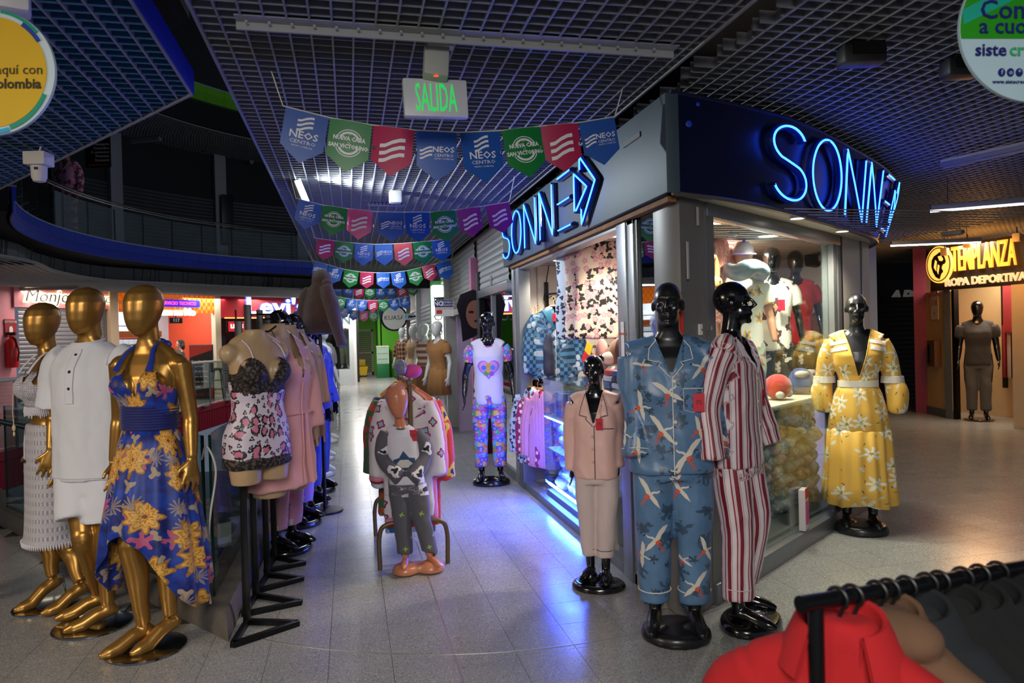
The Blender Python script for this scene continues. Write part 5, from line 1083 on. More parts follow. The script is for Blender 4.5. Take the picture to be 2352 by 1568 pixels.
class Cloth:
    """union of trunk rings and limb tubes, remeshed to one skin, wrinkled, with cloth coordinates"""
    def __init__(s): s.m = MB(); s.ch = []
    def trunk(s, rows, n=44, p=2.3, R=.16, u0=0):
        a = s.m.n; trunk(s.m, rows, n, p); s.ch.append((a, s.m.n, 'T', R, u0, [(r[0], r[4] if len(r) > 4 else 0, r[3] if len(r) > 3 else 0) for r in rows])); return s
    def limb(s, P, Rr, n=18, k=5, R=.07, u0=0, flat=1.0):
        a = s.m.n; p, r = smoothpath(P, Rr, k); s.m.tube(p, r, n, flat=flat); s.ch.append((a, s.m.n, 'L', R, u0, p)); return s
    def ell(s, c, r): 
        a = s.m.n; s.m.ell(c, r, 18, 12); s.ch.append((a, s.m.n, 'T', .16, 0, [(0, 0, 0), (2, 0, 0)])); return s
    def make(s, name, mat_, t, voxel=.011, smooth=3, wr=.006, ws=(11, 11, 2.6), ridge=.004, kill=None, seed=1, vcut=None, world=False):
        v, f, n = remesh(s.m, voxel, smooth)
        if wr: 
            d = vnoise(v*np.array(ws), seed)*wr+(np.abs(vnoise(v*np.array([7, 7, 5.5])+v[:, [2, 0, 1]]*np.array([4, -4, 3]), seed+3))-.35)*-ridge*2+vnoise(v*np.array([30, 30, 24]), seed+5)*wr*.14
            v = v+n*np.maximum(d, -.004)[:, None]
        src = s.m.arr(); kd = KDTree(len(src)); [kd.insert(p, i) for i, p in enumerate(src.tolist())]; kd.balance()
        own = np.array([kd.find(p)[1] for p in v.tolist()]); uv = np.zeros((len(v), 3))
        for a, b, typ, R, u0, ax in s.ch:
            k = (own >= a) & (own < b)
            if not k.any(): continue
            p = v[k]
            if typ == 'T' and R is None: uv[k] = np.stack([np.where(p[:, 1] > 0, .7-p[:, 0], p[:, 0]), p[:, 2], 0*p[:, 0]], 1)
            elif typ == 'T':
                zz = [q[0] for q in ax]; o = np.argsort(zz); xc = np.interp(p[:, 2], np.array(zz)[o], np.array([q[1] for q in ax])[o]); yc = np.interp(p[:, 2], np.array(zz)[o], np.array([q[2] for q in ax])[o])
                uv[k] = np.stack([np.arctan2(p[:, 0]-xc, -(p[:, 1]-yc))*R+u0, p[:, 2], np.full(len(p), a*.37)], 1)
            else:
                A = ax[:-1]; D = ax[1:]-A; L2 = (D*D).sum(1); L = np.r_[0, np.cumsum(np.sqrt(L2))]
                tt = np.clip(((p[:, None]-A)*D).sum(2)/L2, 0, 1); c = A+tt[..., None]*D; dist = ((p[:, None]-c)**2).sum(2); j = dist.argmin(1); i = np.arange(len(p))
                d = D[j]/np.sqrt(L2[j])[:, None]; fr_ = np.array([0, -1.0, 0])-d*(-d[:, 1])[:, None]; fr_ /= np.linalg.norm(fr_, axis=1)[:, None]+1e-9; sd_ = np.cross(d, fr_); o = p-c[i, j]
                uv[k] = np.stack([-np.arctan2((o*sd_).sum(1), (o*fr_).sum(1))*R+u0, -(L[j]+tt[i, j]*np.sqrt(L2[j])), np.full(len(p), a*.37)], 1)
        if kill is not None: v, f, uv = drop(v, f, kill(v), uv)
        if vcut:      # straighten the cut edges of a V neck
            E = np.sort(np.concatenate([f[:, [0, 1]], f[:, [1, 2]], f[:, [2, 3]], f[:, [3, 0]]]), 1); E, cn = np.unique(E, axis=0, return_counts=True); bd = np.zeros(len(v), bool); bd[E[cn == 1].ravel()] = True
            tx = vcut[1]*(v[:, 2]-vcut[0]); k = bd & (v[:, 1] < 0) & (v[:, 2] > vcut[0]-.012) & (np.abs(np.abs(v[:, 0])-tx) < .022); v[k, 0] = np.sign(v[k, 0])*np.maximum(tx[k], 0)
        s.v, s.f = v, f; s.bvh = BVHTree.FromPolygons([tuple(p) for p in v.tolist()], [tuple(int(i) for i in q) for q in f])
        s.o = mk(name, v, f.tolist(), mat_, t, True, world, uv, 180); return s.o
    def hit(s, x, z, off=.003, d=(0, 1, 0), y0=-1.5):
        h = s.bvh.ray_cast(Vector((x-d[0]*1.5, -1.5 if d[1] else 0, z-d[2]*1.5)) if d == (0, 1, 0) else Vector((x, y0, z)), Vector(d))
        if h[0] is None: return None
        return np.array(h[0])+np.array(h[1])*off*(1 if h[1].y < 0 else -1)
    def decal(s, poly, off=.003, sub=.02, mb=None):
        """flat figure pressed onto the front of the cloth"""
        bm = bmesh.new(); vs_ = [bm.verts.new((x, 0, z)) for x, z in poly]; bm.faces.new(vs_); bmesh.ops.triangulate(bm, faces=bm.faces[:])
        for _ in range(4):
            e = [q for q in bm.edges if q.calc_length() > sub]
            if not e: break
            bmesh.ops.subdivide_edges(bm, edges=e, cuts=1); bmesh.ops.triangulate(bm, faces=bm.faces[:])
        bm.verts.index_update(); pts = []; ly = None
        for q in bm.verts:
            h = s.hit(q.co.x, q.co.z, off); pts.append(h)
        ok = [p is not None for p in pts]; f = [[q.index for q in g.verts] for g in bm.faces if all(ok[q.index] for q in g.verts)]
        pv = np.array([p if p is not None else (0, 0, 0) for p in pts]); bm.free(); mb = mb or MB()
        if len(f):
            mx = [q for q in f if np.ptp(pv[q][:, 1]) < .06]; mb.add(pv, mx)
        return mb
    def piping(s, line, r=.0022, off=.003, mb=None, sub=.012):
        P = [h for h in (s.hit(x, z, off) for x, z in dense(line, sub)) if h is not None]; mb = mb or MB()
        if len(P) > 2: mb.tube(P, r, 6)
        return mb
    def button(s, x, z, r=.008, mb=None):
        h = s.hit(x, z, .002); mb = mb or MB()
        if h is not None: mb.cyl(h, h-np.array([0, .004, 0]), r, r*.8, 12)
        return mb
def figure(name, label, pos, rz, H=1.75, group=None, cat='mannequin', z=0):
    t = thing(name, label, cat, (pos[0], pos[1], z), rz, group); s = H/1.75; t.scale = (s, s, s)
    M = ROOT[t.name]; M[:3, :3] *= s; ROOT[t.name] = M; return t
# mk() with a scaled root
def loc_of(t, p):
    M = ROOT[t.name]; return np.linalg.inv(M[:3, :3]) @ (np.asarray(p)-M[:3, 3])
def jpix(t, px, py, off=0.0):
    """local joint position under pixel (px,py), off metres nearer the camera than the figure's axis"""
    M = ROOT[t.name]; D = (M[:3, 3]-CAM)@FW-off; return loc_of(t, CAM+ray(px, py)*D)
def disc_base(t, x, y, r=.19, zt=.0, part='base_disc'):
    m = MB(); m.lathe([(.001, -.012), (r-.004, -.012), (r, -.008), (r-.002, -.001), (r-.008, .0), (.001, .0)], (x, y, zt), 48); return m.build(part, mat('disc_chrome', '#a5a6a8', .13, 1, .25, 7), t, world=False)
def mound_base(t, m, rx=.17, ry=.15, x=0, y=0, h=.05, bumps=(), part='base', low=0):
    """moulded plastic base rising into the feet"""
    q = MB(); q.lathe([(.001, low), (1, low), (1.02, low+h*.35), (.98, low+h*.75), (.88, low+h*.98), (.001, low+h)], (0, 0, 0), 40); v = q.arr(); v[:, 0] = v[:, 0]*rx+x; v[:, 1] = v[:, 1]*ry+y
    n = MB(); n.add(v, q.f)
    for bx, by, br, bh in bumps: n.lathe([(br*1.6, h*.7), (br*1.15, h*1.0+bh*.3), (br*.8, h+bh), (.001, h+bh)], (bx, by, low), 18)
    v, f, _ = remesh(n, .010, 4); return mk(part, v, f.tolist(), m, t, True, False, None, 180)
def red_tag(t, c, w_=.05, h_=.075, rx=0, name='price_tag', txt='75'):
    m = MB(); m.box(c, (w_, .0025, h_)); o = m.build(name, mat('tag_red', '#c20f2e', .45), t, False, world=False)
    q = MB(); q.text(txt, h_*.35, mtx(np.array(c)-(0, .0022, 0), (1, 0, 0), (0, 0, 1)), .0005); q.build('tag_lettering', mat('tag_ink', '#3a0812', .6), o, False, world=False); return o
GOLD = mat('gold_paint', '#b08442', .34, .74, .10, 3); BLKG = mat('gloss_black', '#0b0b0d', .2, 0, 0, coat=.6); BLKS = mat('satin_black', '#121315', .36, 0, .1, 4, coat=.2)
WHTM = mat('white_gloss', '#dcdcd8', .25, 0, 0, coat=.3); TAN = mat('tan_plastic', '#b39672', .38, 0, .05, 3); PEACH = mat('peach_plastic', '#c9805e', .33, 0, .05, 3, coat=.2)
def fabric(name, col, rough=.8, var=.08, sheen=.15, weave=.0006, ws=900):
    if name in MATS: return MATS[name]
    t = NT(name); c = lin(col); g = t.coord(); n = t.noise(g, 5, 3); t.color(t.mix(n, tuple(x*(1-var) for x in c[:3])+(1,), tuple(min(1, x*(1+var)) for x in c[:3])+(1,)))
    t.bump(t.noise(g, ws/3, 2), weave); t.set(rough, 0, None, 0, sheen); MATS[name] = t.m; return t.m
def printed(name, base, layers, rough=.7, basevar=None, sheen=.1, spec=None):
    """cloth with repeated printed figures; layers: dicts for NT.motif plus col, or col pairs by radius"""
    if name in MATS: return MATS[name]
    t = NT(name); uv = t.attr('cuv'); c = lin(base)
    if basevar: c = t.mix(t.ramp(t.noise(uv, basevar[1], 4, .6), [(.35, (0, 0, 0)), (.65, (1, 1, 1))]), lin(base), lin(basevar[0]))
    for L in layers:
        L = dict(L); col = L.pop('col'); inner = L.pop('inner', None); gap = L.pop('gap', None); shade = L.pop('shade', None); hollow = L.pop('hollow', None)
        k, rel, ang, ok = t.motif(uv, **L)
        if gap: k = t.math('MULTIPLY', k, t.math('GREATER_THAN', t.math('COSINE', t.math('MULTIPLY', ang, gap[0])), gap[1]))
        if hollow: k = t.math('MULTIPLY', k, t.math('GREATER_THAN', rel, hollow))
        cc = lin(col)
        if shade: cc = t.mix(rel, lin(shade), lin(col))
        c = t.mix(k, c, cc)
        for r_, ic in (inner or []): c = t.mix(t.math('MULTIPLY', t.math('LESS_THAN', rel, r_), ok), c, lin(ic))
    t.color(c); t.set(rough, 0, spec, 0, sheen); MATS[name] = t.m; return t.m
def striped(name, stops, freq, rough=.7, axis=0, sheen=.1):
    if name in MATS: return MATS[name]
    t = NT(name); uv = t.attr('cuv'); s = t.node('SeparateXYZ'); t.l.new(uv, s.inputs[0]); t.color(t.ramp(t.math('FRACT', t.math('MULTIPLY', s.outputs[axis], freq)), stops, True)); t.set(rough, 0, None, 0, sheen); MATS[name] = t.m; return t.m
def checked(name, c1, c2, c3, sc, rough=.5):
    if name in MATS: return MATS[name]
    t = NT(name); uv = t.attr('cuv'); ck = t.node('TexChecker'); ck.inputs['Scale'].default_value = sc; t.l.new(t.vmath('MULTIPLY', uv, (1, 1, 0)), ck.inputs['Vector']); ck.inputs[1].default_value = lin(c1); ck.inputs[2].default_value = lin(c2)
    k, rel, ang, ok = t.motif(uv, sc*.55, r=.42, dens=.4); t.color(t.mix(t.math('MULTIPLY', k, .55), ck.outputs[0], lin(c3))); t.set(rough); MATS[name] = t.m; return t.m
def plaid(name, base, cols, fr=9):
    if name in MATS: return MATS[name]
    t = NT(name); uv = t.attr('cuv'); s = t.node('SeparateXYZ'); t.l.new(uv, s.inputs[0]); c = lin(base)
    for ax, (col, w_, o) in zip((0, 1, 0, 1), cols): c = t.mix(t.math('MULTIPLY', t.math('LESS_THAN', t.math('FRACT', t.math('ADD', t.math('MULTIPLY', s.outputs[ax], fr), o)), w_), .75), c, lin(col))
    t.color(c); t.set(.8); MATS[name] = t.m; return t.m
def cells(name, cols, sc, rough=.75, edge=None):
    if name in MATS: return MATS[name]
    t = NT(name); uv = t.attr('cuv'); vo = t.node('TexVoronoi', voronoi_dimensions='2D'); vo.inputs['Scale'].default_value = sc; t.l.new(uv, vo.inputs['Vector']); s = t.node('SeparateColor'); t.l.new(vo.outputs['Color'], s.inputs[0]); n = len(cols)
    c = t.ramp(s.outputs[0], [(i/n, q) for i, q in enumerate(cols)], True)
    if edge: c = t.mix(t.math('LESS_THAN', vo.outputs['Distance'], .22), c, lin(edge))
    t.color(c); t.set(rough); MATS[name] = t.m; return t.m
# ================================================================== THE THREE GOLD MANNEQUINS
def pleats(mb, rows, n=160, k=14, amp=.012, seed=0, drop_=None, xc=0):
    """skirt: rows (z,a,b,yc,foldfactor); folds deepen downwards; drop_(angle)-> extra drop of the hem"""
    t = np.linspace(0, 2*PI, n, endpoint=False); rings = []; uvs = []; ph = RS.rand(4)*6.28
    for i, (z, a, b, yc, ff) in enumerate(rows):
        w_ = np.sin(t*k+ph[0]+.6*np.sin(t*3+ph[1]))*.6+.4*np.sin(t*k*.53+ph[2]); r = 1+w_*amp*ff/max(a, .1)
        zz = np.full(n, z)
        if drop_ is not None: zz = z-drop_(t)*(i/(len(rows)-1))**1.3
        rings.append(np.stack([xc+a*r*np.cos(t), yc+b*r*np.sin(t), zz], 1)); uvs.append(np.stack([((t+PI/2+PI) % (2*PI)-PI)*.19, zz, np.zeros(n)], 1))
    return mb.loft(rings, cap=False, uvr=np.concatenate(uvs))
def skirt_obj(name, m, t, rows, **k):
    mb = pleats(MB(), rows, **k); o = mb.build(name, m, t, True, world=False, uv=True, ang=180); s = o.modifiers.new('cloth', 'SOLIDIFY'); s.thickness = .003; s.offset = 0; return o
FLORAL = printed('blue_floral', '#0a1560', [dict(scale=9.5, r=.22, petals=3, amp=.45, dens=.5, off=3.3, wob=.3, col='#a8957e'), dict(scale=11, r=.30, petals=11, amp=.8, dens=.3, off=5.9, wob=.2, col='#8f7d78'), dict(scale=9.5, r=.30, petals=5, amp=.5, dens=.42, off=7.7, wob=.7, col='#b8527c'), dict(scale=5.6, r=.40, petals=9, amp=.20, dens=.66, wob=.34, col='#9a5f16', shade='#eec97c', inner=[(.80, '#dca748'), (.62, '#b97a24'), (.52, '#e0b25a'), (.34, '#b5701c'), (.24, '#d8a040'), (.12, '#7a450f')])], .5, ('#1440b0', 12))
# --- woman in the blue floral dress
gd = figure('mannequin', 'gold egg-headed mannequin in a blue halter dress with golden flowers, on a chrome disc', (-1.02, 4.02), math.radians(-22), 1.84, z=.012)
aL = {'L': (jpix(gd, 437, 955, .02), jpix(gd, 440, 1050, .06), (.12, -.25, -1), (-.45, -.9, -.1)), 'R': ((-.215, .06, 1.12), (-.235, .04, .90), (.02, -.1, -1), (.1, -1, 0))}
lg = {'R': (jpix(gd, 300, 1255, .10), jpix(gd, 330, 1432, .02)*np.array([1, 1, 0])+np.array([0, 0, .085]), -.55, .03), 'L': (jpix(gd, 378, 1265, .02), jpix(gd, 392, 1430, -.02)*np.array([1, 1, 0])+np.array([0, 0, .085]), -.42, .05)}
add_body(gd, 'golddress', GOLD, sex='f', head='egg', hyaw=-.25, hpitch=.06, arms=aL, legs=lg, voxel=.0055)
disc_base(gd, *loc_of(gd, onz(336, 1490))[:2], r=.185)
c = Cloth().trunk([(1.10, .132, .092, .0), (1.16, .140, .095, -.002), (1.23, .158, .105, -.006), (1.29, .162, .11, -.01), (1.335, .15, .10, -.01), (1.36, .12, .09, -.01)])
for s in (-1, 1): c.ell((s*.074, -.078, 1.278), (.073, .068, .072))
def kill_halter(v):
    x, y, z = v[:, 0], v[:, 1], v[:, 2]; front = y < -.02; top = 1.235+.135*np.clip(1-np.abs(np.abs(x)-.085)/.085, 0, 1)
    vn = (np.abs(x) < .050*(z-1.215)/.10) & (z > 1.215); return (front & ((z > top) | vn)) | (~front & (z > 1.17)) 
BODICE = c; c.make('bodice', FLORAL, gd, .009, 3, .002, kill=kill_halter, seed=3)
hs = MB()
for s in (-1, 1):
    P = [(s*.088, -.118, 1.352), (s*.082, -.088, 1.40), (s*.062, -.045, 1.452), (s*.045, .02, 1.492), (s*.01, .062, 1.495)]; Q = spline(P, 6); hs.tube(Q, np.interp(np.linspace(0, 1, len(Q)), [0, .3, 1], [.020, .013, .010]), 8, flat=.45)
hs.build('halter_strap', FLORAL, gd, world=False)
b_ = MB(); b_.ell((.012, .085, 1.49), (.03, .018, .018)); b_.ell((.045, .08, 1.475), (.03, .012, .022)); b_.tube([(.03, .08, 1.48), (.06, .085, 1.40), (.065, .08, 1.33)], [.01, .014, .012], 8, flat=.4); b_.build('halter_bow', FLORAL, gd, world=False)
w_ = MB()
for z in np.arange(1.07, 1.175, .013): w_.tube([(x*(1+.012*math.sin(z*300)), y, zz) for x, y, zz in ering(z, .134, .094, .0, 40)], .0085, 6, closed=True)
w_.build('ruched_waist', fabric('deep_blue', '#0b1a66', .5), gd, world=False)
skirt_obj('skirt', FLORAL, gd, [(1.08, .128, .09, 0, .2), (1.0, .160, .115, .005, .5), (.9, .190, .145, .01, .8), (.78, .215, .170, .012, 1.1), (.66, .238, .195, .012, 1.5), (.56, .252, .21, .015, 1.8), (.52, .258, .215, .015, 2.0)], k=12, amp=.012, seed=2,
          drop_=lambda t: .02+.30*np.maximum(0, np.cos(t+.15))**2.2+.26*np.maximum(0, -np.cos(t-.1))**2.2+.10*np.maximum(0, np.sin(t))+(-.10*np.maximum(0, np.cos(t+PI*.62))**3))
# --- man in the white collarless shirt and shorts
gm_ = figure('mannequin', 'gold egg-headed mannequin in a white buttoned shirt and white shorts, on a chrome disc', (-1.43, 4.45), math.radians(-24), 1.86, z=.012)
lg = {'L': (jpix(gm_, 243, 1250, .06), jpix(gm_, 248, 1385, .05)*np.array([1, 1, 0])+np.array([0, 0, .085]), -.7, .03), 'R': (jpix(gm_, 192, 1240, .10), jpix(gm_, 226, 1372, -.12)*np.array([1, 1, 0])+np.array([0, 0, .085]), -.75, .03)}
ar = {'R': (jpix(gm_, 140, 985, -.02), jpix(gm_, 133, 1050, .0), (.02, -.25, -1), (.5, -.8, 0)), 'L': ((.262, .03, 1.10), (.275, -.05, .88), (.02, -.2, -1), (-.2, -1, 0))}
add_body(gm_, 'goldman', GOLD, sex='m', bust=False, head='egg', hyaw=-.2, hpitch=.05, arms=ar, legs=lg, voxel=.0058)
disc_base(gm_, *loc_of(gm_, onz(213, 1437))[:2], r=.19)
LINEN = fabric('white_linen', '#d6d9e2', .9, .04)
c = Cloth().trunk([(.77, .215, .145, .0), (.80, .214, .145), (.95, .208, .14), (1.10, .204, .138), (1.25, .21, .138), (1.34, .212, .125), (1.40, .20, .10, .008), (1.45, .14, .08, .014), (1.485, .085, .075, .015)])
for s in (-1, 1): c.limb([(s*.16, .01, 1.40), (s*.215, .015, 1.36), (s*.245, .025, 1.25), (s*.262, .025, 1.13)], [.075, .082, .084, .088])
c.make('shirt', LINEN, gm_, .010, 4, .011, (13, 13, 1.6), .005, kill=lambda v: (v[:, 2] > 1.455) & (np.hypot(v[:, 0], v[:, 1]-.012) < .085), seed=5); SH = c
q = c.decal([(-.022, 1.17), (.022, 1.17), (.022, 1.445), (-.022, 1.445)], .004); c.piping([(-.022, 1.17), (-.022, 1.445)], .0022, .004, q); c.piping([(.022, 1.445), (.022, 1.17), (-.022, 1.17)], .0022, .004, q); q.build('placket', LINEN, gm_, world=False)
q = MB()
for z in (1.415, 1.33, 1.245): c.button(.0, z, .009, q)
q.build('buttons', mat('navy_button', '#0a0f22', .3), gm_, world=False)
q = MB(); q.loft([np.array([[r*1.0*math.cos(a), .010+r*.96*math.sin(a)-.012*(1-math.sin(a))*.5, z-.018*(1-math.sin(a))] for a in np.linspace(0, 2*PI, 40, endpoint=False)]) for r, z in ((.078, 1.478), (.074, 1.515), (.070, 1.515), (.074, 1.478))], cap=False); q.build('collar_band', LINEN, gm_, world=False)
q = MB()
for z in (.785,): c.piping([(x, z) for x in np.linspace(-.2, .2, 24)], .0018, .002, q)
c.piping([(.165, 1.36), (.16, 1.43)], .002, .002, q); q.build('hem_stitching', fabric('stitch_white', '#c3c6d0'), gm_, world=False)
c = Cloth().trunk([(.70, .20, .14, .0), (.80, .19, .135), (.95, .175, .125)])
for s, kx in ((-1, 'R'), (1, 'L')):
    k_ = np.array(lg[kx][0]); hp = np.array([s*.09, .0, .85]); p1 = hp+(k_-hp)*.72; c.limb([hp, hp+(k_-hp)*.3, p1], [.108, .118, .124])
c.make('shorts', LINEN, gm_, .012, 4, .006, (12, 12, 1.6), .004, seed=8)
# --- woman in crochet
gf = figure('mannequin', 'gold egg-headed mannequin in a white crochet halter top and long white crochet skirt', (-1.80, 4.85), math.radians(-52), 1.80, z=.012)
lg = {'R': (jpix(gf, 108, 1240, .02), jpix(gf, 122, 1345, .0)*np.array([1, 1, 0])+np.array([0, 0, .085]), .05, .075), 'L': (jpix(gf, 158, 1260, .02), jpix(gf, 186, 1365, .08)*np.array([1, 1, 0])+np.array([0, 0, .085]), -.05, .06)}
ar = {'L': (jpix(gf, 124, 955, .10), jpix(gf, 118, 1032, .16), (-.0, -.25, -1), (-.3, -.9, 0)), 'R': ((-.22, .03, 1.12), (-.235, .0, .90), (0, -.1, -1), (.1, -1, 0))}
add_body(gf, 'goldfem', GOLD, sex='f', head='egg', hyaw=.12, hpitch=.04, arms=ar, legs=lg, voxel=.0058)
disc_base(gf, *loc_of(gf, onz(105, 1393))[:2], r=.17)
q = MB(); a_ = np.array(lg['R'][1]); q.tube([a_+(0, .05, .06), a_+(0.0, .07, -.07)], [.007, .005], 8); q.ell(a_+(0, .07, -.078), (.018, .018, .006)); q.build('heel_pin', STEEL, gf, world=False)
def crochet(name, col='#d3d0da', f1=26, f2=60):
    t = NT(name); uv = t.attr('cuv'); s = t.node('SeparateXYZ'); t.l.new(uv, s.inputs[0]); wv = t.math('SINE', t.math('MULTIPLY', s.outputs[1], f1*6.283)); w2 = t.math('SINE', t.math('MULTIPLY', s.outputs[0], f2*6.283)); ck = t.math('MULTIPLY', t.math('SINE', t.math('MULTIPLY', s.outputs[0], 190*3.14)), t.math('SINE', t.math('MULTIPLY', s.outputs[1], 190*3.14)))
    h = t.math('ADD', t.math('MULTIPLY', t.math('MULTIPLY', t.math('GREATER_THAN', wv, .1), w2), .6), t.math('MULTIPLY', ck, .5)); t.color(t.mix(t.math('LESS_THAN', h, -.35), lin(col), lin('#8d8792'))); t.bump(h, .004); return t.set(.9, 0, None, 0, .2)
CRO = crochet('crochet_rows', f1=20, f2=44); CRO2 = crochet('crochet_fine', f1=70, f2=80)
c = Cloth().trunk([(1.165, .138, .098, -.004), (1.23, .155, .106, -.008), (1.29, .160, .112, -.012), (1.34, .145, .10, -.012), (1.37, .11, .085, -.012)])
for s in (-1, 1): c.ell((s*.074, -.080, 1.275), (.074, .072, .073))
c.make('crochet_top', CRO2, gf, .009, 3, .0015, kill=lambda v: ((v[:, 1] < 0) & ((v[:, 2] > 1.25+.13*np.clip(1-np.abs(np.abs(v[:, 0])-.07)/.10, 0, 1)) | ((np.abs(v[:, 0]) < .03*(v[:, 2]-1.25)/.08) & (v[:, 2] > 1.25)))) | ((v[:, 1] >= 0) & (v[:, 2] > 1.21)), seed=4)
q = MB()
for s in (-1, 1): Q = spline([(s*.075, -.118, 1.36), (s*.072, -.085, 1.41), (s*.055, -.03, 1.465), (s*.03, .045, 1.495), (0, .066, 1.495)], 6); q.tube(Q, .013, 8, flat=.4)
q.ell((0.0, .08, 1.49), (.035, .018, .02)); q.tube([(0.02, .08, 1.48), (.06, .09, 1.42), (.07, .09, 1.36)], [.012, .016, .012], 8, flat=.4); q.build('halter_strap', CRO2, gf, world=False)
q = MB()
for k in range(64):
    a = 2*PI*k/64; r = ering(1.165, .139, .100, -.004, 64)[k]; L = .045+.02*random.random(); q.tube([r, r*np.array([1.03, 1.03, 1])-(0, 0, L*.5), r*np.array([1.02+.02*random.random(), 1.03, 1])-(0, 0, L)], [.0045, .006, .003], 5)
q.build('tassel_fringe', CRO2, gf, world=False)['kind'] = 'stuff'
q = MB(); h = np.array([-.02, -.165, 1.25]); q.tube([h, h+(0, -.005, -.1), h+(-.004, 0, -.19)], .0025, 5); q.ell(h+(-.004, 0, -.20), (.009, .009, .02)); q.ell(h+(-.004, 0, -.235), (.006, .006, .014)); q.build('drawcord', CREAM, gf, world=False)
c = Cloth().trunk([(.36, .185, .150, .01, .0), (.42, .172, .140, .01), (.55, .168, .135, .012), (.72, .178, .135, .016), (.86, .190, .135, .02), (.95, .184, .128, .015), (1.02, .160, .112, .005), (1.06, .152, .102, .0)], 60)
c.make('crochet_skirt', CRO, gf, .010, 3, .0025, (8, 8, 1.5), .001, seed=11)
q = MB()
for k in range(72):
    r = ering(.362, .186, .152, .01, 72)[k]; q.tube([r+(0, 0, .02), r-(0, 0, .012)], [.008, .002], 4)
q.build('scalloped_hem', CRO, gf, world=False)['kind'] = 'stuff'
q = MB(); h = c.hit(-.02, 1.0, .004); q.tube([h, c.hit(-.02, .94, .004), c.hit(-.018, .86, .004)], .003, 5); q.build('drawstring', CRO2, gf, world=False); q = MB(); q.ell(c.hit(-.018, .855, .008), (.008, .007, .01)); q.ell(c.hit(-.006, .852, .008), (.008, .007, .01)); q.build('black_beads', BLKG, gf, world=False)
# ================================================================== MANNEQUINS ROUND THE CORNER SHOP
def pj_top(t, m, sex='m', arms=None, hem=.80, zv=1.30, wide=1.0, seed=1, vox=.010, wr=.008, cuff=True, thin=1.0):
    c = Cloth(); k = 1.0 if sex == 'm' else .9; k *= wide
    c.trunk([(hem, .212*k, .142*k, .0), (hem+.03, .211*k, .141*k), (.95, .204*k, .136*k), (1.10, .196*k, .13*k), (1.22, .20*k, .132*k), (1.32, .202*k, .124*k), (1.385, .195*k, .10*k, .008), (1.43, .15*k, .082, .014), (1.47, .085, .072, .015)])
    sx = .198 if sex == 'm' else .168
    for s, kx in ((1, 'L'), (-1, 'R')):
        c.limb([(s*.035, .018, 1.448), (s*.10, .018, 1.428), (s*(sx-.005), .012, 1.388)], [.050, .060, .072], 16)
        e, w_ = np.array(arms[kx][0]), np.array(arms[kx][1]); S = np.array([s*(sx-.006), .01, 1.385]); w2 = w_+unit(w_-e)*.03
        c.limb([S, S*.45+e*.55+np.array([s*.012, 0, .02]), e, e+(w2-e)*.5, w2], np.array([.076, .075, .068, .066, .069])*thin)
    def kill(v): x, y, z = np.abs(v[:, 0]), v[:, 1], v[:, 2]; return ((y < .0) & (z > zv) & (x < .062*(z-zv)/(1.455-zv))) | ((z > 1.44) & (np.hypot(x, y-.014) < .06))
    c.make('shirt', m, t, vox, 7, wr, (12, 12, 2.2), .008, kill, seed, (zv, .062/(1.455-zv))); tuck(t, c); return c
def pj_pants(t, m, legs, sex='m', hem=.13, wide=1.0, seed=1, vox=.011, wr=.006, name='trousers', top=1.0):
    c = Cloth(); k = wide
    c.trunk([(.76, .168*k, .13*k, .008), (.86, .182*k, .135*k, .01), (.95, .172*k, .125*k, .01), (top, .155*k, .112*k)], u0=0)
    for s, kx in ((1, 'L'), (-1, 'R')):
        kn, an = np.array(legs[kx][0]), np.array(legs[kx][1]); hp = np.array([s*.092, .008, .86]); e = np.array([an[0], an[1]*.6+kn[1]*.4, hem])
        c.limb([hp, hp+(kn-hp)*.45, kn, kn+(e-kn)*.5, e+(0, 0, .02), e], np.array([.10, .104, .090, .083, .080, .080])*k, 18)
    c.make(name, m, t, vox, 3, wr, (12, 12, 3.4), .006, None, seed); return c
def tuck(t, c):
    """keep the shoulders of the body inside the cloth"""
    for o in t.children:
        if o.name.split('.')[0] == 'body':
            for vt in o.data.vertices:
                if 1.2 < vt.co.z < 1.45 and abs(vt.co.x) > .085:
                    l, n, i, d = c.bvh.find_nearest(vt.co, .05)
                    if l is not None and (vt.co-l).dot(n) > -.006: vt.co = l-n*.008
def lapels(c, t, m, pm, zv=1.30, s0=1, sh=0):
    p = MB()
    for s in (-1, 1):
        q = MB(); L = [(s*.006+sh, zv-.005), (s*.060, zv+.055), (s*.048, zv+.068), (s*.108, zv+.082), (s*.098, zv+.140), (s*.066, 1.462), (s*.052, 1.445), (s*.034, 1.40)]
        c.decal(L[::s], .0065, .018, q); c.piping(L[:6], .0026, .007, p); o = q.build('lapel', m, t, world=False, ang=180); sd = o.modifiers.new('thick', 'SOLIDIFY'); sd.thickness = .003
    p.build('piping', pm, t, world=False); return q
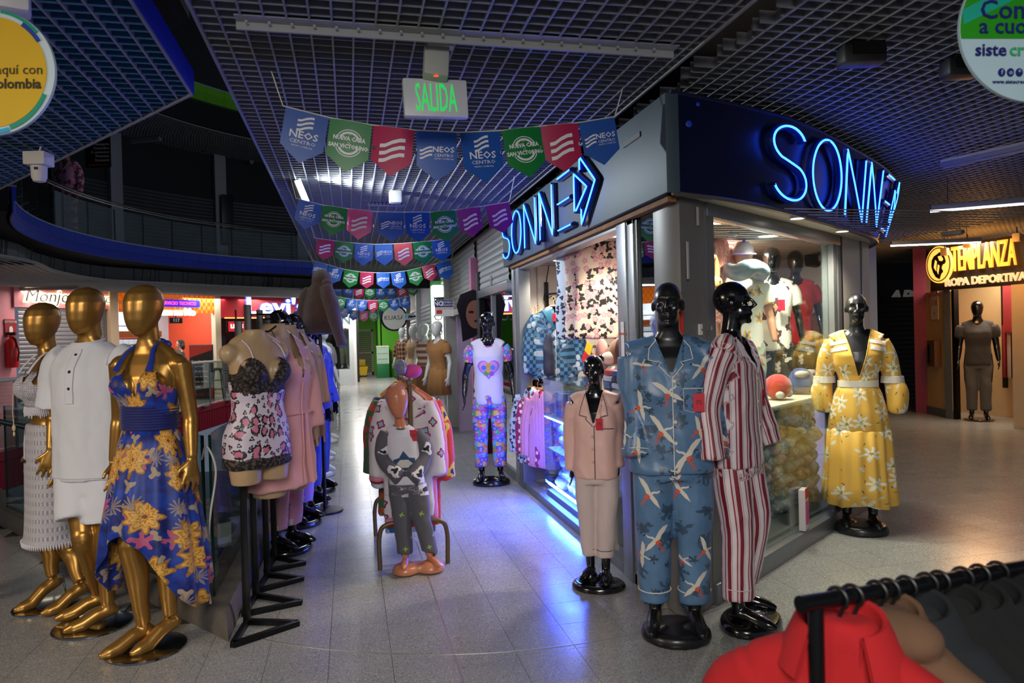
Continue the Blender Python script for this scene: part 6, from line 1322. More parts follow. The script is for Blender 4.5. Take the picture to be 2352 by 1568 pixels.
def crane_print(c, t, spots):
    W, Rd, Dk = MB(), MB(), MB()
    for x, z, rot, sc, fl in spots:
        def T(P): 
            ca, sa = math.cos(rot), math.sin(rot); return [(x+sc*(fl*a*ca-b*sa), z+sc*(fl*a*sa+b*ca)) for a, b in P]
        o_ = (lambda P: P) if fl > 0 else (lambda P: P[::-1])
        c.decal(o_(T([(-.085, .035), (-.06, .040), (-.03, .030), (.0, .010), (.015, .0), (.01, -.012), (-.012, -.010), (-.03, .004), (-.06, .018)])), .002, .016, W)
        c.decal(o_(T([(.0, .006), (.02, .002), (.05, -.008), (.085, -.034), (.05, -.030), (.02, -.020), (.0, -.012)])), .0021, .016, W)
        c.decal(o_(T([(.004, .008), (.012, .02), (.026, .028), (.034, .040), (.040, .038), (.033, .022), (.02, .013), (.014, .002)])), .0022, .016, W)
        c.decal(o_(T([(-.006, -.008), (.012, -.010), (.016, -.022), (.006, -.034), (.0, -.026), (-.006, -.040), (-.012, -.022)])), .0023, .016, Rd)
        for a in (-.002, .006): c.decal(o_(T([(a, -.03), (a+.004, -.03), (a+.002, -.075), (a-.002, -.075)])), .0019, .016, Rd)
        c.decal(o_(T([(.036, .040), (.040, .044), (.058, .040), (.040, .037)])), .0024, .016, Dk)
    W.build('crane_print', fabric('print_white', '#cfc9bd', .6), t, world=False, ang=180)['kind'] = 'stuff'; Rd.build('crane_legs_print', fabric('print_red', '#c9553a', .6), t, world=False, ang=180)['kind'] = 'stuff'; Dk.build('crane_beak_print', fabric('print_dark', '#1f2a33', .6), t, world=False, ang=180)['kind'] = 'stuff'
stdL = {'L': ((.088, -.012, .475), (.09, .02, .085)), 'R': ((-.088, -.012, .475), (-.09, .02, .085))}
# --- crane pyjamas
m1 = figure('mannequin', 'black male mannequin in blue crane-print pyjamas with white piping at the shop corner', (1.60, 3.40), math.radians(-21), 1.755, z=.05)
ar = {'L': (jpix(m1, 1632, 940, .0), jpix(m1, 1640, 1035, .08), (.03, -.12, -1), (-.1, -1, 0)), 'R': (jpix(m1, 1462, 940, .0), jpix(m1, 1462, 1035, .06), (-.03, -.12, -1), (.1, -1, 0))}
lg = {'L': ((.105, -.015, .475), (.10, .02, .085), .1, 0), 'R': ((-.095, -.012, .475), (-.10, .02, .085), -.15, 0)}
add_body(m1, 'crane', BLKS, sex='m', head='face', bust=False, hyaw=-.12, arms=ar, legs=lg, hands=False, voxel=.0062)
mound_base(m1, BLKS, .175, .165, 0, -.03, .06, [(.10, -.05, .045, .015), (-.10, -.05, .045, .015)], low=-.05)
SATB = printed('crane_satin', '#4d6c8e', [dict(scale=9, r=.30, petals=6, amp=.3, dens=.3, off=1.7, wob=.9, col='#3a5068'), dict(scale=17, r=.26, petals=5, amp=.4, dens=.2, off=5.2, wob=.8, col='#33475a')], .38, ('#5b7ea2', 5), 0)
PIPW = fabric('piping_white', '#d8d4cc', .6); 
c = pj_top(m1, SATB, 'm', ar, .795, 1.285, 1.0, 21, .0095); CR = c
lapels(c, m1, SATB, PIPW, 1.285)
c.piping([(.004, 1.285), (.004, .80)], .0026, .003).build('front_piping', PIPW, m1, world=False)
q = c.piping([(.055, 1.225), (.15, 1.223)], .0028, .004); c.piping([(.055, 1.225), (.057, 1.12), (.10, 1.105), (.148, 1.12), (.15, 1.223)], .0012, .002, q); q.build('pocket_trim', PIPW, m1, world=False)
q = MB()
for z in (1.262, 1.165, 1.06, .955): c.button(.014, z, .010, q)
q.build('buttons', fabric('button_pearl', '#c9c6be', .3), m1, world=False)
for k_, s in (('L', 1), ('R', -1)):
    w_ = np.array(ar[k_][1]); e = np.array(ar[k_][0]); d = unit(w_-e); q = MB(); P = w_+d*-.005; x_, y_, _ = frame(d); q.tube([P+.0735*(x_*math.cos(a)+y_*math.sin(a)) for a in np.linspace(0, 2*PI, 30, endpoint=False)], .0028, 6, closed=True); q.build('cuff_piping', PIPW, m1, world=False)
crane_print(c, m1, [(-.02, 1.21, -.15, 1.0, 1), (-.05, 1.02, -.5, 1.05, 1), (.07, .90, .45, 1.15, -1), (.13, 1.02, -.9, .8, 1), (-.15, 1.14, -1.0, .9, 1), (.15, 1.33, .5, .9, -1), (-.17, .92, -1.1, .8, 1), (.02, .815, .6, .7, -1), (.235, 1.16, .9, .95, -1), (.26, .965, -.2, 1.0, 1), (-.235, 1.0, -1.2, .7, 1), (-.14, 1.345, .3, .6, 1)])
pc_ = pj_pants(m1, SATB, lg, 'm', .115, 1.0, 22, .0105)
crane_print(pc_, m1, [(-.12, .70, -.6, 1.0, 1), (.03, .72, -.5, .9, 1), (-.09, .47, .5, 1.0, -1), (.15, .42, -.8, .8, 1), (-.16, .38, -1.2, .8, 1), (.10, .235, .5, 1.0, -1), (.04, .36, -.2, .6, 1), (.02, .78, .5, .6, -1)])
q = MB()
for s in (-1, 1):
    an = np.array(lg['L' if s > 0 else 'R'][1]); q.tube([(an[0]+.0825*math.cos(a), an[1]*.6-.005+.0825*math.sin(a), .185) for a in np.linspace(0, 2*PI, 30, endpoint=False)], .003, 6, closed=True)
q.build('leg_piping', PIPW, m1, world=False)
h = c.hit(.125, 1.155, .012); red_tag(m1, h, .056, .09)
# --- striped pyjamas
m2 = figure('mannequin', 'black mannequin in crimson and white striped pyjamas turned right beside the corner post', (1.985, 3.43), math.radians(40), 1.76, z=.05)
ar = {'L': ((.255, -.02, 1.12), (.275, -.08, .90), (0, -.2, -1), (-.1, -1, 0)), 'R': ((-.262, .05, 1.12), (-.285, .02, .89), (0, -.1, -1), (.1, -1, 0))}
lg = {'L': ((.09, -.05, .475), (.10, .05, .085), .25, 0), 'R': ((-.085, -.03, .475), (-.10, -.03, .085), -.1, 0)}
add_body(m2, 'stripe', BLKG, sex='f', bust=False, head='face', hyaw=.30, hpitch=-.03, arms=ar, legs=lg, hands=False, voxel=.0062)
mound_base(m2, BLKG, .20, .15, 0, -.06, .06, [(.10, -.03, .045, .02), (-.10, -.10, .045, .02)], low=-.05)
STR = striped('crimson_stripe', [(0, '#d6cbd0'), (.30, '#8d2335'), (.40, '#d6cbd0'), (.46, '#b08d98'), (.50, '#d6cbd0'), (.56, '#771527'), (.86, '#d6cbd0'), (.93, '#9b6f80'), (.97, '#d6cbd0')], 19, .5)
c = pj_top(m2, STR, 'f', ar, .80, 1.285, 1.02, 31, .0095); lapels(c, m2, STR, fabric('piping_pale', '#d9c9cc', .6), 1.285)
q = MB(); c.piping([(.005, 1.285), (.005, .81)], .0018, .003, q)
for z in (1.25, 1.13, 1.01, .90): c.button(.012, z, .008, q)
q.build('buttons', fabric('button_pearl', '#c9c6be', .3), m2, world=False); red_tag(m2, c.hit(.115, 1.14, .01), .04, .09)
pj_pants(m2, STR, lg, 'f', .13, 1.0, 32, .0105, .010)
q = MB()
for s in (-1, 1):
    an = np.array(lg['L' if s > 0 else 'R'][1]); kn = np.array(lg['L' if s > 0 else 'R'][0]); q.tube([(an[0]+.081*math.cos(a), an[1]*.6+kn[1]*.4+.081*math.sin(a), .185) for a in np.linspace(0, 2*PI, 30, endpoint=False)], .0022, 6, closed=True)
q.build('leg_hem', fabric('piping_pale', '#d9c9cc', .6), m2, world=False)
# --- pink satin pyjamas (small)
m3 = figure('mannequin', 'small black mannequin with a hair bun in pale pink satin pyjamas beside the glass counter', (1.46, 4.17), math.radians(-26), 1.365, z=.05)
ar = {'L': (jpix(m3, 1414, 985, .0), jpix(m3, 1418, 1062, .03), (.02, -.1, -1), (-.1, -1, 0)), 'R': ((-.205, .05, 1.10), (-.20, .05, .88), (0, -.1, -1), (.1, -1, 0))}
lg = {'L': ((.075, -.02, .475), (.055, .02, .085), .1, 0), 'R': ((-.075, .01, .475), (-.07, .06, .085), -.3, 0)}
add_body(m3, 'pink', BLKG, sex='f', bust=False, head='bun', hyaw=-.12, arms=ar, legs=lg, voxel=.0075)
mound_base(m3, BLKG, .21, .17, .0, -.02, .055, [(.055, -.03, .055, .07), (-.07, .02, .055, .06)], low=-.065)
PNK = fabric('pink_satin', '#e3b7ac', .4, .03, .1); PIPB = fabric('piping_black', '#17181d', .6)
c = pj_top(m3, PNK, 'f', ar, .80, 1.22, .94, 41, .0105, .007, thin=.85); lapels(c, m3, PNK, PIPB, 1.22); c.piping([(.004, 1.22), (.004, .81)], .003, .003).build('front_piping', PIPB, m3, world=False); c.piping([(.06, 1.20), (.15, 1.198)], .003, .004).build('pocket_trim', PIPB, m3, world=False)
q = MB()
for z in (1.14, 1.04, .94): c.button(-.012, z, .010, q)
q.build('buttons', fabric('button_pink', '#d9a79d', .3), m3, world=False); red_tag(m3, c.hit(.045, 1.235, .012), .055, .09)
PNK2 = fabric('pink_satin_grey', '#cdbab6', .38, .03, .1); pj_pants(m3, PNK2, lg, 'f', .17, .86, 42, .0105, .008)
q = MB()
for s in (-1, 1):
    an = np.array(lg['L' if s > 0 else 'R'][1]); kn = np.array(lg['L' if s > 0 else 'R'][0]); q.tube([(an[0]+.0705*math.cos(a), an[1]*.6+kn[1]*.4+.0705*math.sin(a), .235) for a in np.linspace(0, 2*PI, 30, endpoint=False)], .003, 6, closed=True)
q.build('leg_piping', PIPB, m3, world=False)
# --- heart print tee
m4 = figure('mannequin', 'black mannequin in a white heart-print tee and multicoloured trousers by the mirrored door', (1.42, 7.40), math.radians(-10), 1.735, z=.06)
ar = {'L': ((.245, .03, 1.11), (.262, -.02, .885), (.02, -.1, -1), (-.1, -1, 0)), 'R': ((-.245, .03, 1.11), (-.262, -.02, .885), (-.02, -.1, -1), (.1, -1, 0))}
lg = {'L': ((.098, -.012, .475), (.10, .02, .085), .1, 0), 'R': ((-.098, -.012, .475), (-.10, .02, .085), -.1, 0)}
add_body(m4, 'care', BLKG, sex='f', bust=False, head='bun', hyaw=.0, arms=ar, legs=lg, voxel=.008); 
mound_base(m4, BLKG, .20, .17, 0, -.03, .06, [(.10, -.03, .05, .03), (-.10, -.03, .05, .03)], low=-.06)
TEE = fabric('tee_white', '#dcd6e4', .85, .02); MULTI = cells('multi_print', ['#3f6fd0', '#7a57c4', '#e08a3c', '#58b06a', '#c9508f', '#6fb7e0', '#8d74d8', '#e3bb4a', '#4c5fc4', '#d46a6a'], 22, .75, '#b9a6e6')
def tee(t, m, sm, hem=.80, sl=.55, arms=ar, seed=1, vox=.010, sex='f', wide=1.0, name='tee_shirt', neck=True, wr=.005):
    k = (1.0 if sex == 'm' else .92)*wide; c = Cloth().trunk([(hem, .178*k, .125*k, .005), (hem+.04, .178*k, .125*k), (.98, .172*k, .118*k), (1.10, .162*k, .112*k), (1.22, .175*k, .128*k, -.01), (1.30, .182*k, .13*k, -.01), (1.385, .185*k, .095, .005), (1.43, .14*k, .075, .014), (1.465, .075, .065, .015)])
    sx = .198 if sex == 'm' else .168; sl_ = None
    for s, kx in ((1, 'L'), (-1, 'R')):
        e = np.array(arms[kx][0]); S = np.array([s*(sx-.01), .01, 1.39]); E = S+(e-S)*sl; c.limb([(s*.04, .018, 1.445), (s*.10, .018, 1.425), (s*(sx-.02), .012, 1.390)], [.048, .058, .068], 16); sl_ = Cloth() if sm is not m else c; sl_.limb([S, S*.5+E*.5+np.array([s*.01, 0, .015]), E], [.064, .070, .068] if sex == 'f' else [.074, .080, .076]); sm is m or sl_.make('sleeve', sm, t, vox, 3, .003, seed=seed+1)
    c.make(name, m, t, vox, 3, wr, (11, 11, 2.0), .003, lambda v: (v[:, 2] > (1.40 if neck else 1.44)) & (np.hypot(v[:, 0], v[:, 1]-(-.005)) < .078), seed); tuck(t, c)
    return c
c = tee(m4, TEE, MULTI, .79, .55, ar, 51)
def heart(x0, z0, s, n=40): return [(x0+s*16*math.sin(t)**3/17, z0+s*(13*math.cos(t)-5*math.cos(2*t)-2*math.cos(3*t)-math.cos(4*t))/17) for t in np.linspace(0, 2*PI, n, endpoint=False)][::-1]
c.decal(heart(0, 1.17, .122), .002).build('heart_print_edge', fabric('print_violet', '#b47acb', .7), m4, world=False, ang=180); c.decal(heart(0, 1.172, .100), .003).build('heart_print', fabric('print_pink', '#e59ac2', .7), m4, world=False, ang=180)
q = {}
for x, z, r, col in ((0, 1.20, .03, '#e0a93c'), (-.05, 1.18, .026, '#5b7ad0'), (.045, 1.18, .026, '#4d8fe0'), (-.025, 1.12, .028, '#62a94d'), (.03, 1.115, .026, '#a05bc0'), (0, 1.15, .024, '#e3bb4a')):
    c.decal([(x+r*math.cos(a), z+r*math.sin(a)) for a in np.linspace(0, 2*PI, 18, endpoint=False)], .0036+.0004*len(q), .02, q.setdefault(col, MB()))
for col, mb in q.items(): mb.build('print_blob', fabric('blob_'+col, col, .7), m4, world=False, ang=180)
q = MB(); q.tube([(.078*math.cos(a), -.002+.075*math.sin(a), 1.415+.022*math.sin(a)+.01*abs(math.cos(a))) for a in np.linspace(0, 2*PI, 30, endpoint=False)], .009, 8, closed=True); q.build('neck_rib', MULTI, m4, world=False)
pj_pants(m4, MULTI, lg, 'f', .12, .88, 52, .011, .005, 'trousers', .98)
# --- yellow lily dress
m5 = figure('mannequin', 'black mannequin in a long yellow lily-print dress with white lace bands by the white wall', (3.77, 4.72), math.radians(-33), 1.755, z=.05)
ar = {'L': ((.235, .04, 1.11), (.262, .0, .88), (.02, -.1, -1), (-.1, -1, 0)), 'R': ((-.225, .06, 1.11), (-.235, .04, .88), (-.02, -.1, -1), (.1, -1, 0))}
add_body(m5, 'yellow', BLKS, sex='f', head='face', bust=False, hyaw=-.02, arms=ar, legs={'L': ((.085, -.0, .475), (.09, .03, .085), .1, 0), 'R': ((-.085, -.0, .475), (-.09, .03, .085), -.1, 0)}, hands=False, voxel=.0068)
mound_base(m5, BLKS, .19, .175, 0, -.02, .07, [(.09, .0, .045, .02), (-.09, .0, .045, .02)], low=-.05)
YEL = printed('yellow_lily', '#d9ab45', [dict(scale=9.5, r=.13, petals=2, amp=.0, dens=.5, off=2.2, stretch=4.2, col='#1d6b4c'), dict(scale=9.3, r=.12, petals=2, amp=0, dens=.42, off=6.1, stretch=4.5, col='#8d4a1f'), dict(scale=8, r=.17, petals=2, amp=0, dens=.6, off=4.4, stretch=2.2, wob=.2, col='#cfcaae'), dict(scale=6.6, r=.27, petals=6, amp=.55, dens=.6, wob=.35, col='#d3cfba', shade='#efe9d6', inner=[(.25, '#8d8f2a')])], .6, None, .1)
LACE = crochet('white_lace', '#d6d0c4', 60, 40)
c = Cloth().trunk([(1.05, .135, .098, .0), (1.08, .128, .090, .0), (1.14, .140, .095), (1.22, .165, .125, -.012), (1.29, .172, .132, -.014), (1.35, .178, .115, -.003), (1.40, .178, .088, .008), (1.44, .125, .068, .014), (1.47, .075, .06, .015)])
for s, kx in ((1, 'L'), (-1, 'R')):
    e, w_ = np.array(ar[kx][0]), np.array(ar[kx][1]); S = np.array([s*.158, .01, 1.39]); c.limb([(s*.05, .018, 1.44), (s*.10, .018, 1.425), (s*.158, .012, 1.388)], [.048, .058, .070], 16); c.limb([S, S*.5+e*.5+np.array([s*.012, 0, .02]), e+np.array([s*.005, 0, .0]), e*.5+w_*.5+np.array([s*.02, 0, 0]), w_+np.array([0, 0, .0]), w_+np.array([0, 0, -.03])], [.066, .070, .066, .080, .070, .042])
zv = 1.115
c.make('bodice', YEL, m5, .0095, 3, .005, (12, 12, 2.2), .004, lambda v: ((v[:, 1] < .0) & (v[:, 2] > zv) & (np.abs(v[:, 0]) < .085*(v[:, 2]-zv)/(1.45-zv))) | ((v[:, 2] > 1.43) & (np.hypot(v[:, 0], v[:, 1]-.014) < .07)), 61, (zv, .085/(1.45-zv))); YB = c; tuck(m5, c)
for s in (-1, 1):
    for z0, z1 in ((1.325, 1.355), (1.375, 1.40)): c.decal([(s*.075, z0+.01), (s*.19, z0-.012), (s*.19, z1-.012), (s*.082, z1+.01)][::s], .004, .018).build('lace_band', LACE, m5, world=False)
    e = np.array(ar['L' if s > 0 else 'R'][0]); MB().loft([np.array([(e[0]+s*.006+r_*math.cos(a), e[1]+r_*math.sin(a), e[2]+z) for a in np.linspace(0, 2*PI, 30, endpoint=False)]) for r_, z in ((.070, .02), (.077, .018), (.082, -.032), (.074, -.034))], cap=False).build('lace_band', LACE, m5, world=False)
MB().loft([ering(z, .134*k_, .096*k_, 0, 40) for z, k_ in ((1.10, .98), (1.098, 1.06), (1.052, 1.07), (1.05, .98))], cap=False).build('lace_band', LACE, m5, world=False)
q = MB(); 
for s in (-1, 1): c.piping([(s*.003, zv+.005), (s*.085, 1.445)], .003, .003, q)
q.build('neck_edging', YEL, m5, world=False)
skirt_obj('skirt', YEL, m5, [(1.07, .132, .094, 0, .2), (1.0, .165, .118, .004, .5), (.88, .198, .145, .01, .8), (.73, .215, .165, .012, 1.0), (.725, .212, .162, .012, 1.0)], k=13, amp=.007, seed=4)
skirt_obj('skirt_tier', YEL, m5, [(.735, .206, .156, .012, .6), (.72, .222, .17, .012, 1.3), (.5, .236, .188, .012, 1.6), (.3, .25, .205, .012, 1.8), (.17, .262, .215, .012, 1.9)], k=15, amp=.011, seed=5, drop_=lambda t: .012*np.sin(t*5))
# --- child in front of the clothes rack
m6 = figure('child_mannequin', 'small peach egg-headed child mannequin in grey and white pyjamas on a peach base', (.39, 4.80), math.radians(-4), 1.135, z=.05)
KS_ = 1.0
def kidbody():
    m = MB(); trunk(m, [(r[0], r[1]*1.05, r[2]*1.05, r[3]) for r in TORSO['f'] if r[0] < 1.4]+[(1.40, .13, .068, .012), (1.43, .06, .055, .012), (1.48, .055, .055, .01)])
    h = MB(); add_head(h, 'egg', -.1, .02); m.tube([(0, .01, 1.42), (0, .0, 1.50), (0, -.01, 1.58)], [.06, .05, .055], 14); v = (h.arr()-np.array([0, 0, 1.56]))*1.38+np.array([0, -.01, 1.575]); m.add(v, h.f)
    for kn, an, s in (((.10, -.02, .475), (.15, .0, .085), 1), ((-.09, -.02, .475), (-.10, .0, .085), -1)):
        hp = np.array([s*.087, .012, .86]); limb(m, [hp, kn, an], (.09, .062, .045), 16); foot(m, an, .45*s if s > 0 else -.15)
    for s in (-1, 1): limb(m, [(s*.15, .01, 1.37), (s*.21, -.0, 1.13), (s*.06, -.16, .93)], (.05, .042, .035), 12)
    return remesh(m, .009, 3)[:2]
v, f = kidbody(); mk('body', v, f, PEACH, m6, True, False, None, 180)
mb_ = MB(); 
for s, bx, by in ((-1, -.10, -.05), (1, .16, -.04)): mb_.lathe([(.001, -.07), (.135, -.07), (.14, -.04), (.125, .0), (.08, .03), (.001, .035)], (bx, by, 0), 30)
mb_.box((.03, -.02, -.03), (.26, .22, .075), bev=.02); v, f, _ = remesh(mb_, .012, 6); mk('base', v, f.tolist(), PEACH, m6, True, False, None, 180)
GRYK = fabric('kid_grey', '#57565e', .8, .06); WHK = fabric('kid_white', '#d8d4dc', .85)
ka = {'L': ((.22, -.0, 1.12), (.045, -.17, .92)), 'R': ((-.22, -.0, 1.12), (-.055, -.17, .93))}
c = Cloth().trunk([(.84, .185, .135, -.005), (.95, .175, .13), (1.1, .165, .122), (1.22, .168, .12), (1.33, .165, .105), (1.40, .14, .085, .01), (1.44, .085, .07, .012)]); c.make('shirt_front', WHK, m6, .011, 3, .006, (10, 10, 3), .004, lambda v: (v[:, 2] > 1.405) & (np.hypot(v[:, 0], v[:, 1]-.01) < .085), 71); KC = c
s_ = Cloth()
for s, kx in ((1, 'L'), (-1, 'R')):
    e, w_ = np.array(ka[kx][0]), np.array(ka[kx][1]); S = np.array([s*.145, .01, 1.37]); s_.limb([S, S*.5+e*.5+np.array([s*.02, 0, 0]), e, e*.5+w_*.5+np.array([0, -.02, -.02]), w_], [.07, .075, .073, .08, .088])
s_.make('sleeves', printed('kid_sleeve', '#57565e', [dict(scale=5, r=.3, petals=3, amp=.3, dens=.3, wob=.3, off=2, col='#d8d4dc', inner=[(.5, '#17171c')])], .8), m6, .011, 3, .007, (9, 9, 4), .006, None, 72)
for pl, cn, cl, of in (([(-.11, 1.10), (-.05, 1.12), (.0, 1.19), (.05, 1.12), (.11, 1.11), (.10, .99), (.04, .93), (-.05, .93), (-.10, 1.0)][::-1], 'patch_blue', '#24466f', .002), ([(-.05, 1.02), (.05, 1.02), (.08, 1.06), (.04, 1.10), (-.04, 1.10), (-.08, 1.06)], 'patch_pale', '#cfc9c2', .003), ([(-.06, .95), (.06, .95), (.05, 1.0), (-.05, 1.0)], 'patch_dark', '#15161c', .0035), ([(-.09, 1.0), (-.05, .99), (-.04, 1.03), (-.08, 1.04)], 'patch_green', '#7fa83c', .004)): c.decal(pl, of, .03).build('print_patch', fabric(cn, cl, .7), m6, world=False, ang=180)
q = MB(); q.tube([(.085*math.cos(a), .01+.08*math.sin(a), 1.415+.01*math.sin(a)) for a in np.linspace(0, 2*PI, 30, endpoint=False)], .010, 8, closed=True); q.build('neck_rib', GRYK, m6, world=False)
pj_pants(m6, printed('kid_pants', '#57565e', [dict(scale=4.2, r=.36, petals=2, amp=.2, dens=.55, wob=.2, off=4, col='#cfcbd2', inner=[(.35, '#17171c')]), dict(scale=12, r=.2, petals=4, amp=.5, dens=.12, off=9, col='#9ab43e')], .8), {'L': ((.11, -.02, .475), (.15, .0, .085)), 'R': ((-.095, -.02, .475), (-.10, .0, .085))}, 'f', .12, 1.02, 73, .012, .009)
red_tag(m6, KC.hit(.115, 1.335, .012), .07, .115)

for o in [q for q in m6.children if q.name.split('.')[0] != 'base']:      # the child figure leans over to one side
    for vt in o.data.vertices: vt.co.x -= (vt.co.z-.08)*.085
    for q in o.children:
        for vt in q.data.vertices: vt.co.x -= (vt.co.z-.08)*.085
# ================================================================== LEFT ROW: RACK STANDS, TORSOS AND MANNEQUINS ALONG THE KERB
LEO = printed('leopard_hearts', '#cfc3d2', [dict(scale=24, r=.26, petals=3, amp=.3, dens=.75, off=5.5, wob=.5, col='#16131a', hollow=.3), dict(scale=15, r=.44, petals=2, amp=.16, dens=.66, wob=.4, col='#15121a', inner=[(.60, '#c8708a')], gap=(1.0, -.80))], .45)
def lacemat(name):
    t = NT(name); uv = t.attr('cuv'); n = t.noise(uv, 55, 3, .6); k = t.math('GREATER_THAN', n, .53); t.color(t.mix(k, lin('#0b0a0d'), lin('#54453d'))); t.bump(n, .002); return t.set(.75)
LACEB = lacemat('black_lace')
rt = [(.0, 'first'), (1, 'second'), (2, 'third'), (3, 'fourth')]
tips = [((535, 1487), (686, 1436)), ((560, 1416), (692, 1388)), ((590, 1362), (696, 1333)), ((610, 1316), (700, 1297))]
tops = [738, 700, 712, 722]; stands = []
for k, ((fx, fy), (ax_, ay)) in enumerate(tips):
    f0 = onz(fx, fy); ap = onz(ax_, ay); bk = f0+np.array([.03, .30, 0]); zt_ = hz((515, 541, 581, 585)[k], tops[k], bk[0], bk[1])
    t = thing('rack_stand', ['black square-tube stand with triangular foot, nearest of four, carrying the leopard camisole torso', 'black triangular-foot stand, second of four from the front', 'black triangular-foot stand, third of four from the front', 'black triangular-foot stand, furthest back of four'][k], 'stand', (bk[0], bk[1], 0), 0, 'black stands along the kerb'); stands.append((bk, zt_))
    B = np.array([bk[0], bk[1], .015]); MB().bar(f0+(0, 0, .015), ap+(0, 0, .015), .03, .03, bev=.002).build('foot_bar', BLK, t); MB().bar(ap+(0, 0, .015), B, .03, .03, bev=.002).build('foot_bar', BLK, t); MB().bar(B, f0+(0, 0, .015), .03, .03, bev=.002).build('foot_bar', BLK, t)
    MB().bb((bk[0]-.019, bk[1]-.019, .0), (bk[0]+.019, bk[1]+.019, zt_), bev=.002).build('upright', BLK, t)
    MB().tube([(bk[0], bk[1], zt_-.06), (bk[0]+.16, bk[1], zt_-.06), (bk[0]+.2, bk[1], zt_-.03)], .006, 6).build('hook_arm', BLK, t); MB().tube([(bk[0]+.17, bk[1], zt_-.05), (bk[0]+.19, bk[1], zt_-.09), (bk[0]+.18, bk[1], zt_-.17)], .004, 6).build('chrome_hook', STEEL, t)
def torso(k, name, label, px, pyt, pyb, Y, rz, dress):
    d = ray(px, (pyt+pyb)/2); p = CAM+d*(Y/d[1]); D = (p-CAM)@FW; H_ = (pyb-pyt)/FPX*D; s = H_/.82
    t = thing(name, label, 'torso form', (p[0], p[1], p[2]-H_/2-.69*s), rz, 'tan torso forms hung on the black stands'); t.scale = (s, s, s); M = ROOT[t.name]; M[:3, :3] *= s
    add_body(t, 'torsoform', TAN, sex='f', part='torso', voxel=.0075); dress(t); return t
def cami(t):
    c = Cloth().trunk([(.80, .185, .128, .012), (.86, .185, .13, .014), (.95, .182, .122, .014), (1.05, .145, .10), (1.12, .138, .096), (1.20, .152, .108, -.008), (1.27, .162, .118, -.012), (1.30, .158, .115, -.012)])
    for s in (-1, 1): c.ell((s*.073, -.072, 1.275), (.075, .072, .074))
    c.make('camisole', LEO, t, .009, 3, .003, kill=lambda v: ((v[:, 1] < 0) & (v[:, 2] > 1.17)) | ((v[:, 1] >= 0) & (v[:, 2] > 1.22)), seed=81)
    l = Cloth()
    for s in (-1, 1): l.ell((s*.075, -.074, 1.275), (.077, .074, .076))
    l.trunk([(1.16, .146, .104, -.002), (1.22, .158, .114, -.008), (1.27, .163, .118, -.012)]); l.make('lace_cup', LACEB, t, .009, 3, .003, kill=lambda v: (v[:, 1] > .03) | (v[:, 2] > 1.25+.11*np.clip(1-np.abs(np.abs(v[:, 0])-.095)/.10, 0, 1)) | ((np.abs(v[:, 0]) < .035*(v[:, 2]-1.20)/.08) & (v[:, 2] > 1.20)) | (v[:, 2] < 1.165+.012*np.sin(v[:, 0]*220)), seed=82)
    q = MB()
    for s in (-1, 1): q.tube(spline([(s*.098, -.115, 1.35), (s*.096, -.075, 1.405), (s*.093, .0, 1.445), (s*.09, .055, 1.40), (s*.085, .085, 1.28)], 6), .0038, 6)
    q.build('strap', LEO, t, world=False); h = Cloth().trunk([(.775, .188, .13, .012), (.80, .187, .131, .012), (.83, .186, .13, .013)]); h.make('lace_hem', LACEB, t, .009, 2, .004, seed=83)
def robe(m, hem=.72):
    def fn(t):
        c = Cloth().trunk([(hem, .20, .15, .01), (.9, .192, .14, .01), (1.1, .165, .12), (1.27, .172, .13, -.015), (1.36, .18, .105), (1.42, .14, .08, .01), (1.45, .08, .07, .012)])
        for s in (-1, 1): c.limb([(s*.15, .01, 1.38), (s*.20, .0, 1.2), (s*.20, -.02, .98)], [.07, .075, .085])
        c.make('robe', m, t, .013, 3, .010, (12, 12, 1.8), .006, lambda v: (v[:, 1] < 0) & (v[:, 2] > 1.22) & (np.abs(v[:, 0]) < .07*(v[:, 2]-1.22)/.22), 84)
        c.piping([(.0, 1.22), (.0, hem+.02)], .004, .004).build('front_edge', m, t, world=False); q = MB(); q.tube([(x*1.02, y*1.02, 1.07) for x, y, z in ering(1.07, .168, .122, 0, 40)], .014, 6, closed=True, flat=.4); h = c.hit(.03, 1.07, .012); q.tube([h, h-(0, .01, .15), h-(-.02, .015, .34)], .012, 6, flat=.4); q.build('belt', m, t, world=False)
    return fn
torso(0, 'torso_form', 'tan torso form in a leopard-heart camisole with black lace cups, nearest of the hung torsos', 592, 752, 1104, 4.02, math.radians(42), cami)
torso(1, 'torso_form', 'tan torso form in a dusty pink robe hung just behind the leopard camisole', 640, 738, 1130, 4.40, math.radians(58), robe(fabric('robe_pink', '#d99da0', .5)))
torso(2, 'torso_form', 'tan torso form in a beige nightdress behind the dusty pink robe', 668, 742, 1040, 4.75, math.radians(60), robe(fabric('robe_beige', '#c9ab8e', .5), .76))
torso(3, 'torso_form', 'tan torso form in a peach nightdress, furthest back of the hung torsos', 688, 752, 1030, 5.05, math.radians(62), robe(fabric('robe_peach', '#d8a48c', .5), .76))
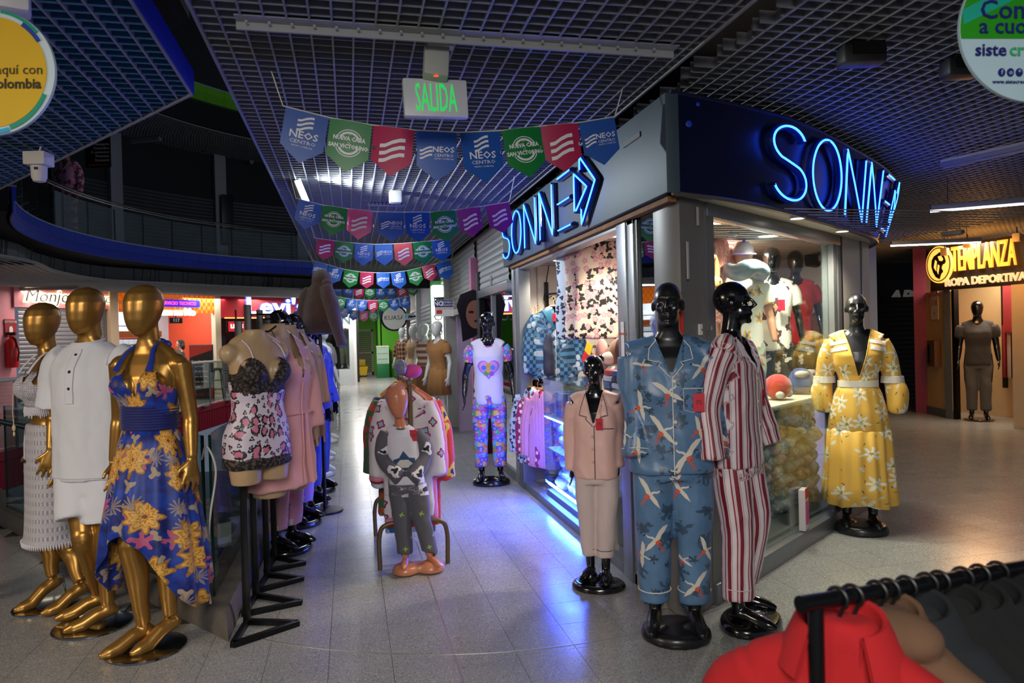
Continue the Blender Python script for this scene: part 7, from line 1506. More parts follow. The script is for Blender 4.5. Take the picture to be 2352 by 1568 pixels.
# standing black mannequins of the row, in order away from the camera
PKP = printed('pink_print', '#dba0a6', [dict(scale=9, r=.30, petals=2, amp=.2, dens=.45, wob=.25, col='#efd9d2'), dict(scale=13, r=.2, petals=5, amp=.3, dens=.35, off=4, col='#d0607f', hollow=.55), dict(scale=8, r=.12, petals=0, dens=.4, off=8, col='#5a7fc0')], .7)
LILP = printed('lilac_print', '#b883b8', [dict(scale=9, r=.33, petals=4, amp=.3, dens=.5, wob=.3, col='#e0c3da'), dict(scale=10, r=.2, petals=3, amp=.4, dens=.4, off=6, wob=.3, col='#5fa0d0')], .7)
BSAT = fabric('blue_satin', '#2f3f9a', .35, .08); BPRT = printed('blue_print', '#3a4fc0', [dict(scale=14, r=.22, petals=2, amp=0, dens=.45, wob=.3, col='#161a44')], .5); GREYB = fabric('onesie_blue', '#565a96', .9)
stdA = {'L': ((.232, .03, 1.11), (.25, -.03, .885), (.03, -.12, -1), (-.1, -1, 0)), 'R': ((-.232, .03, 1.11), (-.25, -.03, .885), (-.03, -.12, -1), (.1, -1, 0))}
def simple(name, label, pos, rz, H, bm_, top, bot, sex='f', head='face', group=None, z=.05, base=True, key=None, kind='pj', sl=1.0, hem=.80, hyaw=0, skirt=None, hands=True):
    t = figure(name, label, pos, rz, H, group, z=z); add_body(t, key or ('std_'+sex+head+str(hands)), bm_, sex=sex, head=head, hyaw=hyaw, hands=hands, voxel=.0105, bust=False)
    if base: mound_base(t, bm_, .19, .165, 0, -.02, .055, [(.09, -.03, .05, .02), (-.09, -.03, .05, .02)], low=-z*1.75/H)
    if kind == 'pj': c = pj_top(t, top, sex, stdA, hem, 1.30, 1.0, 91, .014); lapels(c, t, top, PIPW, 1.30)
    elif kind == 'tee': c = tee(t, top, top, hem, sl, stdA, 92, .014, sex)
    if bot is not None: pj_pants(t, bot, stdL, sex, .13, .9, 93, .015)
    if skirt: skirt_obj('skirt', skirt[0], t, skirt[1], n=80, k=9, amp=.01, seed=3)
    return t
G1 = 'black mannequins in nightwear along the kerb'
mA = simple('mannequin', 'bald black mannequin in pink printed pyjamas, just behind the hung tan torsos', (-.50, 5.55), math.radians(58), 1.735, BLKG, PKP, PKP, group=G1, hyaw=.1)
mB = simple('mannequin', 'bald black mannequin in lilac printed pyjamas, behind the one in pink', (-.46, 6.30), math.radians(55), 1.73, BLKG, LILP, LILP, group=G1, hyaw=.1, key='std_ff2')
mC = simple('mannequin', 'black mannequin in a blue-grey hooded onesie with pale ears', (-.42, 6.95), math.radians(50), 1.72, BLKG, GREYB, BSAT, group=G1, hyaw=.1)
c = Cloth().ell((0, .02, 1.68), (.125, .14, .15)).trunk([(1.42, .12, .10, .02), (1.52, .105, .11, .03), (1.6, .12, .13, .03)]); c.make('hood', GREYB, mC, .012, 3, .004, kill=lambda v: (v[:, 1] < -.03) & (np.hypot(v[:, 0], (v[:, 2]-1.635)*.8) < .085), seed=95)
q = MB()
for s in (-1, 1): q.ell((s*.13, -.04, 1.70), (.03, .055, .085), 14, 10, rotz(s*.4))
q.build('hood_ear', fabric('ear_pale', '#b9b3d8', .9), mC, world=False)
mD = simple('mannequin', 'black mannequin in bright blue patterned satin pyjamas, after the hooded one', (-.37, 7.6), math.radians(48), 1.73, BLKG, BPRT, BSAT, group=G1)
mE = simple('mannequin', 'mannequin in a white printed tee and patterned trousers, sixth along the kerb', (-.40, 8.5), math.radians(45), 1.72, WHTM, printed('tee_dark_print', '#d9d3da', [dict(scale=6, r=.34, petals=4, amp=.3, dens=.35, wob=.4, col='#26262c', inner=[(.5, '#b99a3c')])], .8), MULTI, kind='tee', sl=.55, group=G1)
simple('mannequin', 'white mannequin in a plain white top and beige skirt beyond the fur coat', (-.42, 9.6), math.radians(45), 1.74, WHTM, fabric('top_white', '#cdc9c6', .8), None, head='egg', kind='tee', sl=.3, skirt=(fabric('skirt_beige', '#9b8464', .8), [(1.0, .16, .115, 0, .4), (.8, .18, .15, 0, 1), (.45, .2, .17, 0, 1.4)]), group='white mannequins on the left of the corridor')
simple('mannequin', 'white mannequin in a grey printed blouse and pale trousers further along the kerb', (-.40, 11.2), math.radians(45), 1.74, WHTM, fabric('blouse_grey', '#8f8a88', .8), fabric('pants_pale', '#b5b0a8', .8), head='egg', kind='tee', sl=.9, group='white mannequins on the left of the corridor')
# brown fur coat on a tall pole
t = thing('fur_coat', 'short brown hooded fur coat hung high on a pole over the row of mannequins', 'coat', (-.50, 6.62, 1.25)); FUR = NT('brown_fur'); g = FUR.coord(); n_ = FUR.noise(g, 130, 4, .7); FUR.color(FUR.mix(n_, lin('#2a1a14'), lin('#6d4a3a'))); FUR.bump(n_, .012, .8); FUR.set(.95, 0, None, 0, .5)
fx_ = ony(738, 700, 6.62)[0]; c = Cloth().trunk([(1.62, .16, .15, 6.62, fx_-.02), (1.72, .15, .14, 6.62, fx_-.02), (1.88, .13, .12, 6.62, fx_-.01), (2.02, .105, .10, 6.62, fx_), (2.10, .07, .07, 6.62, fx_+.02)]); c.limb([(fx_+.05, 6.5, 2.04), (fx_+.09, 6.46, 1.88), (fx_+.13, 6.44, 1.70), (fx_+.17, 6.42, 1.50)], [.055, .062, .056, .045]); c.limb([(fx_-.09, 6.66, 2.02), (fx_-.15, 6.68, 1.88), (fx_-.17, 6.68, 1.70)], [.055, .06, .05]); c.ell((fx_+.01, 6.58, 2.10), (.09, .09, .09))
c.make('coat', FUR.m, t, .012, 3, .010, (12, 12, 7), .006, None, 96, world=True); MB().cyl((fx_-.02, 6.70, .02), (fx_-.02, 6.70, 1.7), .016, n=10).build('pole', BLK, t); MB().lathe([(.001, .0), (.16, .0), (.16, .02), (.001, .03)], (fx_-.02, 6.70, 0), 24).build('foot', BLK, t); MB().ell((fx_+.06, 6.50, 2.06), (.05, .04, .04)).build('hood_knot', FUR.m, t)
# white wire basket rack and card rack beyond
for k, (y, lab) in enumerate(((12.4, 'white wire basket stand on the left of the corridor, nearer one'), (13.4, 'white wire basket stand on the left of the corridor, further one'))):
    t = thing('wire_basket', lab, 'basket', (-.38, y, 0), 0, 'white wire basket stands'); m_ = MB()
    for z in (.05, .3, .55, .8, 1.0): m_.tube([(-.38+a*.17, y+b*.22, z) for a, b in ((-1, -1), (1, -1), (1, 1), (-1, 1))], .006, 5, closed=True)
    for a in np.linspace(-1, 1, 6):
        for b in (-1, 1): m_.cyl((-.38+a*.17, y+b*.22, 0), (-.38+a*.17, y+b*.22, 1.0), .005, n=5); m_.cyl((-.38+b*.17, y+a*.22, 0), (-.38+b*.17, y+a*.22, 1.0), .005, n=5)
    m_.build('wire_frame', WHT, t); MB().bb((-.52, y-.19, .82), (-.24, y+.19, .98), bev=.02).build('folded_stock', fabric('stock_blue', '#4d6f94', .8), t)
# ---------------------------------------------------------------- white mannequins on the right, further off
TANF = fabric('camel', '#a8743f', .8); TAN2 = fabric('camel_dark', '#8a5a30', .8)
G2 = 'white mannequins outside the lilac shop'
simple('mannequin', 'white mannequin in a belted camel shirt dress, nearest of four outside the lilac shop', (1.36, 11.3), math.radians(-52), 1.74, WHTM, TANF, None, head='egg', kind='tee', sl=.5, hem=.82, skirt=(TANF, [(1.06, .14, .1, 0, .3), (.9, .185, .14, 0, 1), (.6, .215, .18, 0, 1.5)]), group=G2)
simple('mannequin', 'white mannequin in a striped rust and white top with brown skirt', (1.33, 13.0), math.radians(-40), 1.74, WHTM, striped('rust_stripe', [(0, '#a5603c'), (.5, '#ddd2c6')], 9, .8, 1), None, head='egg', kind='tee', sl=.12, hem=.98, skirt=(TAN2, [(1.0, .15, .11, 0, .3), (.8, .175, .14, 0, .8), (.35, .19, .16, 0, 1.2)]), group=G2)
simple('mannequin', 'white mannequin in a tan short-sleeved long dress, third outside the lilac shop', (1.32, 15.2), math.radians(-55), 1.74, WHTM, fabric('tan_dress', '#b58a5a', .8), None, head='egg', kind='tee', sl=.6, hem=.85, skirt=(fabric('tan_dress', '#b58a5a', .8), [(1.06, .15, .11, 0, .3), (.8, .19, .16, 0, 1), (.3, .23, .19, 0, 1.4)]), group=G2)
simple('mannequin', 'white mannequin in a brown plaid shirt and dark trousers, furthest of the four', (1.30, 18.2), math.radians(-40), 1.74, WHTM, plaid('brown_plaid', '#9a5c33', [('#1c1512', .3, 0), ('#1c1512', .28, .2), ('#d9c5a5', .08, .5), ('#d9c5a5', .08, .6)]), fabric('pants_dark', '#14151b', .8), head='egg', kind='tee', sl=1.5, group=G2)
simple('mannequin', 'white mannequin in pale trousers behind the glass of the white shopfront', (ony(792, 800, 25.2)[0], 25.2), 0, 1.8, WHTM, fabric('top_ivory', '#b9b4a4', .8), fabric('pants_stone', '#8f8a78', .8), head='egg', kind='tee', sl=.3, z=.56, base=False)
# sportswear mannequin in the orange-lit shop
mp = onz(2249, 962)[:2]*.985
tm = simple('mannequin', 'muscular black mannequin in a grey sports tee and grey joggers in the orange-lit shop', tuple(mp), math.radians(-44), 1.86, BLKG, fabric('sport_grey', '#3b3836', .85), fabric('jogger_grey', '#5e5a56', .85), sex='m', head='egg', kind='tee', sl=.6, z=.03, base=False)
q = MB()
for s in (-1, 1): q.tube([(s*.165, -.10, .98), (s*.185, -.06, .8), (s*.165, -.06, .55)], .006, 6)
q.build('side_piping', BLK, tm, world=False); disc_base(tm, 0, 0, .2)
for k in range(9):
    p = tp(2312+4.5*k, 815, -.55); o = MB().bar((p[0], p[1], tp(2330, 868, -.55)[2]), (p[0], p[1], tp(2330, 745, -.55)[2]), .1, .06, up=(*TN, 0), bev=.02).build('hung_garment', fabric('templ_%d' % (k % 4), ('#a3131f', '#7d0f1a', '#c9beb8', '#26242c')[k % 4], .8), None); tag(o, ['red garment hung on the lower arm of the orange-lit shop', 'dark red garment hung on the lower arm of the orange-lit shop', 'pale garment hung on the lower arm of the orange-lit shop', 'black garment hung on the lower arm of the orange-lit shop'][k % 4], 'garment', 'garments on the lower arm')
p = tp(2330, 695, -.5); o = MB().box((p[0], p[1], p[2]), (.34, .1, .95), math.atan2(Td[1], Td[0]), bev=.04).build('hung_shorts', fabric('red_white', '#b8313a', .8), None); tag(o, 'red and pink tie-dye garment hung on the upper arm of the orange-lit shop', 'garment')
# pyjama mannequin on the upper gallery and the far-left black one
a = ang_at(154, AR+.42); p = arcp(AR+.42, a, a, 1)[0]
simple('mannequin', 'mannequin in pink leopard pyjamas standing behind the glass of the upper gallery', p, math.radians(-15), 1.72, mat('skin_dummy', '#8a5f48', .5), printed('pink_leopard', '#b8788a', [dict(scale=9, r=.34, petals=3, amp=.3, dens=.75, wob=.3, col='#3a1420', inner=[(.5, '#8d2f42')])], .8), printed('pink_leopard', '#b8788a', []), head='egg', z=gz(4.25), base=False)
t = simple('mannequin', 'black mannequin in a red top cut off by the left edge of the picture', (-2.42, 4.9), math.radians(-20), 1.76, BLKG, fabric('red_top', '#8f1420', .8), fabric('navy_skirt', '#12131c', .8), kind='tee', sl=.3)
# ================================================================== INSIDE THE CORNER SHOP
def hung(name, lab, cat, c, w_, h_, m, yaw=0, grp=None, sleeve=.5, seed=1, hanger=True, open_=False):
    """a shirt on a hanger: flat body, shoulders and hanging sleeves; c = neck point"""
    t = thing(name, lab, cat, (c[0], c[1], c[2]-h_), yaw, grp); k = Cloth(); hw = w_/2
    k.trunk([(.0, hw*1.02, .05), (.05, hw, .055), (h_*.6, hw*.93, .055), (h_*.84, hw*.95, .055), (h_*.93, hw*.6, .05), (h_*.985, hw*.26, .04)], 40, 3.0, None)
    if sleeve:
        for s in (-1, 1): k.limb([(s*hw*.82, 0, h_*.88), (s*hw*1.12, .0, h_*(.88-.3*sleeve)), (s*hw*1.2, .0, h_*(.88-.75*sleeve))], [.055, .065, .065], 14)
    k.make('garment', m, t, .015, 3, .010, (14, 14, 2.2), .006, lambda v: (v[:, 1] < 0) & (v[:, 2] > h_*.86) & (np.abs(v[:, 0]) < .35*(v[:, 2]-h_*.86)), seed)
    if hanger:
        q = MB(); q.tube([(-hw*.8, 0, h_*.9), (-.03, 0, h_+.0), (.03, 0, h_+.0), (hw*.8, 0, h_*.9)], .009, 6); q.tube([(0, 0, h_), (0, 0, h_+.05), (.02, 0, h_+.075), (0.0, 0, h_+.095), (-.02, 0, h_+.08)], .003, 5); q.build('hanger', mat('hanger_wood', '#b87a3c', .5), t, world=False)
    return t, k
CHK = checked('blue_check', '#17324f', '#3d7394', '#c5cdd0', 26)
BACK = 7.38
p = ony(1272, 702, 6.95); t, k = hung('pyjama_top', 'blue checkered satin pyjama top with teal collar on the far white wall', 'pyjama top', p, .46, .74, CHK, math.radians(-6), None, 1.05, 5)
TEAL = fabric('teal_satin', '#1f5f7c', .4)
for s in (-1, 1): k.decal([(s*.01, .50), (s*.085, .60), (s*.13, .70), (s*.07, .735), (s*.03, .66)][::s], .006, .02).build('lapel', TEAL, t, world=False)
k.piping([(0, .5), (0, .03)], .003, .003).build('front_piping', PIPW, t, world=False); red_tag(t, k.hit(.0, .62, .014) if k.hit(0, .62) is not None else (0, -.07, .62), .06, .08)
for i in range(4):
    p = ony(1238-9*i, 720+5*i, 7.12+.06*i); hung('pyjama_top', ('navy', 'second checkered', 'black', 'mauve')[i]+' pyjama top hung edge-on behind the checkered one', 'pyjama top', p, .30, .72, (fabric('navy_pj', '#141a33', .5), CHK, fabric('black_pj', '#17171c', .6), fabric('mauve_pj', '#6d4f58', .6))[i], math.radians(-78), 'pyjama tops behind the checkered one', 1.0, 6+i)
t = thing('wall_bracket', 'black slotted bracket with hanging arm on the far white wall', 'bracket', (2.28, 7.42, 1.9)); p = ony(1255, 680, 7.43); MB().bb((p[0]-.02, 7.41, p[2]-.35), (p[0]+.02, 7.445, p[2]+.15)).build('upright', BLK, t); MB().bar((p[0], 7.43, p[2]+.02), (p[0]+.02, 6.85, p[2]+.0), .02, .02).build('arm', BLK, t)
q = MB().tube(spline([ony(1262, 600, 7.3), ony(1256, 640, 7.4), ony(1250, 690, 7.42), ony(1268, 680, 7.3), ony(1276, 700, 7.2)], 6), .005, 5); tag(q.build('loose_wire', BLK, None), 'loose black wire hanging from the shop ceiling by the white wall', 'wire')
DOT = printed('magenta_dots', '#a01f58', [dict(scale=16, r=.3, dens=.8, col='#e6d3da')], .7); LOVE = striped('pink_stripe_pj', [(0, '#d78fb0'), (.55, '#8d3d6b'), (.62, '#d78fb0')], 22, .7); LEOP = printed('blue_leopard', '#b9c5d6', [dict(scale=20, r=.36, petals=3, amp=.3, dens=.7, wob=.4, col='#1c2440')], .7)
for i, (mm_, lab) in enumerate(((LEOP, 'blue leopard pyjama top on the lower rail by the white wall'), (DOT, 'magenta polka-dot pyjama top on the lower rail by the white wall'), (LOVE, 'pink striped pyjama top on the lower rail, next to the glass counter'))):
    p = ony(1222+13*i, 888+3*i, 6.98-.08*i); hung('pyjama_top', lab, 'pyjama top', p, .42, .78, mm_, math.radians(-58), 'pyjamas on the lower rail', 1.0, 11+i)
# floral garments hung high
FLW = printed('rose_black', '#e3cdb8', [dict(scale=17, r=.42, petals=3, amp=.35, dens=.62, wob=.6, col='#1d1518'), dict(scale=16, r=.36, petals=5, amp=.15, dens=.62, off=3.1, wob=.3, col='#c98a93', shade='#e0b0b4')], .55)
for i in range(3):
    p = ony(1392-26*i, 545+6*i, 5.5+.16*i); hung('robe', ['cream robe printed with pink and black roses hung high by the door post', 'black-edged rose-print robe hung behind the first', 'rose-print robe furthest back on the high rail'][i], 'robe', p, .54, .82, FLW if i < 2 else LEOP, math.radians(-12-12*i), 'rose-print robes on the high rail', 0, 21+i, False)
BRF = fabric('brown_plush', '#8a5a34', .95, .2, .4)
t = thing('stock_rail', 'black clothes rail full of dark garments at the back of the shop', 'rail', (2.9, 6.9, 0)); MB().cyl((2.35, 6.95, 1.42), (4.5, 6.95, 1.42), .014).build('bar', STEEL, t); 
for x in (2.4, 4.45): MB().cyl((x, 6.95, 0), (x, 6.95, 1.42), .016).build('upright', STEEL, t)
for i in range(14):
    mm_ = (LEO, fabric('stock_black', '#18161a', .8), FLW, fabric('stock_rust', '#7d3b22', .8), fabric('stock_cream', '#c7b79f', .8), BRF)[i % 6]; hung('stock_garment', 'garment hung edge-on on the black rail at the back of the shop', 'garment', (2.45+.145*i, 6.95, 1.36), .42, .9, mm_, math.radians(75+RS.randint(-8, 8)), 'garments on the back rail', .8, 31+i % 3)
# plush dog and folded stacks on the glass counter
p = onx(1418, 800, 1.98); t = thing('plush_dog', 'brown and pink eared plush animal head by the door post inside the shop', 'plush toy', (p[0], p[1], 1.155)); z0 = 1.40
MB().ell((p[0]+.05, p[1], z0), (.12, .13, .13), 20, 14).build('head', BRF, t); MB().ell((p[0]+.02, p[1]-.02, 1.24), (.13, .14, .10), 18, 12).build('body', fabric('plush_cream', '#d8cbbd', .95), t); MB().ell((p[0]-.08, p[1]+.12, z0+.0), (.05, .06, .12), 14, 10).build('ear', fabric('plush_pink', '#c98f8a', .95), t); MB().ell((p[0]-.03, p[1]-.13, z0+.02), (.04, .05, .10), 14, 10).build('ear', fabric('plush_brown2', '#5d3a20', .95), t); MB().ell((p[0]-.07, p[1]+.0, z0-.03), (.06, .06, .05), 14, 10).build('muzzle', fabric('plush_cream', '#d8cbbd', .95), t)
for i in range(4):
    for j in range(3):
        col = ('#3d5f94', '#c9c9d2', '#b8312c', '#8fae3c', '#d9dde3', '#26314f')[(i*2+j) % 6]; x, y, z = 1.98, 4.50+.17*i, 1.155+.045*j+.0225
        o = MB().box((x, y, z), (.26, .155, .042), .05*(j-1), bev=.016).build('folded_garment', fabric('fold_'+col, col, .85), None); tag(o, ('bottom', 'middle', 'topmost')[j]+' folded garment of the '+('first', 'second', 'third', 'fourth')[i]+' stack from the door post on the glass counter', 'folded clothes', 'folded stacks on the glass counter')
for i, (px, py, col) in enumerate(((1352, 800, '#d9b01c'), (1345, 822, '#c4241c'))):
    p = onx(px, py, 2.25); o = MB().box(p, (.004, .10, .10), .3, R=np.array(Matrix.Rotation(.5, 3, 'X'))).build('price_card', mat('card_'+col, col, .5), None); tag(o, ['yellow price card tucked in the garments', 'red price card tucked in the garments'][i], 'price card')
# wrapped packages: a few lumpy bags copied with their own wrapping
def lump(seed):
    m = MB(); m.ell((0, 0, 0), (.105, .085, .062), 26, 18); v = m.arr(); v = v*(1+.16*vnoise(v*18, seed)+.10*np.abs(vnoise(v*42, seed+2)))[:, None]; return v, m.f
def wrapmat(name, c1, c2):
    t = NT(name); g = t.coord(); n = t.noise(g, 14, 4, .6); t.color(t.ramp(n, [(.3, c1), (.5, c2), (.56, '#d5d0cc'), (.62, c2)])); t.bump(t.noise(g, 34, 4, .7), .02, .9); t.set(.22, 0, .8, .5); return t.m
WR_ = [wrapmat('wrap_%d' % i, a, b) for i, (a, b) in enumerate((('#8d7f86', '#c9bfc0'), ('#6f7a6a', '#a8aea2'), ('#a85a6c', '#d3a2a8'), ('#3d4656', '#8a92a2'), ('#9a3d2c', '#c9a089'), ('#5c6e8a', '#aab4c2'), ('#a89aa0', '#d6d0d2'), ('#4d3d4a', '#8f7d86'), ('#c77a9a', '#e0c0cc'), ('#26282c', '#77777a')))]
LM = []
for k in range(4): v, f = lump(k); me = bpy.data.meshes.new('wrapped_package'); me.from_pydata(v.tolist(), [], f); me.shade_smooth(); me.materials.append(WR_[0]); LM.append(me)
def package(p, yaw, sc, mi, lab, grp):
    o = bpy.data.objects.new('wrapped_package', random.choice(LM)); COL.objects.link(o); o.location = tuple(p); o.rotation_euler = (random.uniform(-.3, .3), random.uniform(-.3, .3), yaw); o.scale = (sc, sc, sc*random.uniform(.8, 1.1)); o.material_slots[0].link = 'OBJECT'; o.material_slots[0].material = WR_[mi]; return tag(o, lab, 'package', grp)
for r in range(9):
    for c_ in range(11):
        p = sp(.50+.205*c_+.05*(r % 2)+random.uniform(-.02, .02), .19+.092*r, -.30+random.uniform(-.03, .03)); package(p, math.atan2(SD[1], SD[0])+random.uniform(-.5, .5), random.uniform(.95, 1.2), random.randrange(10), 'plastic-wrapped garment package piled under the cream window counter', 'wrapped packages under the window counter')
for r in range(5):
    for c_ in range(9):
        package((1.93+random.uniform(-.04, .04), 4.48+.225*c_+random.uniform(-.02, .02), .20+.062*r if r < 4 else .56), PI/2+random.uniform(-.4, .4), random.uniform(.95, 1.15), (2, 8, 4, 5, 3, 7)[random.randrange(6)], 'plastic-wrapped garment package inside the blue-lit glass counter', 'wrapped packages in the glass counter')
for r in range(2):
    for c_ in range(9): package((1.93+random.uniform(-.03, .03), 4.48+.225*c_+random.uniform(-.02, .02), .575+.105*r), PI/2+random.uniform(-.4, .4), 1.0, (5, 3, 7, 2, 8)[random.randrange(5)], 'plastic-wrapped garment package inside the blue-lit glass counter', 'wrapped packages in the glass counter')
for c_ in range(26):
    col = ('#3d5fae', '#c9d3e6', '#7d4fae', '#2f6fc0', '#d9a0c0', '#4a9ac8')[c_ % 6]; o = MB().box((1.92, 4.5+.072*c_, .925), (.20, .05+.015*random.random(), .20+.03*random.random()), random.uniform(-.06, .06), bev=.008).build('boxed_pack', mat('pack_'+col, col, .25, 0, .3, 20), None); tag(o, 'upright flat pack on the top shelf of the glass counter', 'pack', 'upright packs on the top shelf')
# pillows / plush in bags near the post
for i, (px, py) in enumerate(((1422, 1110), (1425, 1150), (1418, 1190), (1430, 1230))):
    p = onx(px, py, 1.86); package((1.90, p[1], max(.16, p[2])), PI/2, 1.25, (4, 6, 2, 5)[i], 'fat bagged plush cushion at the end of the glass counter by the post', 'bagged cushions by the post')
# window display: three egg-headed mannequins on a low stage
WA = math.atan2(SD[1], SD[0])
def wfig(lab, px, py, out, top_, bot_, kind='tee', hyaw=0, head='egg', bm_=BLKG, H=1.60):
    p = onplane(px, py, (*sp(0, out=out), 0), (*SN, 0)); return simple('mannequin', lab, (p[0], p[1]), math.radians(-22), H, bm_, top_, bot_, head=head, kind=kind, sl=.6, z=p[2]-H, base=False, group='mannequins inside the corner window', hands=False)
PRT1 = printed('print_tee_a', '#ddd8d2', [dict(scale=7, r=.3, petals=5, amp=.3, dens=.4, wob=.4, col='#d9a52c', inner=[(.4, '#2f5f9a')])], .8); PRT2 = printed('print_tee_b', '#e0dbd0', [dict(scale=5.5, r=.36, petals=4, amp=.3, dens=.35, wob=.4, col='#5b2a26', inner=[(.45, '#c79a78')])], .8)
BOT1 = printed('print_pant_a', '#9fb5b0', [dict(scale=8, r=.3, petals=4, amp=.3, dens=.6, wob=.4, col='#c9872c', inner=[(.5, '#3a5fa0')])], .8); BOT2 = printed('print_pant_b', '#18181c', [dict(scale=10, r=.26, petals=3, amp=.4, dens=.5, wob=.4, col='#cfc6ba')], .8); REDT = printed('red_tee', '#b3262c', [dict(scale=9, r=.12, dens=.4, col='#7a1a1e'), dict(scale=4, r=.2, petals=5, amp=.4, dens=.2, wob=.4, off=3, col='#5f8f2c')], .8)
w1 = wfig('mannequin with a white unicorn cap and white printed tee inside the corner window', 1706, 566, -.62, PRT1, BOT1, head='egg', bm_=mat('skin_head', '#b98468', .4))
c = MB(); c.lathe([(.001, 1.80), (.05, 1.79), (.085, 1.75), (.098, 1.70), (.098, 1.675)], (0, .0, 0), 28, 1, 1.15); c.build('cap_crown', fabric('cap_white', '#d9d3dc', .8), w1, world=False); c = MB(); c.loft([np.array([[.1*math.sin(a)*(1+.0*r), -.10-(.10*r)*math.cos(a)*1.0-.0*r, 1.68-.012*r] for a in np.linspace(-1.3, 1.3, 14)]+[[.1*math.sin(a), -.10-(.10*r)*math.cos(a), 1.672-.012*r] for a in np.linspace(1.3, -1.3, 14)]) for r in (0, .5, 1)]); c.build('cap_peak', fabric('cap_violet', '#7d6fc9', .8), w1, world=False); c = MB(); c.tube([(0, -.06, 1.78), (0, -.075, 1.87)], [.018, .003], 10); c.build('cap_horn', fabric('cap_violet', '#7d6fc9', .8), w1, world=False)
w2 = wfig('gloss black egg-headed mannequin in a white tee with dark print inside the corner window', 1772, 572, -.52, PRT2, BOT2); red_tag(w2, (.04, -.19, 1.22), .06, .1)
w3 = wfig('gloss black egg-headed mannequin in a red tee inside the corner window', 1826, 580, -.62, REDT, BOT2)
t = thing('display_stage', 'low display stage carrying the mannequins in the corner window', 'stage', (*sp(1.4, out=-.85), 0.0)); m_ = MB(); m_.bar(sp(.55, .2, -.86), sp(2.25, .2, -.86), .42, .4); m_.build('top', mat('counter_back', '#8f8a80', .6), t, False)
# plastic-wrapped neck pillow (bluish), high shelf things
t = thing('wrapped_pillow', 'bluish plush ring pillow wrapped in clear plastic round the capped mannequin', 'pillow', onplane(1710, 625, (*sp(0, out=-.5), 0), (*SN, 0))); BLP = mat('bag_blue', '#8fa6b8', .18, 0, .25, 14, .004, 26, coat=.6)
p = onplane(1712, 622, (*sp(0, out=-.56), 0), (*SN, 0)); pr = np.array([.055, .062, .075, .078, .06, .05, .06, .078, .075, .062, .055]); Q_ = spline([p+np.array([*SD, 0])*.15*math.cos(a)+np.array([*SN, 0])*.13*math.sin(a)+np.array([0, 0, .02*math.cos(3*a)]) for a in np.linspace(-.9, PI+.9, 11)], 5); MB().tube(Q_, np.interp(np.linspace(0, 1, len(Q_)), np.linspace(0, 1, 11), pr), 14).build('ring', BLP, t)
p = onplane(1660, 520, (*sp(0, out=-.5), 0), (*SN, 0)); t = thing('wrapped_bundle', 'blue plastic-wrapped bundle under the shop ceiling above the pink robe', 'bundle', p); MB().ell(p, (.12, .1, .05), 18, 12).build('body', BLP, t); MB().ell(p+(.13, .08, .0), (.06, .06, .07), 16, 12).build('knot', BLP, t)
p = onplane(1650, 540, (*sp(0, out=-.75), 0), (*SN, 0)); hung('robe', 'pink heart-print fleece robe hung at the left of the corner window', 'robe', p, .34, .72, printed('pink_hearts', '#c97a70', [dict(scale=13, r=.36, petals=2, amp=.2, dens=.8, col='#e8b0a0', hollow=.5)], .9, None, .4), WA, None, .6, 55)
t = thing('plush_slipper', 'tan open plush slipper with a small animal face hung in the window', 'slipper', onplane(1640, 630, (*sp(0, out=-.4), 0), (*SN, 0))); p = onplane(1641, 628, (*sp(0, out=-.4), 0), (*SN, 0)); SLP = fabric('slipper_tan', '#cf9a5a', .9); Mx = mtx(p, (*SD, 0), (0, 0, 1))
MB().tube([xf([(x, y, 0)], Mx)[0] for x, y in arcpts(0, 0, .05, .12, 0, 360, 30)[:-1]], .016, 8, closed=True).build('rim', SLP, t); MB().ell(xf([(0, -.07, .01)], Mx)[0], (.05, .04, .05), 16, 10).build('toe', SLP, t); m_ = MB(); [m_.ell(xf([(s*.018, -.06, .05)], Mx)[0], (.006, .006, .006), 8, 6) for s in (-1, 1)]; m_.build('bead_eye', BLKG, t); MB().ell(xf([(.01, -.16, .02)], Mx)[0], (.07, .05, .02), 14, 8).build('lower_sole', SLP, t)
# back panel with pale wall and prints, dark bag, yellow garments
m_ = MB(); m_.bar(sp(1.35, 1.7, -1.15), sp(3.7, 1.7, -1.15), .03, 1.18); struct('wall_display_back', m_, mat('display_peach', '#e0b8a0', .6))
for i, (px, py, w_, h_, col, lab) in enumerate(((1770, 535, .5, .34, '#e6d5c8', 'pale printed tote laid against the display wall'), (1745, 520, .14, .12, '#c63d2c', 'red patch toy on the display wall'), (1725, 545, .16, .2, '#d08a3c', 'orange plush toy pinned on the display wall'), (1845, 560, .2, .24, '#d9a93c', 'yellow round plush hung right of the red tee'))):
    p = onplane(px, py, (*sp(0, out=-1.0), 0), (*SN, 0)); o = MB().box(p, (w_, .09, h_), WA, bev=.04).build('display_item', fabric('disp_%d' % i, col, .85), None); tag(o, lab, 'display item')
p = onplane(1868, 580, (*sp(0, out=-.7), 0), (*SN, 0)); t = thing('black_bag', 'black quilted bag hung at the right of the corner window', 'bag', p-(0, 0, .2)); MB().box(p, (.26, .12, .3), WA, bev=.05).build('body', fabric('bag_black', '#141316', .8), t); MB().ell(p+np.array([*SN, 0])*.07-(0.02, 0, .06), (.03, .02, .035), 12, 8).build('pale_charm', fabric('charm', '#cfc8c4', .8), t); MB().tube([p+np.array([*SD, 0])*-.1+(0, 0, .13), p+(0, 0, .32), p+np.array([*SD, 0])*.1+(0, 0, .13)], .01, 6).build('strap', fabric('bag_black', '#141316', .8), t)
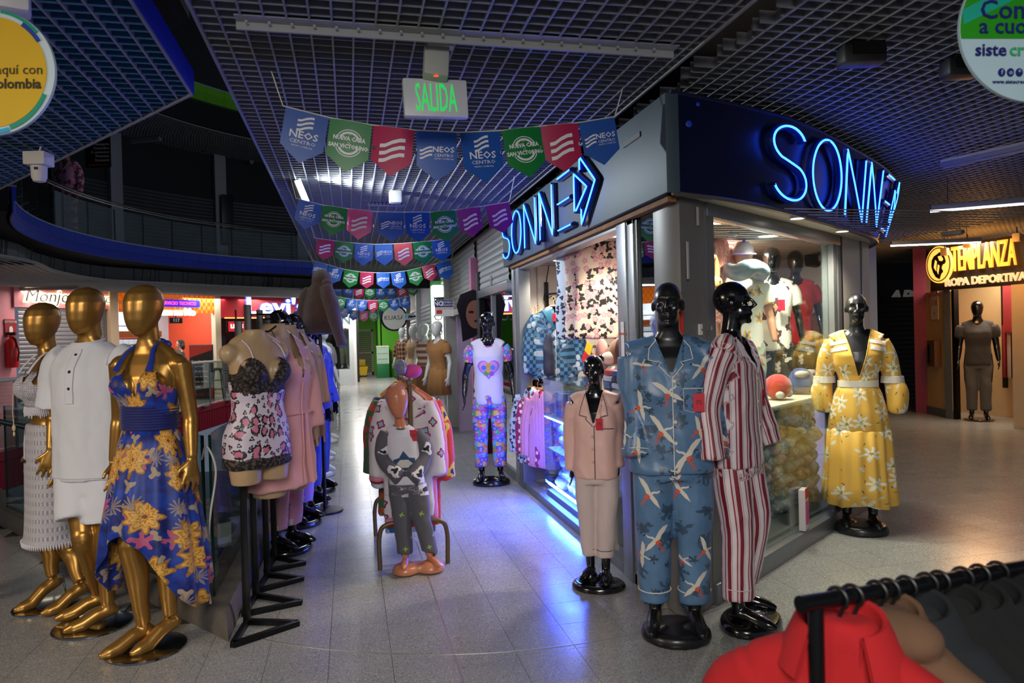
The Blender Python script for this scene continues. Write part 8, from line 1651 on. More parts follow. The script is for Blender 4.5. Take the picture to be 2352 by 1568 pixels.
for i in range(6):
    p = onplane(1868+5*i, 700+4*i, (*sp(0, out=-.85+.06*i), 0), (*SN, 0)); hung('pyjama_top', 'garment on wooden hanger at the right side of the corner window', 'garment', p, .36, .68, (fabric('grey_top', '#77747a', .8), fabric('yellow_top', '#d09a2c', .8), printed('yellow_print', '#cf9a34', [dict(scale=6, r=.34, petals=3, amp=.2, dens=.45, wob=.2, col='#2a2320', inner=[(.4, '#b5622c')])], .8))[i % 3], WA+math.radians(60), 'garments on the right window rail', .8, 61+i % 2)
# round plush cushions on the cream counter and the box on the sill
for i, (px, py, r, col, lab) in enumerate(((1787, 908, .105, '#b3201c', 'round red plush cushion at the left end of the cream counter'), (1838, 888, .115, '#23407f', 'round dark blue plush cushion in the middle of the cream counter'), (1885, 880, .10, '#a8352c', 'round red plush cushion at the right end of the cream counter'))):
    p = onplane(px, py, (*sp(0, out=-.30-.03*i), 0), (*SN, 0)); z = 1.005+r*.95; t = thing('plush_cushion', lab, 'cushion', (p[0], p[1], 1.003), 0, 'round plush cushions on the counter'); m_ = MB(); m_.ell((p[0], p[1], z), (r, r, r*.95), 26, 18); m_.build('body', fabric('plush_'+col, col, .95, .15, .5), t)
    m_ = MB()
    for s in (-1, 1): m_.ell((p[0]+SD[0]*s*r*.8+SN[0]*.05, p[1]+SD[1]*s*r*.8+SN[1]*.05, z-r*.55 if i != 1 else z+r*.55), (.035, .03, .03) if i != 1 else (.07, .03, .03), 12, 8)
    m_.build('foot' if i != 1 else 'ear', fabric('plush_pale', '#b9b4b0', .95), t)
t = thing('picture_box', 'narrow upright box with a red flap standing on the window sill', 'box', onplane(1838, 1240, (*sp(0, out=.02), 0), (*SN, 0))); p = sp(0); p = onplane(1838, 1245, (*sp(0, out=-.0), 0), (*SN, 0)); Mx = mtx((p[0], p[1], .13), (*SD, 0), (0, 0, 1)); 
MB().box((p[0]+SN[0]*.03, p[1]+SN[1]*.03, .27), (.115, .045, .29), WA+.15, bev=.004).build('carton', mat('carton_white', '#d0c8c8', .5), t); MB().box((p[0]+SN[0]*.055, p[1]+SN[1]*.055, .39), (.10, .006, .07), WA+.15).build('flap', mat('flap_red', '#c23028', .5), t); m_ = MB(); m_.box((p[0]+SN[0]*.056, p[1]+SN[1]*.056, .25), (.09, .004, .16), WA+.15); m_.build('print', cells('carton_print', ['#5fb0c0', '#c9508f', '#e3bb4a', '#7d5fc0'], 25, .5), t)
# ================================================================== BUNTING, HANGING SIGNS, LAMPS, FOREGROUND RACK
PC = {'B': mat('pennant_blue', '#0f4fa8', .35, 0, .05, 4), 'G': mat('pennant_green', '#0c7a35', .35, 0, .05, 4), 'M': mat('pennant_magenta', '#b01a4f', .35, 0, .05, 4), 'P': mat('pennant_pink', '#d84f8c', .35, 0, .05, 4), 'V': mat('pennant_violet', '#8f1f86', .35, 0, .05, 4), 'O': mat('pennant_coral', '#e0625a', .35, 0, .05, 4), 'L': mat('pennant_light_blue', '#3f6fb8', .35, 0, .05, 4)}
PRW = mat('pennant_white_print', '#e4e4e8', .4, emit=0, var=0)
def wave(mb, cx, cy, s, T):
    for k in (-1, 0, 1):
        up_ = [(cx+s*x, cy+s*(y+.3*k)) for x, y in ((-.5, -.16), (-.28, -.13), (.0, .03), (.3, .14), (.5, .15))]; lo = [(x, y-s*.15) for x, y in up_[::-1]]
        v = np.array([(x, y, .0) for x, y in up_+lo]); n = len(up_); mb.add(T(v), [(i, 2*n-1-i, 2*n-2-i, i+1) for i in range(n-1)])
def ptext(mb, s, size, cx, cy, T, sx=1, off=0, align='CENTER'):
    v, f = textmesh(s, size, 0, off, align, 0, 1, 1.0); v = v.copy(); v[:, 0] = v[:, 0]*sx+cx; v[:, 1] += cy; mb.add(T(v), f)
def ring2(mb, cx, cy, r, w_, a0, a1, T):
    A = np.linspace(math.radians(a0), math.radians(a1), 20); v = [(cx+q*math.cos(a), cy+q*math.sin(a), 0) for a in A for q in (r, r-w_)]; mb.add(T(np.array(v)), [(2*i, 2*i+1, 2*i+3, 2*i+2) for i in range(19)])
def garland(lab, Y, top, items, lod=0, sag=0):
    """top: pixel polyline of the upper edge on the vertical plane Y; items (x0,x1,colour,design)"""
    P = np.array([ony(x, y, Y+.02*math.sin(i*1.3)) for i, (x, y) in enumerate(top)]); px = np.array([q[0] for q in top], float)
    t = thing('bunting', lab, 'bunting', P[len(P)//2], 0, 'bunting garlands across the corridor')
    MB().tube(np.r_[[P[0]+np.array([-.05, 0, (CZ if Y < 14 else 2.86)+.004-P[0][2]])], P, [P[-1]+np.array([.05, 0, (CZ if Y < 14 else 2.86)+.004-P[-1][2]])]], .0035, 5).build('cord', WHT, t)
    at = lambda x: np.array([np.interp(x, px, P[:, i]) for i in range(3)])
    for k, (a, b, col, des) in enumerate(items):
        A, B = at(a), at(b); w_ = np.linalg.norm(B-A); ex = (B-A)/w_; c = (A+B)/2; tl = .05*math.sin(k*2.1+Y); ez = unit(np.array([0, tl, 1.0])-ex*ex[2]); en = np.cross(ex, ez)     # en away from viewer or towards
        if en[1] > 0: en = -en
        bow = .03+.03*math.sin(k*1.7+Y*3)
        def T(v, d=.0012): v = np.asarray(v, float); u = v[:, 0]; return c+np.outer(u*w_, ex)+np.outer(v[:, 1]*w_, ez)+np.outer(d+bow*w_*(4*u*u-1)*.5*-1+.0*u, en)
        xs = np.linspace(-.485, .485, 9); tp_ = [(x, 0) for x in xs]; bt = [(x, -.84-.36*(1-abs(x)/.485)) for x in xs]
        v = np.array([(x, y, 0) for x, y in tp_]+[(x, -.84*.5) for x, y in tp_ for _ in (0,)] if False else [(x, 0, 0) for x in xs]+[(x, -.42, 0) for x in xs]+[(x, y, 0) for x, y in bt]); f = [(r*9+i, (r+1)*9+i, (r+1)*9+i+1, r*9+i+1) for r in (0, 1) for i in range(8)]
        v1 = T(v, 0.0); v2 = T(v, -.0012); m_ = MB(); m_.add(v1, f); m_.add(v2, [q[::-1] for q in f]); o = m_.build('pennant', PC[col], t, True, ang=180)
        q = MB()
        if des == 'v': wave(q, .0, -.26, .36, T); ptext(q, 'NEOS', .23, 0, -.56, T, 1.12, .004); ptext(q, 'CENTRO', .115, 0, -.72, T, 1.3)
        elif des == 'h': wave(q, -.26, -.50, .30, T); ptext(q, 'NEOS', .19, .16, -.44, T, 1.1, .003); ptext(q, 'CENTRO', .10, .17, -.58, T, 1.2)
        elif des == 'w': wave(q, 0, -.52, .60, T)
        elif des == 'g':
            ring2(q, 0, -.52, .32, .02, 25, 155, T); ring2(q, 0, -.52, .27, .05, 30, 150, T); ring2(q, 0, -.52, .32, .02, 205, 335, T); ring2(q, 0, -.52, .27, .05, 210, 330, T)
            ptext(q, 'NUEVA CARA', .13, 0, -.42, T, .92, .006); ptext(q, 'SAN VICTORINO', .13, 0, -.60, T, .92, .006)
            if lod == 0: ptext(q, 'LA', .06, 0, -.31, T); ptext(q, 'DE', .05, 0, -.51, T)
        if des in 'vh' and lod == 0: ptext(q, 'CENTRO COMERCIAL', .05, 0 if des == 'v' else .17, -.82 if des == 'v' else -.66, T, 1.0)
        if q.n: q.build('print', PRW, o, False)
    if lod == 0:
        for x in [i[1] for i in items[1:-1]]: p = at(x)-(0, .01, .11); MB().cyl(p, p-(0, 0, .02), .006, n=8).build('clip', STEEL, t)
garland('nearest bunting of eight pennants hung below the green SALIDA sign', 3.72, [(650, 243), (757, 270), (855, 287), (955, 299), (1053, 304), (1148, 300), (1240, 290), (1325, 282), (1412, 268)],
        [(655, 757, 'B', 'v'), (757, 857, 'G', 'g'), (857, 953, 'M', 'w'), (955, 1050, 'B', 'h'), (1055, 1148, 'B', 'v'), (1150, 1240, 'G', 'g'), (1240, 1328, 'M', 'w'), (1328, 1416, 'B', 'h')])
garland('second bunting from the front, two violet pennants at its right end', 5.9, [(680, 455), (742, 471), (800, 479), (868, 486), (930, 487), (988, 487), (1047, 482), (1110, 473), (1170, 463)],
        [(685, 740, 'B', 'v'), (741, 799, 'G', 'g'), (799, 857, 'P', 'w'), (869, 928, 'B', 'h'), (929, 986, 'B', 'v'), (988, 1046, 'G', 'g'), (1048, 1103, 'V', 'w'), (1114, 1170, 'V', 'w')])
garland('third bunting of seven pennants with a coral one right of its middle', 8.2, [(722, 546), (770, 553), (815, 558), (860, 561), (903, 560), (948, 557), (990, 553), (1034, 548)],
        [(728, 769, 'M', 'w'), (771, 813, 'G', 'g'), (815, 858, 'L', 'v'), (860, 902, 'L', 'h'), (903, 946, 'O', 'w'), (947, 989, 'G', 'g'), (990, 1032, 'B', 'v')], 1)
garland('fourth bunting of nine dark pennants in front of the lowered ceiling end', 10.9, [(718, 598), (755, 608), (790, 618), (826, 624), (862, 626), (896, 626), (932, 622), (966, 614), (1000, 606), (1036, 596)],
        [(722, 754, 'B', 'h'), (756, 789, 'B', 'v'), (791, 825, 'G', 'g'), (827, 859, 'M', 'w'), (864, 895, 'B', 'h'), (897, 930, 'B', 'v'), (934, 966, 'G', 'g'), (968, 998, 'M', 'w'), (1000, 1034, 'B', 'h')], 1)
for lab, Y, x0, x1, y0, sg_, n, cs_ in (('fifth bunting, brightly lit, just under the lowered ceiling end', 14.9, 765, 958, 650, 10, 8, 'BBMGBBMG'), ('sixth bunting, further along the bright part of the corridor', 17.0, 772, 940, 680, 10, 7, 'GBBMGBB'), ('last bunting, deepest in the corridor before the green wall', 20.0, 782, 912, 705, 10, 6, 'BBPGBP')):
    xs = np.linspace(x0, x1, n+1); top = [(x, y0+sg_*4*((x-x0)/(x1-x0))*(1-(x-x0)/(x1-x0))) for x in xs]; garland(lab, Y, top, [(a+.5, b-.5, cs_[i], {'B': 'v', 'G': 'g', 'M': 'w', 'P': 'w'}[cs_[i]]) for i, (a, b) in enumerate(zip(xs[:-1], xs[1:]))], 1)
# SALIDA sign with its emergency lamp
YS = 3.32; p = ony(1000, 228, YS); M = mtx(p, (1, .03, .025), (0, 0.05, 1)); t = thing('exit_sign', 'white exit sign with glowing green SALIDA letters under the corridor ceiling', 'sign', p)
ws_ = .148/FPX*0+np.linalg.norm(ony(1074, 228, YS)-ony(927, 228, YS)); hs_ = np.linalg.norm(ony(1000, 272, YS)-ony(1000, 184, YS))
MB().box((0, 0, 0), (ws_, hs_, .045), bev=.01).map(lambda v: xf(v, M)).build('panel', mat('sign_white', '#c9cdd2', .4), t)
v_, f2_ = textmesh('SALIDA', .2, 0, 0, 'CENTER', 0, 2, 1.0); wd = np.ptp(v_[:, 0]); hd = np.ptp(v_[:, 1]); sc_ = hs_*.74/hd
q = MB(); vv = v_.copy(); vv[:, 1] = (vv[:, 1]-vv[:, 1].mean()*0-(v_[:, 1].max()+v_[:, 1].min())/2)*sc_; vv[:, 0] *= ws_*.64/wd; vv[:, 2] += .0245; q.add(xf(vv, M), f2_); q.build('lettering', mat('salida_green', '#12c24a', .5, emit=.4, ecol=(.01, .8, .12), var=0), t, False)
t = thing('emergency_lamp', 'off-white emergency lamp box fixed above the SALIDA sign', 'lamp', p+(0, 0, .14)); a = ony(1004, 112, YS-.02); b = ony(1000, 180, YS-.05)
MB().bar(a+(0, 0, .03), b+(0, -.0, .0), .115, .07, up=(0, -1, 0), bev=.014).build('housing', mat('lamp_body', '#a9ada8', .45), t); MB().box(a+(.01, -.02, .02), (.12, .06, .05), bev=.008).build('end_box', WHT, t); MB().cyl(a+(.03, -.052, .02), a+(.03, -.058, .02), .012, n=12).build('button', BLKP, t); MB().ell(b+(0, -.03, .0), (.012, .004, .004), 10, 6).build('red_light', mat('led_red', '#ff3a20', .5, emit=1.5, ecol='#ff3a20', var=0), t); MB().tube([a+(0, 0, .04), a+(0, .02, .2)], .012, 8).build('stem', WHT, t)
p = ony(908, 452, 6.6); t = thing('emergency_lamp', 'small white emergency lamp under the ceiling past the first bunting', 'lamp', p); MB().box(p, (.11, .10, .12), .1, bev=.02).build('housing', mat('lamp_body', '#a9ada8', .45), t); MB().box(p+(0, 0, .09), (.08, .06, .12)).build('end_box', WHT, t)
p = ony(887, 463, 7.2); t = thing('air_grille', 'grey slotted air grille in the corridor ceiling', 'grille', p)
MB().box(p, (.36, .03, .09), bev=.004).build('frame', mat('grille_grey', '#85879a', .5), t)
for i in range(9): MB().box(p+(-.15+.0375*i, -.02, 0), (.012, .02, .07)).build('slat', mat('grille_dark', '#3a3b42', .5), t, False)
p = ony(686, 443, 6.2); t = thing('floodlight', 'lit white floodlight at the left edge of the corridor ceiling', 'lamp', p); MB().box((0, 0, 0), (.10, .06, .22), bev=.01).map(lambda v: v @ np.array(Matrix.Rotation(-.35, 3, 'Y') @ Matrix.Rotation(.0, 3, 'Z')).T+p).build('housing', BLKP, t); MB().box((0.03, -.035, 0), (.05, .012, .19)).map(lambda v: v @ np.array(Matrix.Rotation(-.35, 3, 'Y')).T+p).build('lens', mat('flood_lens', '#eef6ff', .5, emit=14, ecol='#e6f4ff', var=0), t); spot('flood_lamp', tuple(p+(.1, -.05, .02)), 160, (.85, .95, 1), 2.5, .9, aim((1, -.25, -.3)))
# hanging round signs at the picture's edges
Ysg = 2.35; c = CAM+ray(-22, 166)*Ysg; M = mtx(c, RT*1.0, UP); r = np.linalg.norm(CAM+ray(126, 166)*Ysg-c); t = thing('round_hanging_sign', 'round yellow hanging sign lettered aquí con ... Colombia at the upper left', 'sign', c)
def disc2(r0, r1, z, a0=0, a1=360, n=56): 
    if r0 == 0: return MB().prism(arcpts(0, 0, r1, r1, 0, 360, n)[:-1], z-.004, z, M)
    q = MB(); ring2(q, 0, 0, r1, r1-r0, a0, a1, lambda v: xf(v+np.array([0, 0, z]), M)); return q
MB().prism(arcpts(0, 0, r, r*.98, 0, 360, 72)[:-1], -.012, .0, M).build('board', mat('sign_pale', '#b9cbd2', .45), t, False); MB().prism(arcpts(0, 0, r*.88, r*.865, 0, 360, 72)[:-1], .0, .003, M).build('yellow_face', mat('sign_yellow', '#c9a21a', .5), t, False)
disc2(r*.86, r*.93, .004, 32, 56).build('blue_arc', mat('arc_blue', '#1a3a8f', .5), t, False); disc2(r*.93, r*.98, .004, 40, 80).build('teal_arc', mat('arc_teal', '#0f8a6f', .5), t, False); disc2(r*.88, r*.95, .004, 290, 338).build('teal_arc', mat('arc_teal', '#0f8a6f', .5), t, False); disc2(r*.9, r*.97, .004, 262, 289).build('cyan_arc', mat('arc_cyan', '#1a9ac9', .5), t, False)
q = MB(); q.text('aquí con', r*.215, M @ np.array(Matrix.Translation((r*.83, r*.03, .004))), .001, align='RIGHT'); q.text('Colombia', r*.215, M @ np.array(Matrix.Translation((r*.80, -r*.19, .004))), .001, align='RIGHT', off=.0012); q.build('lettering', mat('sign_ink', '#2a2210', .6), t, False); MB().cyl(c+UP*r, c+UP*r+(0, 0, .5), .003, n=6).build('wire', STEEL, t)
c = CAM+ray(2372, 66)*2.2; M = mtx(c, RT*1.0, UP); r = np.linalg.norm(CAM+ray(2204, 66)*2.2-c); t = thing('round_hanging_sign', 'round green and white hanging sign lettered Compra a cuotas sistecrédito at the upper right', 'sign', c)
MB().prism(arcpts(0, 0, r, r, 0, 360, 72)[:-1], -.012, .0, M).build('board', mat('sign_pale2', '#a9c6d2', .45), t, False)
A = np.linspace(math.radians(188), math.radians(-8), 40); MB().prism([(r*.99*math.cos(a), r*.99*math.sin(a)) for a in A], .0, .003, M).build('green_face', mat('sign_green', '#1f8f0c', .5), t, False); MB().prism([(-r*.97, r*.25), (-r*.95, r*.05), (-r*.2, r*.42), (-r*.3, r*.6)], .003, .004, M).build('teal_band', mat('arc_teal2', '#13a08a', .5), t, False)
q = MB(); q.text('Compra', r*.36, M @ np.array(Matrix.Translation((-r*.74, r*.24, .006))), .001, align='LEFT', off=.0008); q.text('a cuotas', r*.30, M @ np.array(Matrix.Translation((-r*.75, r*.02, .006))), .001, align='LEFT', off=.0008); q.text('siste', r*.24, M @ np.array(Matrix.Translation((-r*.80, -r*.30, .004))), .001, align='LEFT', off=.0008); q.text('www.sistecredito.com', r*.075, M @ np.array(Matrix.Translation((-r*.56, -r*.73, .004))), .001, align='LEFT')
for i in range(4): q.prism(arcpts(-r*(.43-.12*i), -r*.60, r*.048, r*.058, 0, 360, 20)[:-1], .0, .003, M)
q.build('navy_lettering', mat('sign_navy', '#141a6b', .5), t, False); q = MB(); q.text('crédito', r*.24, M @ np.array(Matrix.Translation((-r*.33, -r*.30, .004))), .001, align='LEFT', off=.0008); q.build('green_lettering', mat('sign_green2', '#35a86a', .5), t, False)
q = MB()
for i, s in enumerate('fo*v'): q.text(s, r*.09, M @ np.array(Matrix.Translation((-r*(.43-.12*i), -r*.60, .004))), .0008)
q.build('icon_marks', mat('sign_pale2', '#a9c6d2'), t, False); MB().cyl(c+UP*r, c+UP*r+(0, 0, .4), .003, n=6).build('wire', STEEL, t)
# camera dome and box at upper left, black floodlights at upper right, tube lamps over the passage
s0_ = 1.29/ray(90, 352)[2]; p = CAM+ray(90, 400)*s0_; t = thing('security_camera', 'white security camera under a junction box at the edge of the left ceiling', 'camera', p); s = s0_/FPX
MB().box(p+(0, 0, 34*s), (48*s, 40*s, 30*s), -.2, bev=.006).build('junction_box', WHT, t); MB().lathe([(.001, -20*s), (12*s, -17*s), (16*s, -8*s), (17*s, 18*s), (.001, 20*s)], p, 24).build('camera_body', WHT, t); MB().box(p+(0, -16*s, 10*s), (8*s, 3*s, 6*s)).build('lens_window', BLKP, t); MB().tube([p+(0, 0, 45*s), (p[0]+.02, p[1], CZ+.02)], .006, 6).build('stem', WHT, t)
p = CAM+ray(25, 5)*2.6; o = MB().box(p, (.12, .10, .08), .3, bev=.015).build('ceiling_box', WHT, None); tag(o, 'white box clipped to the left ceiling above the yellow sign', 'box')
for k, (px, py, D, s) in enumerate(((1978, 128, 3.4, 1.0), (2205, 158, 3.6, .8))):
    p = CAM+ray(px, py)*D; t = thing('black_floodlight', ['black unlit floodlight hung under the right ceiling', 'black unlit floodlight half hidden by the green round sign'][k], 'lamp', p); MB().box(p, (.20*s, .10, .09), -.25, bev=.012).build('housing', BLKP, t); MB().box(p-(0, .05, -.02), (.15*s, .02, .06), -.25).build('visor', BLK, t); MB().tube([p+(.09*s, 0, 0), p+(.11*s, 0, .09), p+(.08*s, 0, .2)], .008, 6).build('bracket', BLK, t)
TUBE = mat('tube_lit', '#ffffff', .5, emit=7, ecol='#f2ecff', var=0)
def tubelamp(lab, a, b, lit, pw=0):
    a = np.array(a); b = np.array(b); t = thing('tube_lamp', lab, 'lamp', (a+b)/2); MB().bar(a+(0, 0, .03), b+(0, 0, .03), .10, .05, bev=.008).build('housing', mat('tube_housing', '#8f8d8a', .4), t); MB().tube([a, b], .012, 8).build('tube', TUBE if lit else mat('dead_tube', '#8d8f90', .3), t)
    for e in (.15, .85): q = a+(b-a)*e; MB().tube([q+(0, 0, .05), (q[0], q[1], CZ+.02)], .004, 5).build('hanger', STEEL, t)
zl = 2.62
tubelamp('lit tube lamp nearest in the right passage, cut by the picture edge', onz(2137, 485, zl), onz(2420, 462, zl), True); tubelamp('lit tube lamp further back over the right passage', onz(2046, 564, zl), onz(2252, 556, zl), True); tubelamp('unlit tube lamp above the lit ones in the right passage', onz(2168, 385, 2.78), onz(2400, 335, 2.78), False); tubelamp('dark tube lamp over the orange sign', onz(2165, 543, 2.7), onz(2212, 537, 2.7), False)
for lab, x0, y0, x1, y1, lit in (('dark tube lamp above the pink shop fascia', 26, 668, 182, 663, 0), ('lit tube lamp over the orange fascia', 282, 685, 330, 684, 1), ('lit tube lamp in front of the red fascia', 523, 692, 580, 688, 1)): tubelamp(lab, onz(x0, y0, 2.86), onz(x1, y1, 2.86), lit)
# ---------------------------------------------------------------- children's clothes rack
kx0, kx1, ky = .16, .62, 5.0; kr = thing('clothes_rack', 'brown tube clothes rack packed with children\'s pyjamas behind the peach child mannequin', 'rack', (.40, 5.2, 0)); BRN = mat('rack_brown', '#6f5a3c', .4, .4)
for y in (4.90, 5.75): MB().tube(spline([(kx0, y, 0), (kx0, y, .22), (kx0+.05, y, .30), (.39, y, .31), (kx1-.05, y, .30), (kx1, y, .22), (kx1, y, 0)], 5), .016, 10).build('foot_arch', BRN, kr); MB().cyl((.39, y, .30), (.39, y, 1.26), .016).build('upright', BRN, kr)
MB().cyl((.39, 4.86, 1.26), (.39, 5.80, 1.26), .016).build('bar', BRN, kr)
KM = [printed('kid_a', '#d9b9c4', [dict(scale=9, r=.3, petals=4, amp=.3, dens=.5, wob=.3, col='#b8557a'), dict(scale=8, r=.2, petals=3, amp=.4, dens=.4, off=4, col='#4a9ac0')], .8), printed('kid_b', '#c43a2c', [dict(scale=7, r=.36, petals=3, amp=.3, dens=.6, wob=.3, col='#d9b03a', inner=[(.4, '#1f2f5a')])], .8), printed('kid_c', '#d9d2d6', [dict(scale=10, r=.3, petals=4, amp=.2, dens=.55, wob=.1, col='#9a2f5a', inner=[(.55, '#7fb8c9')])], .8), printed('kid_d', '#3d5f3a', [dict(scale=8, r=.4, petals=3, amp=.4, dens=.6, wob=.4, col='#a8432c')], .8), printed('kid_e', '#c9cfdc', [dict(scale=5, r=.4, petals=3, amp=.3, dens=.5, wob=.4, col='#2f6fb0')], .8), fabric('kid_pink', '#dd7f9c', .8), fabric('kid_mustard', '#c08a2c', .8), fabric('kid_navy', '#1d2440', .8)]
KN = ['pale pink printed', 'red and yellow printed', 'white with framed prints', 'green and rust printed', 'pale blue patterned', 'plain pink', 'mustard', 'navy']
for i, mi in enumerate((2, 5, 1, 4, 0, 3, 6, 2, 7, 1, 0, 4)):
    y = 5.00+.065*i; hung('child_pyjama', ['front-most ', 'second ', 'third ', 'fourth ', 'fifth ', 'sixth ', 'seventh ', 'eighth ', 'ninth ', 'tenth ', 'eleventh ', 'last '][i]+KN[mi]+' child garment hanging on the brown tube rack', 'garment', (.39+.01*((i*7) % 5-2), y, 1.22), .34+.03*(i % 3), .90+.10*((i*5) % 4)*.5, KM[mi], math.radians(4*((i*3) % 5-2)), 'children\'s pyjamas on the brown rack', .75, 71+i % 4)
t = thing('sequin_hat', 'pink and silver sequin hat perched on the end of the children\'s rack', 'hat', (.36, 5.0, 1.27)); MB().ell((.42, 5.02, 1.33), (.07, .07, .05), 16, 10).build('crown', fabric('hot_pink', '#e0489a', .8), t); MB().ell((.34, 4.96, 1.36), (.03, .07, .055), 14, 10, rotz(.4)).build('sequin_band', mat('sequins', '#b9c0c9', .2, .9, .5, 120, .01, 180), t)
# ---------------------------------------------------------------- foreground coat rack, lower right
fa = CAM+ray(1848, 1386)*1.42; fb_ = CAM+ray(2350, 1302)*1.72; dr = unit(fb_-fa); fb_ = fb_+dr*.5; fr_ = thing('coat_rack', 'black tubular coat rack in the lower right foreground', 'rack', (fa[0], fa[1], 0))
MB().cyl(fa-dr*.012, fb_, .0165, n=20).build('bar', mat('rack_black', '#15171a', .3, .5), fr_); MB().cyl(fa+dr*.03, (fa[0]+dr[0]*.03, fa[1]+dr[1]*.03, .02), .0155, n=16).build('upright', mat('rack_black', '#15171a'), fr_)
MB().cyl(fb_-dr*.03, ((fb_-dr*.03)[0], (fb_-dr*.03)[1], .02), .0155, n=16).build('upright', mat('rack_black', '#15171a'), fr_); q = MB()
for e in (fa+dr*.03, fb_-dr*.03): q.bar((e[0]-dr[1]*.2, e[1]+dr[0]*.2, .015), (e[0]+dr[1]*.2, e[1]-dr[0]*.2, .015), .03, .03)
q.build('feet', mat('rack_black', '#15171a'), fr_)
nx = unit(np.array([dr[1], -dr[0], 0])); CTM = [fabric('coat_red', '#a00a12', .9, .06, 0), fabric('coat_red', ''), fabric('coat_brown', '#5d432f', .9, .08, 0), fabric('coat_brown', '#5d432f'), fabric('coat_slate', '#14181e', .95, .08, 0), fabric('coat_slate', '#14181e'), fabric('coat_black', '#08090b', .95, .08, 0), fabric('coat_black', '#08090b'), fabric('coat_black', '#08090b'), fabric('coat_black', '#08090b')]
CL = ['red wool coat nearest the end of the black rack', None, 'brown hooded wool coat on the black rack, behind the red one', None, 'slate grey coat on the black rack, behind the brown one', None, 'black coat on the black rack, first after the slate one', 'black coat on the black rack, second after the slate one', 'black coat on the black rack, third after the slate one', 'black coat on the black rack at the right picture edge']
hx = (1922, 1957, 2012, 2043, 2080, 2128, 2160, 2212, 2250, 2292)
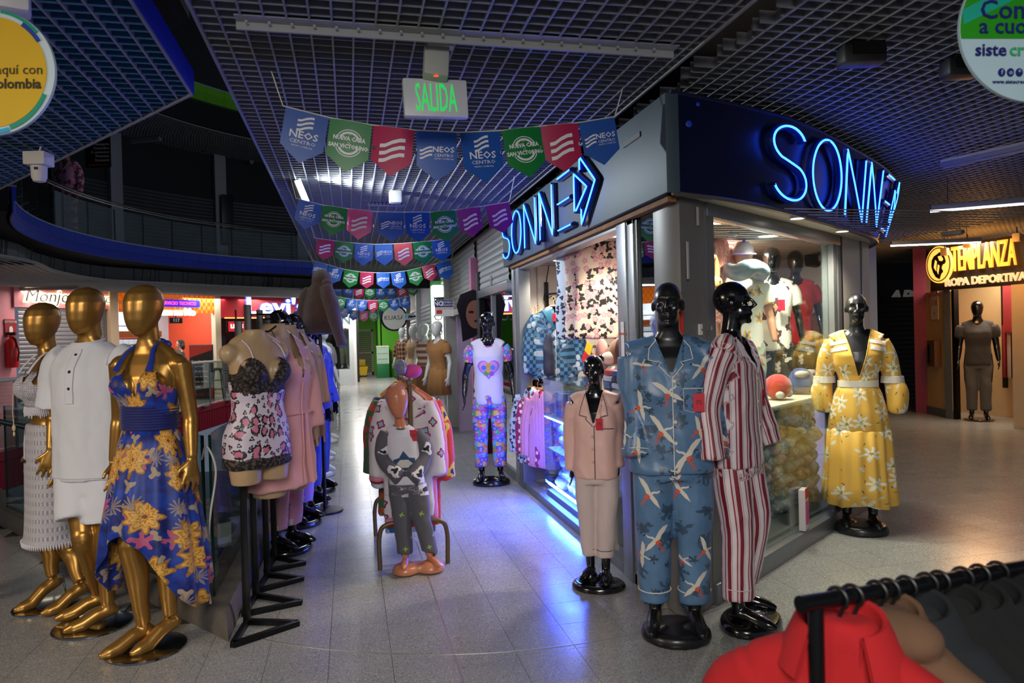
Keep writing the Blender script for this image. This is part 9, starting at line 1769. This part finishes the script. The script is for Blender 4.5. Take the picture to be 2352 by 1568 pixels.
for i, px in enumerate(hx):
    k = min(np.linspace(0, 1, 200), key=lambda s: abs(px-(1176+FPX*((fa+(fb_-fa)*s-CAM)@RT)/((fa+(fb_-fa)*s-CAM)@FW)))); c = fa+(fb_-fa)*k
    t = thing('coat_hanger', ['black hanger, first from the end of the bar', 'black hanger, second from the end of the bar', 'black hanger, third from the end of the bar', 'black hanger, fourth from the end of the bar', 'black hanger, fifth from the end of the bar', 'black hanger, sixth from the end of the bar', 'black hanger, seventh from the end of the bar', 'black hanger, eighth from the end of the bar', 'black hanger, ninth from the end of the bar', 'black hanger, tenth from the end of the bar'][i], 'hanger', c, 0, 'black hangers on the coat rack')
    ax = unit(nx+dr*.25*(1 if i % 2 else .6)); MB().tube([c+ax*.0215*math.cos(a)+np.array([0, 0, .0215*math.sin(a)]) for a in np.linspace(math.radians(200), math.radians(-60), 20)]+[c-(0, 0, .045), c-(0, 0, .07)], .0042, 8).build('hook', BLKP, t); MB().tube([c+ax*.15-(0, 0, .16), c+ax*.08-(0, 0, .12), c-(0, 0, .068), c-ax*.08-(0, 0, .12), c-ax*.15-(0, 0, .16)], .008, 8).build('arms', BLKP, t)
    if CL[i] is None: continue
    cc = c+dr*.012; t = thing('coat', CL[i], 'coat', (cc[0], cc[1], .15)); k_ = Cloth(); ax = unit(nx*(1, 1, 1)+np.array([RT[0], RT[1], 0])*(.9 if i == 0 else .35)); yaw = math.atan2(ax[1], ax[0]); R_ = rotz(yaw)
    wq = .235; h0 = cc[2]-.05-.15; k_.trunk([(0, wq*1.02, .08), (.3, wq, .075), (h0-.22, wq*.98, .07), (h0-.13, wq*.95, .065), (h0-.085, wq*.78, .06), (h0-.045, wq*.5, .058), (h0-.015, wq*.30, .055), (h0+.01, wq*.22, .045)], 40, 2.4)
    for s in (-1, 1): k_.limb([(s*wq*.72, 0, h0-.14), (s*wq*1.05, 0, h0-.26), (s*wq*1.12, .0, .05)], [.06, .062, .058], 14)
    if i == 2: k_.ell((.05, -.03, h0-.02), (.08, .06, .045)); k_.limb([(-.14, -.05, h0-.09), (-.02, -.10, h0-.10), (.09, -.09, h0-.16), (.15, -.08, h0-.3)], [.034, .038, .036, .032], 12)
    k_.m.map(lambda v: v @ R_.T); k_.ch = [(a, b, ty, rr_, u0, ([(z, 0, 0) for z, *_ in axx] if ty == 'T' else axx @ R_.T)) for a, b, ty, rr_, u0, axx in k_.ch]
    k_.make('body', CTM[i], t, .010, 3, .009, (9, 9, 3), .007, None, 101+i)
    q = MB(); A = np.linspace(-.95, PI+.95, 26); q.loft([np.array([R_ @ np.array([r*1.15*math.cos(a), -.012+r*.9*math.sin(a), h0+z-.035*(1-math.sin(a))*.6]) for a in A]) for r, z in ((.058, -.03), (.066, .035), (.074, .04), (.098, -.02), (.112, -.06), (.104, -.062), (.07, .03))], cap=False, close=False); q.build('collar', CTM[i], t, world=False)
# seated shop attendant behind the counter
pp = pbk(.80, 1.05); t = figure('person', 'person with dark curly hair and dark jacket looking at a phone in the phone shop', (pp[0], pp[1]), math.radians(-58), 1.62, None, 'person')
SKN = mat('skin', '#b07a5c', .5); ar = {'L': ((.24, -.06, 1.12), (.08, -.27, 1.14), (-.5, -.7, .2), (0, 0, 1)), 'R': ((-.24, -.06, 1.12), (-.08, -.27, 1.12), (.5, -.7, .2), (0, 0, 1))}
add_body(t, 'person', SKN, sex='f', head='face', hpitch=.25, arms=ar, voxel=.010); c = Cloth().trunk([(.78, .21, .16), (.95, .2, .15), (1.15, .19, .145), (1.32, .2, .13), (1.41, .16, .09, .01), (1.48, .085, .08, .01)])
for s, kk in ((1, 'L'), (-1, 'R')): e, w_ = np.array(ar[kk][0]), np.array(ar[kk][1]); c.limb([(s*.16, .01, 1.385), e, w_], [.075, .072, .06])
c.make('jacket', fabric('jacket_dark', '#2f3028', .85), t, .014, 3, .008, seed=120); pj_pants(t, fabric('pants_dark', '#14151b'), stdL, 'f', .1, .9, 121, .016)
h = Cloth().ell((0, .03, 1.69), (.105, .12, .11)).ell((0, .085, 1.58), (.11, .07, .12)).ell((.07, .06, 1.60), (.06, .06, .10)).ell((-.07, .06, 1.60), (.06, .06, .10)); h.make('hair', fabric('hair_dark', '#1d1512', .7), t, .012, 2, .016, (26, 26, 26), .01, None, 122); MB().box((0, -.30, 1.17), (.075, .012, .145), R=rotx(-.5)).build('phone', mat('phone_pink', '#c23a5a', .4), t, world=False)
# white cable and black clamp on the balustrade corner
q = MB().tube(spline([(-.82, 4.25, .92), (-.78, 4.18, 1.0), (-.74, 4.2, .86), (-.78, 4.22, .6), (-.80, 4.2, .3), (-.78, 4.16, .14)], 8), .006, 6); tag(q.build('white_cable', WHT, None), 'white cable looped over the end of the balustrade handrail', 'cable')
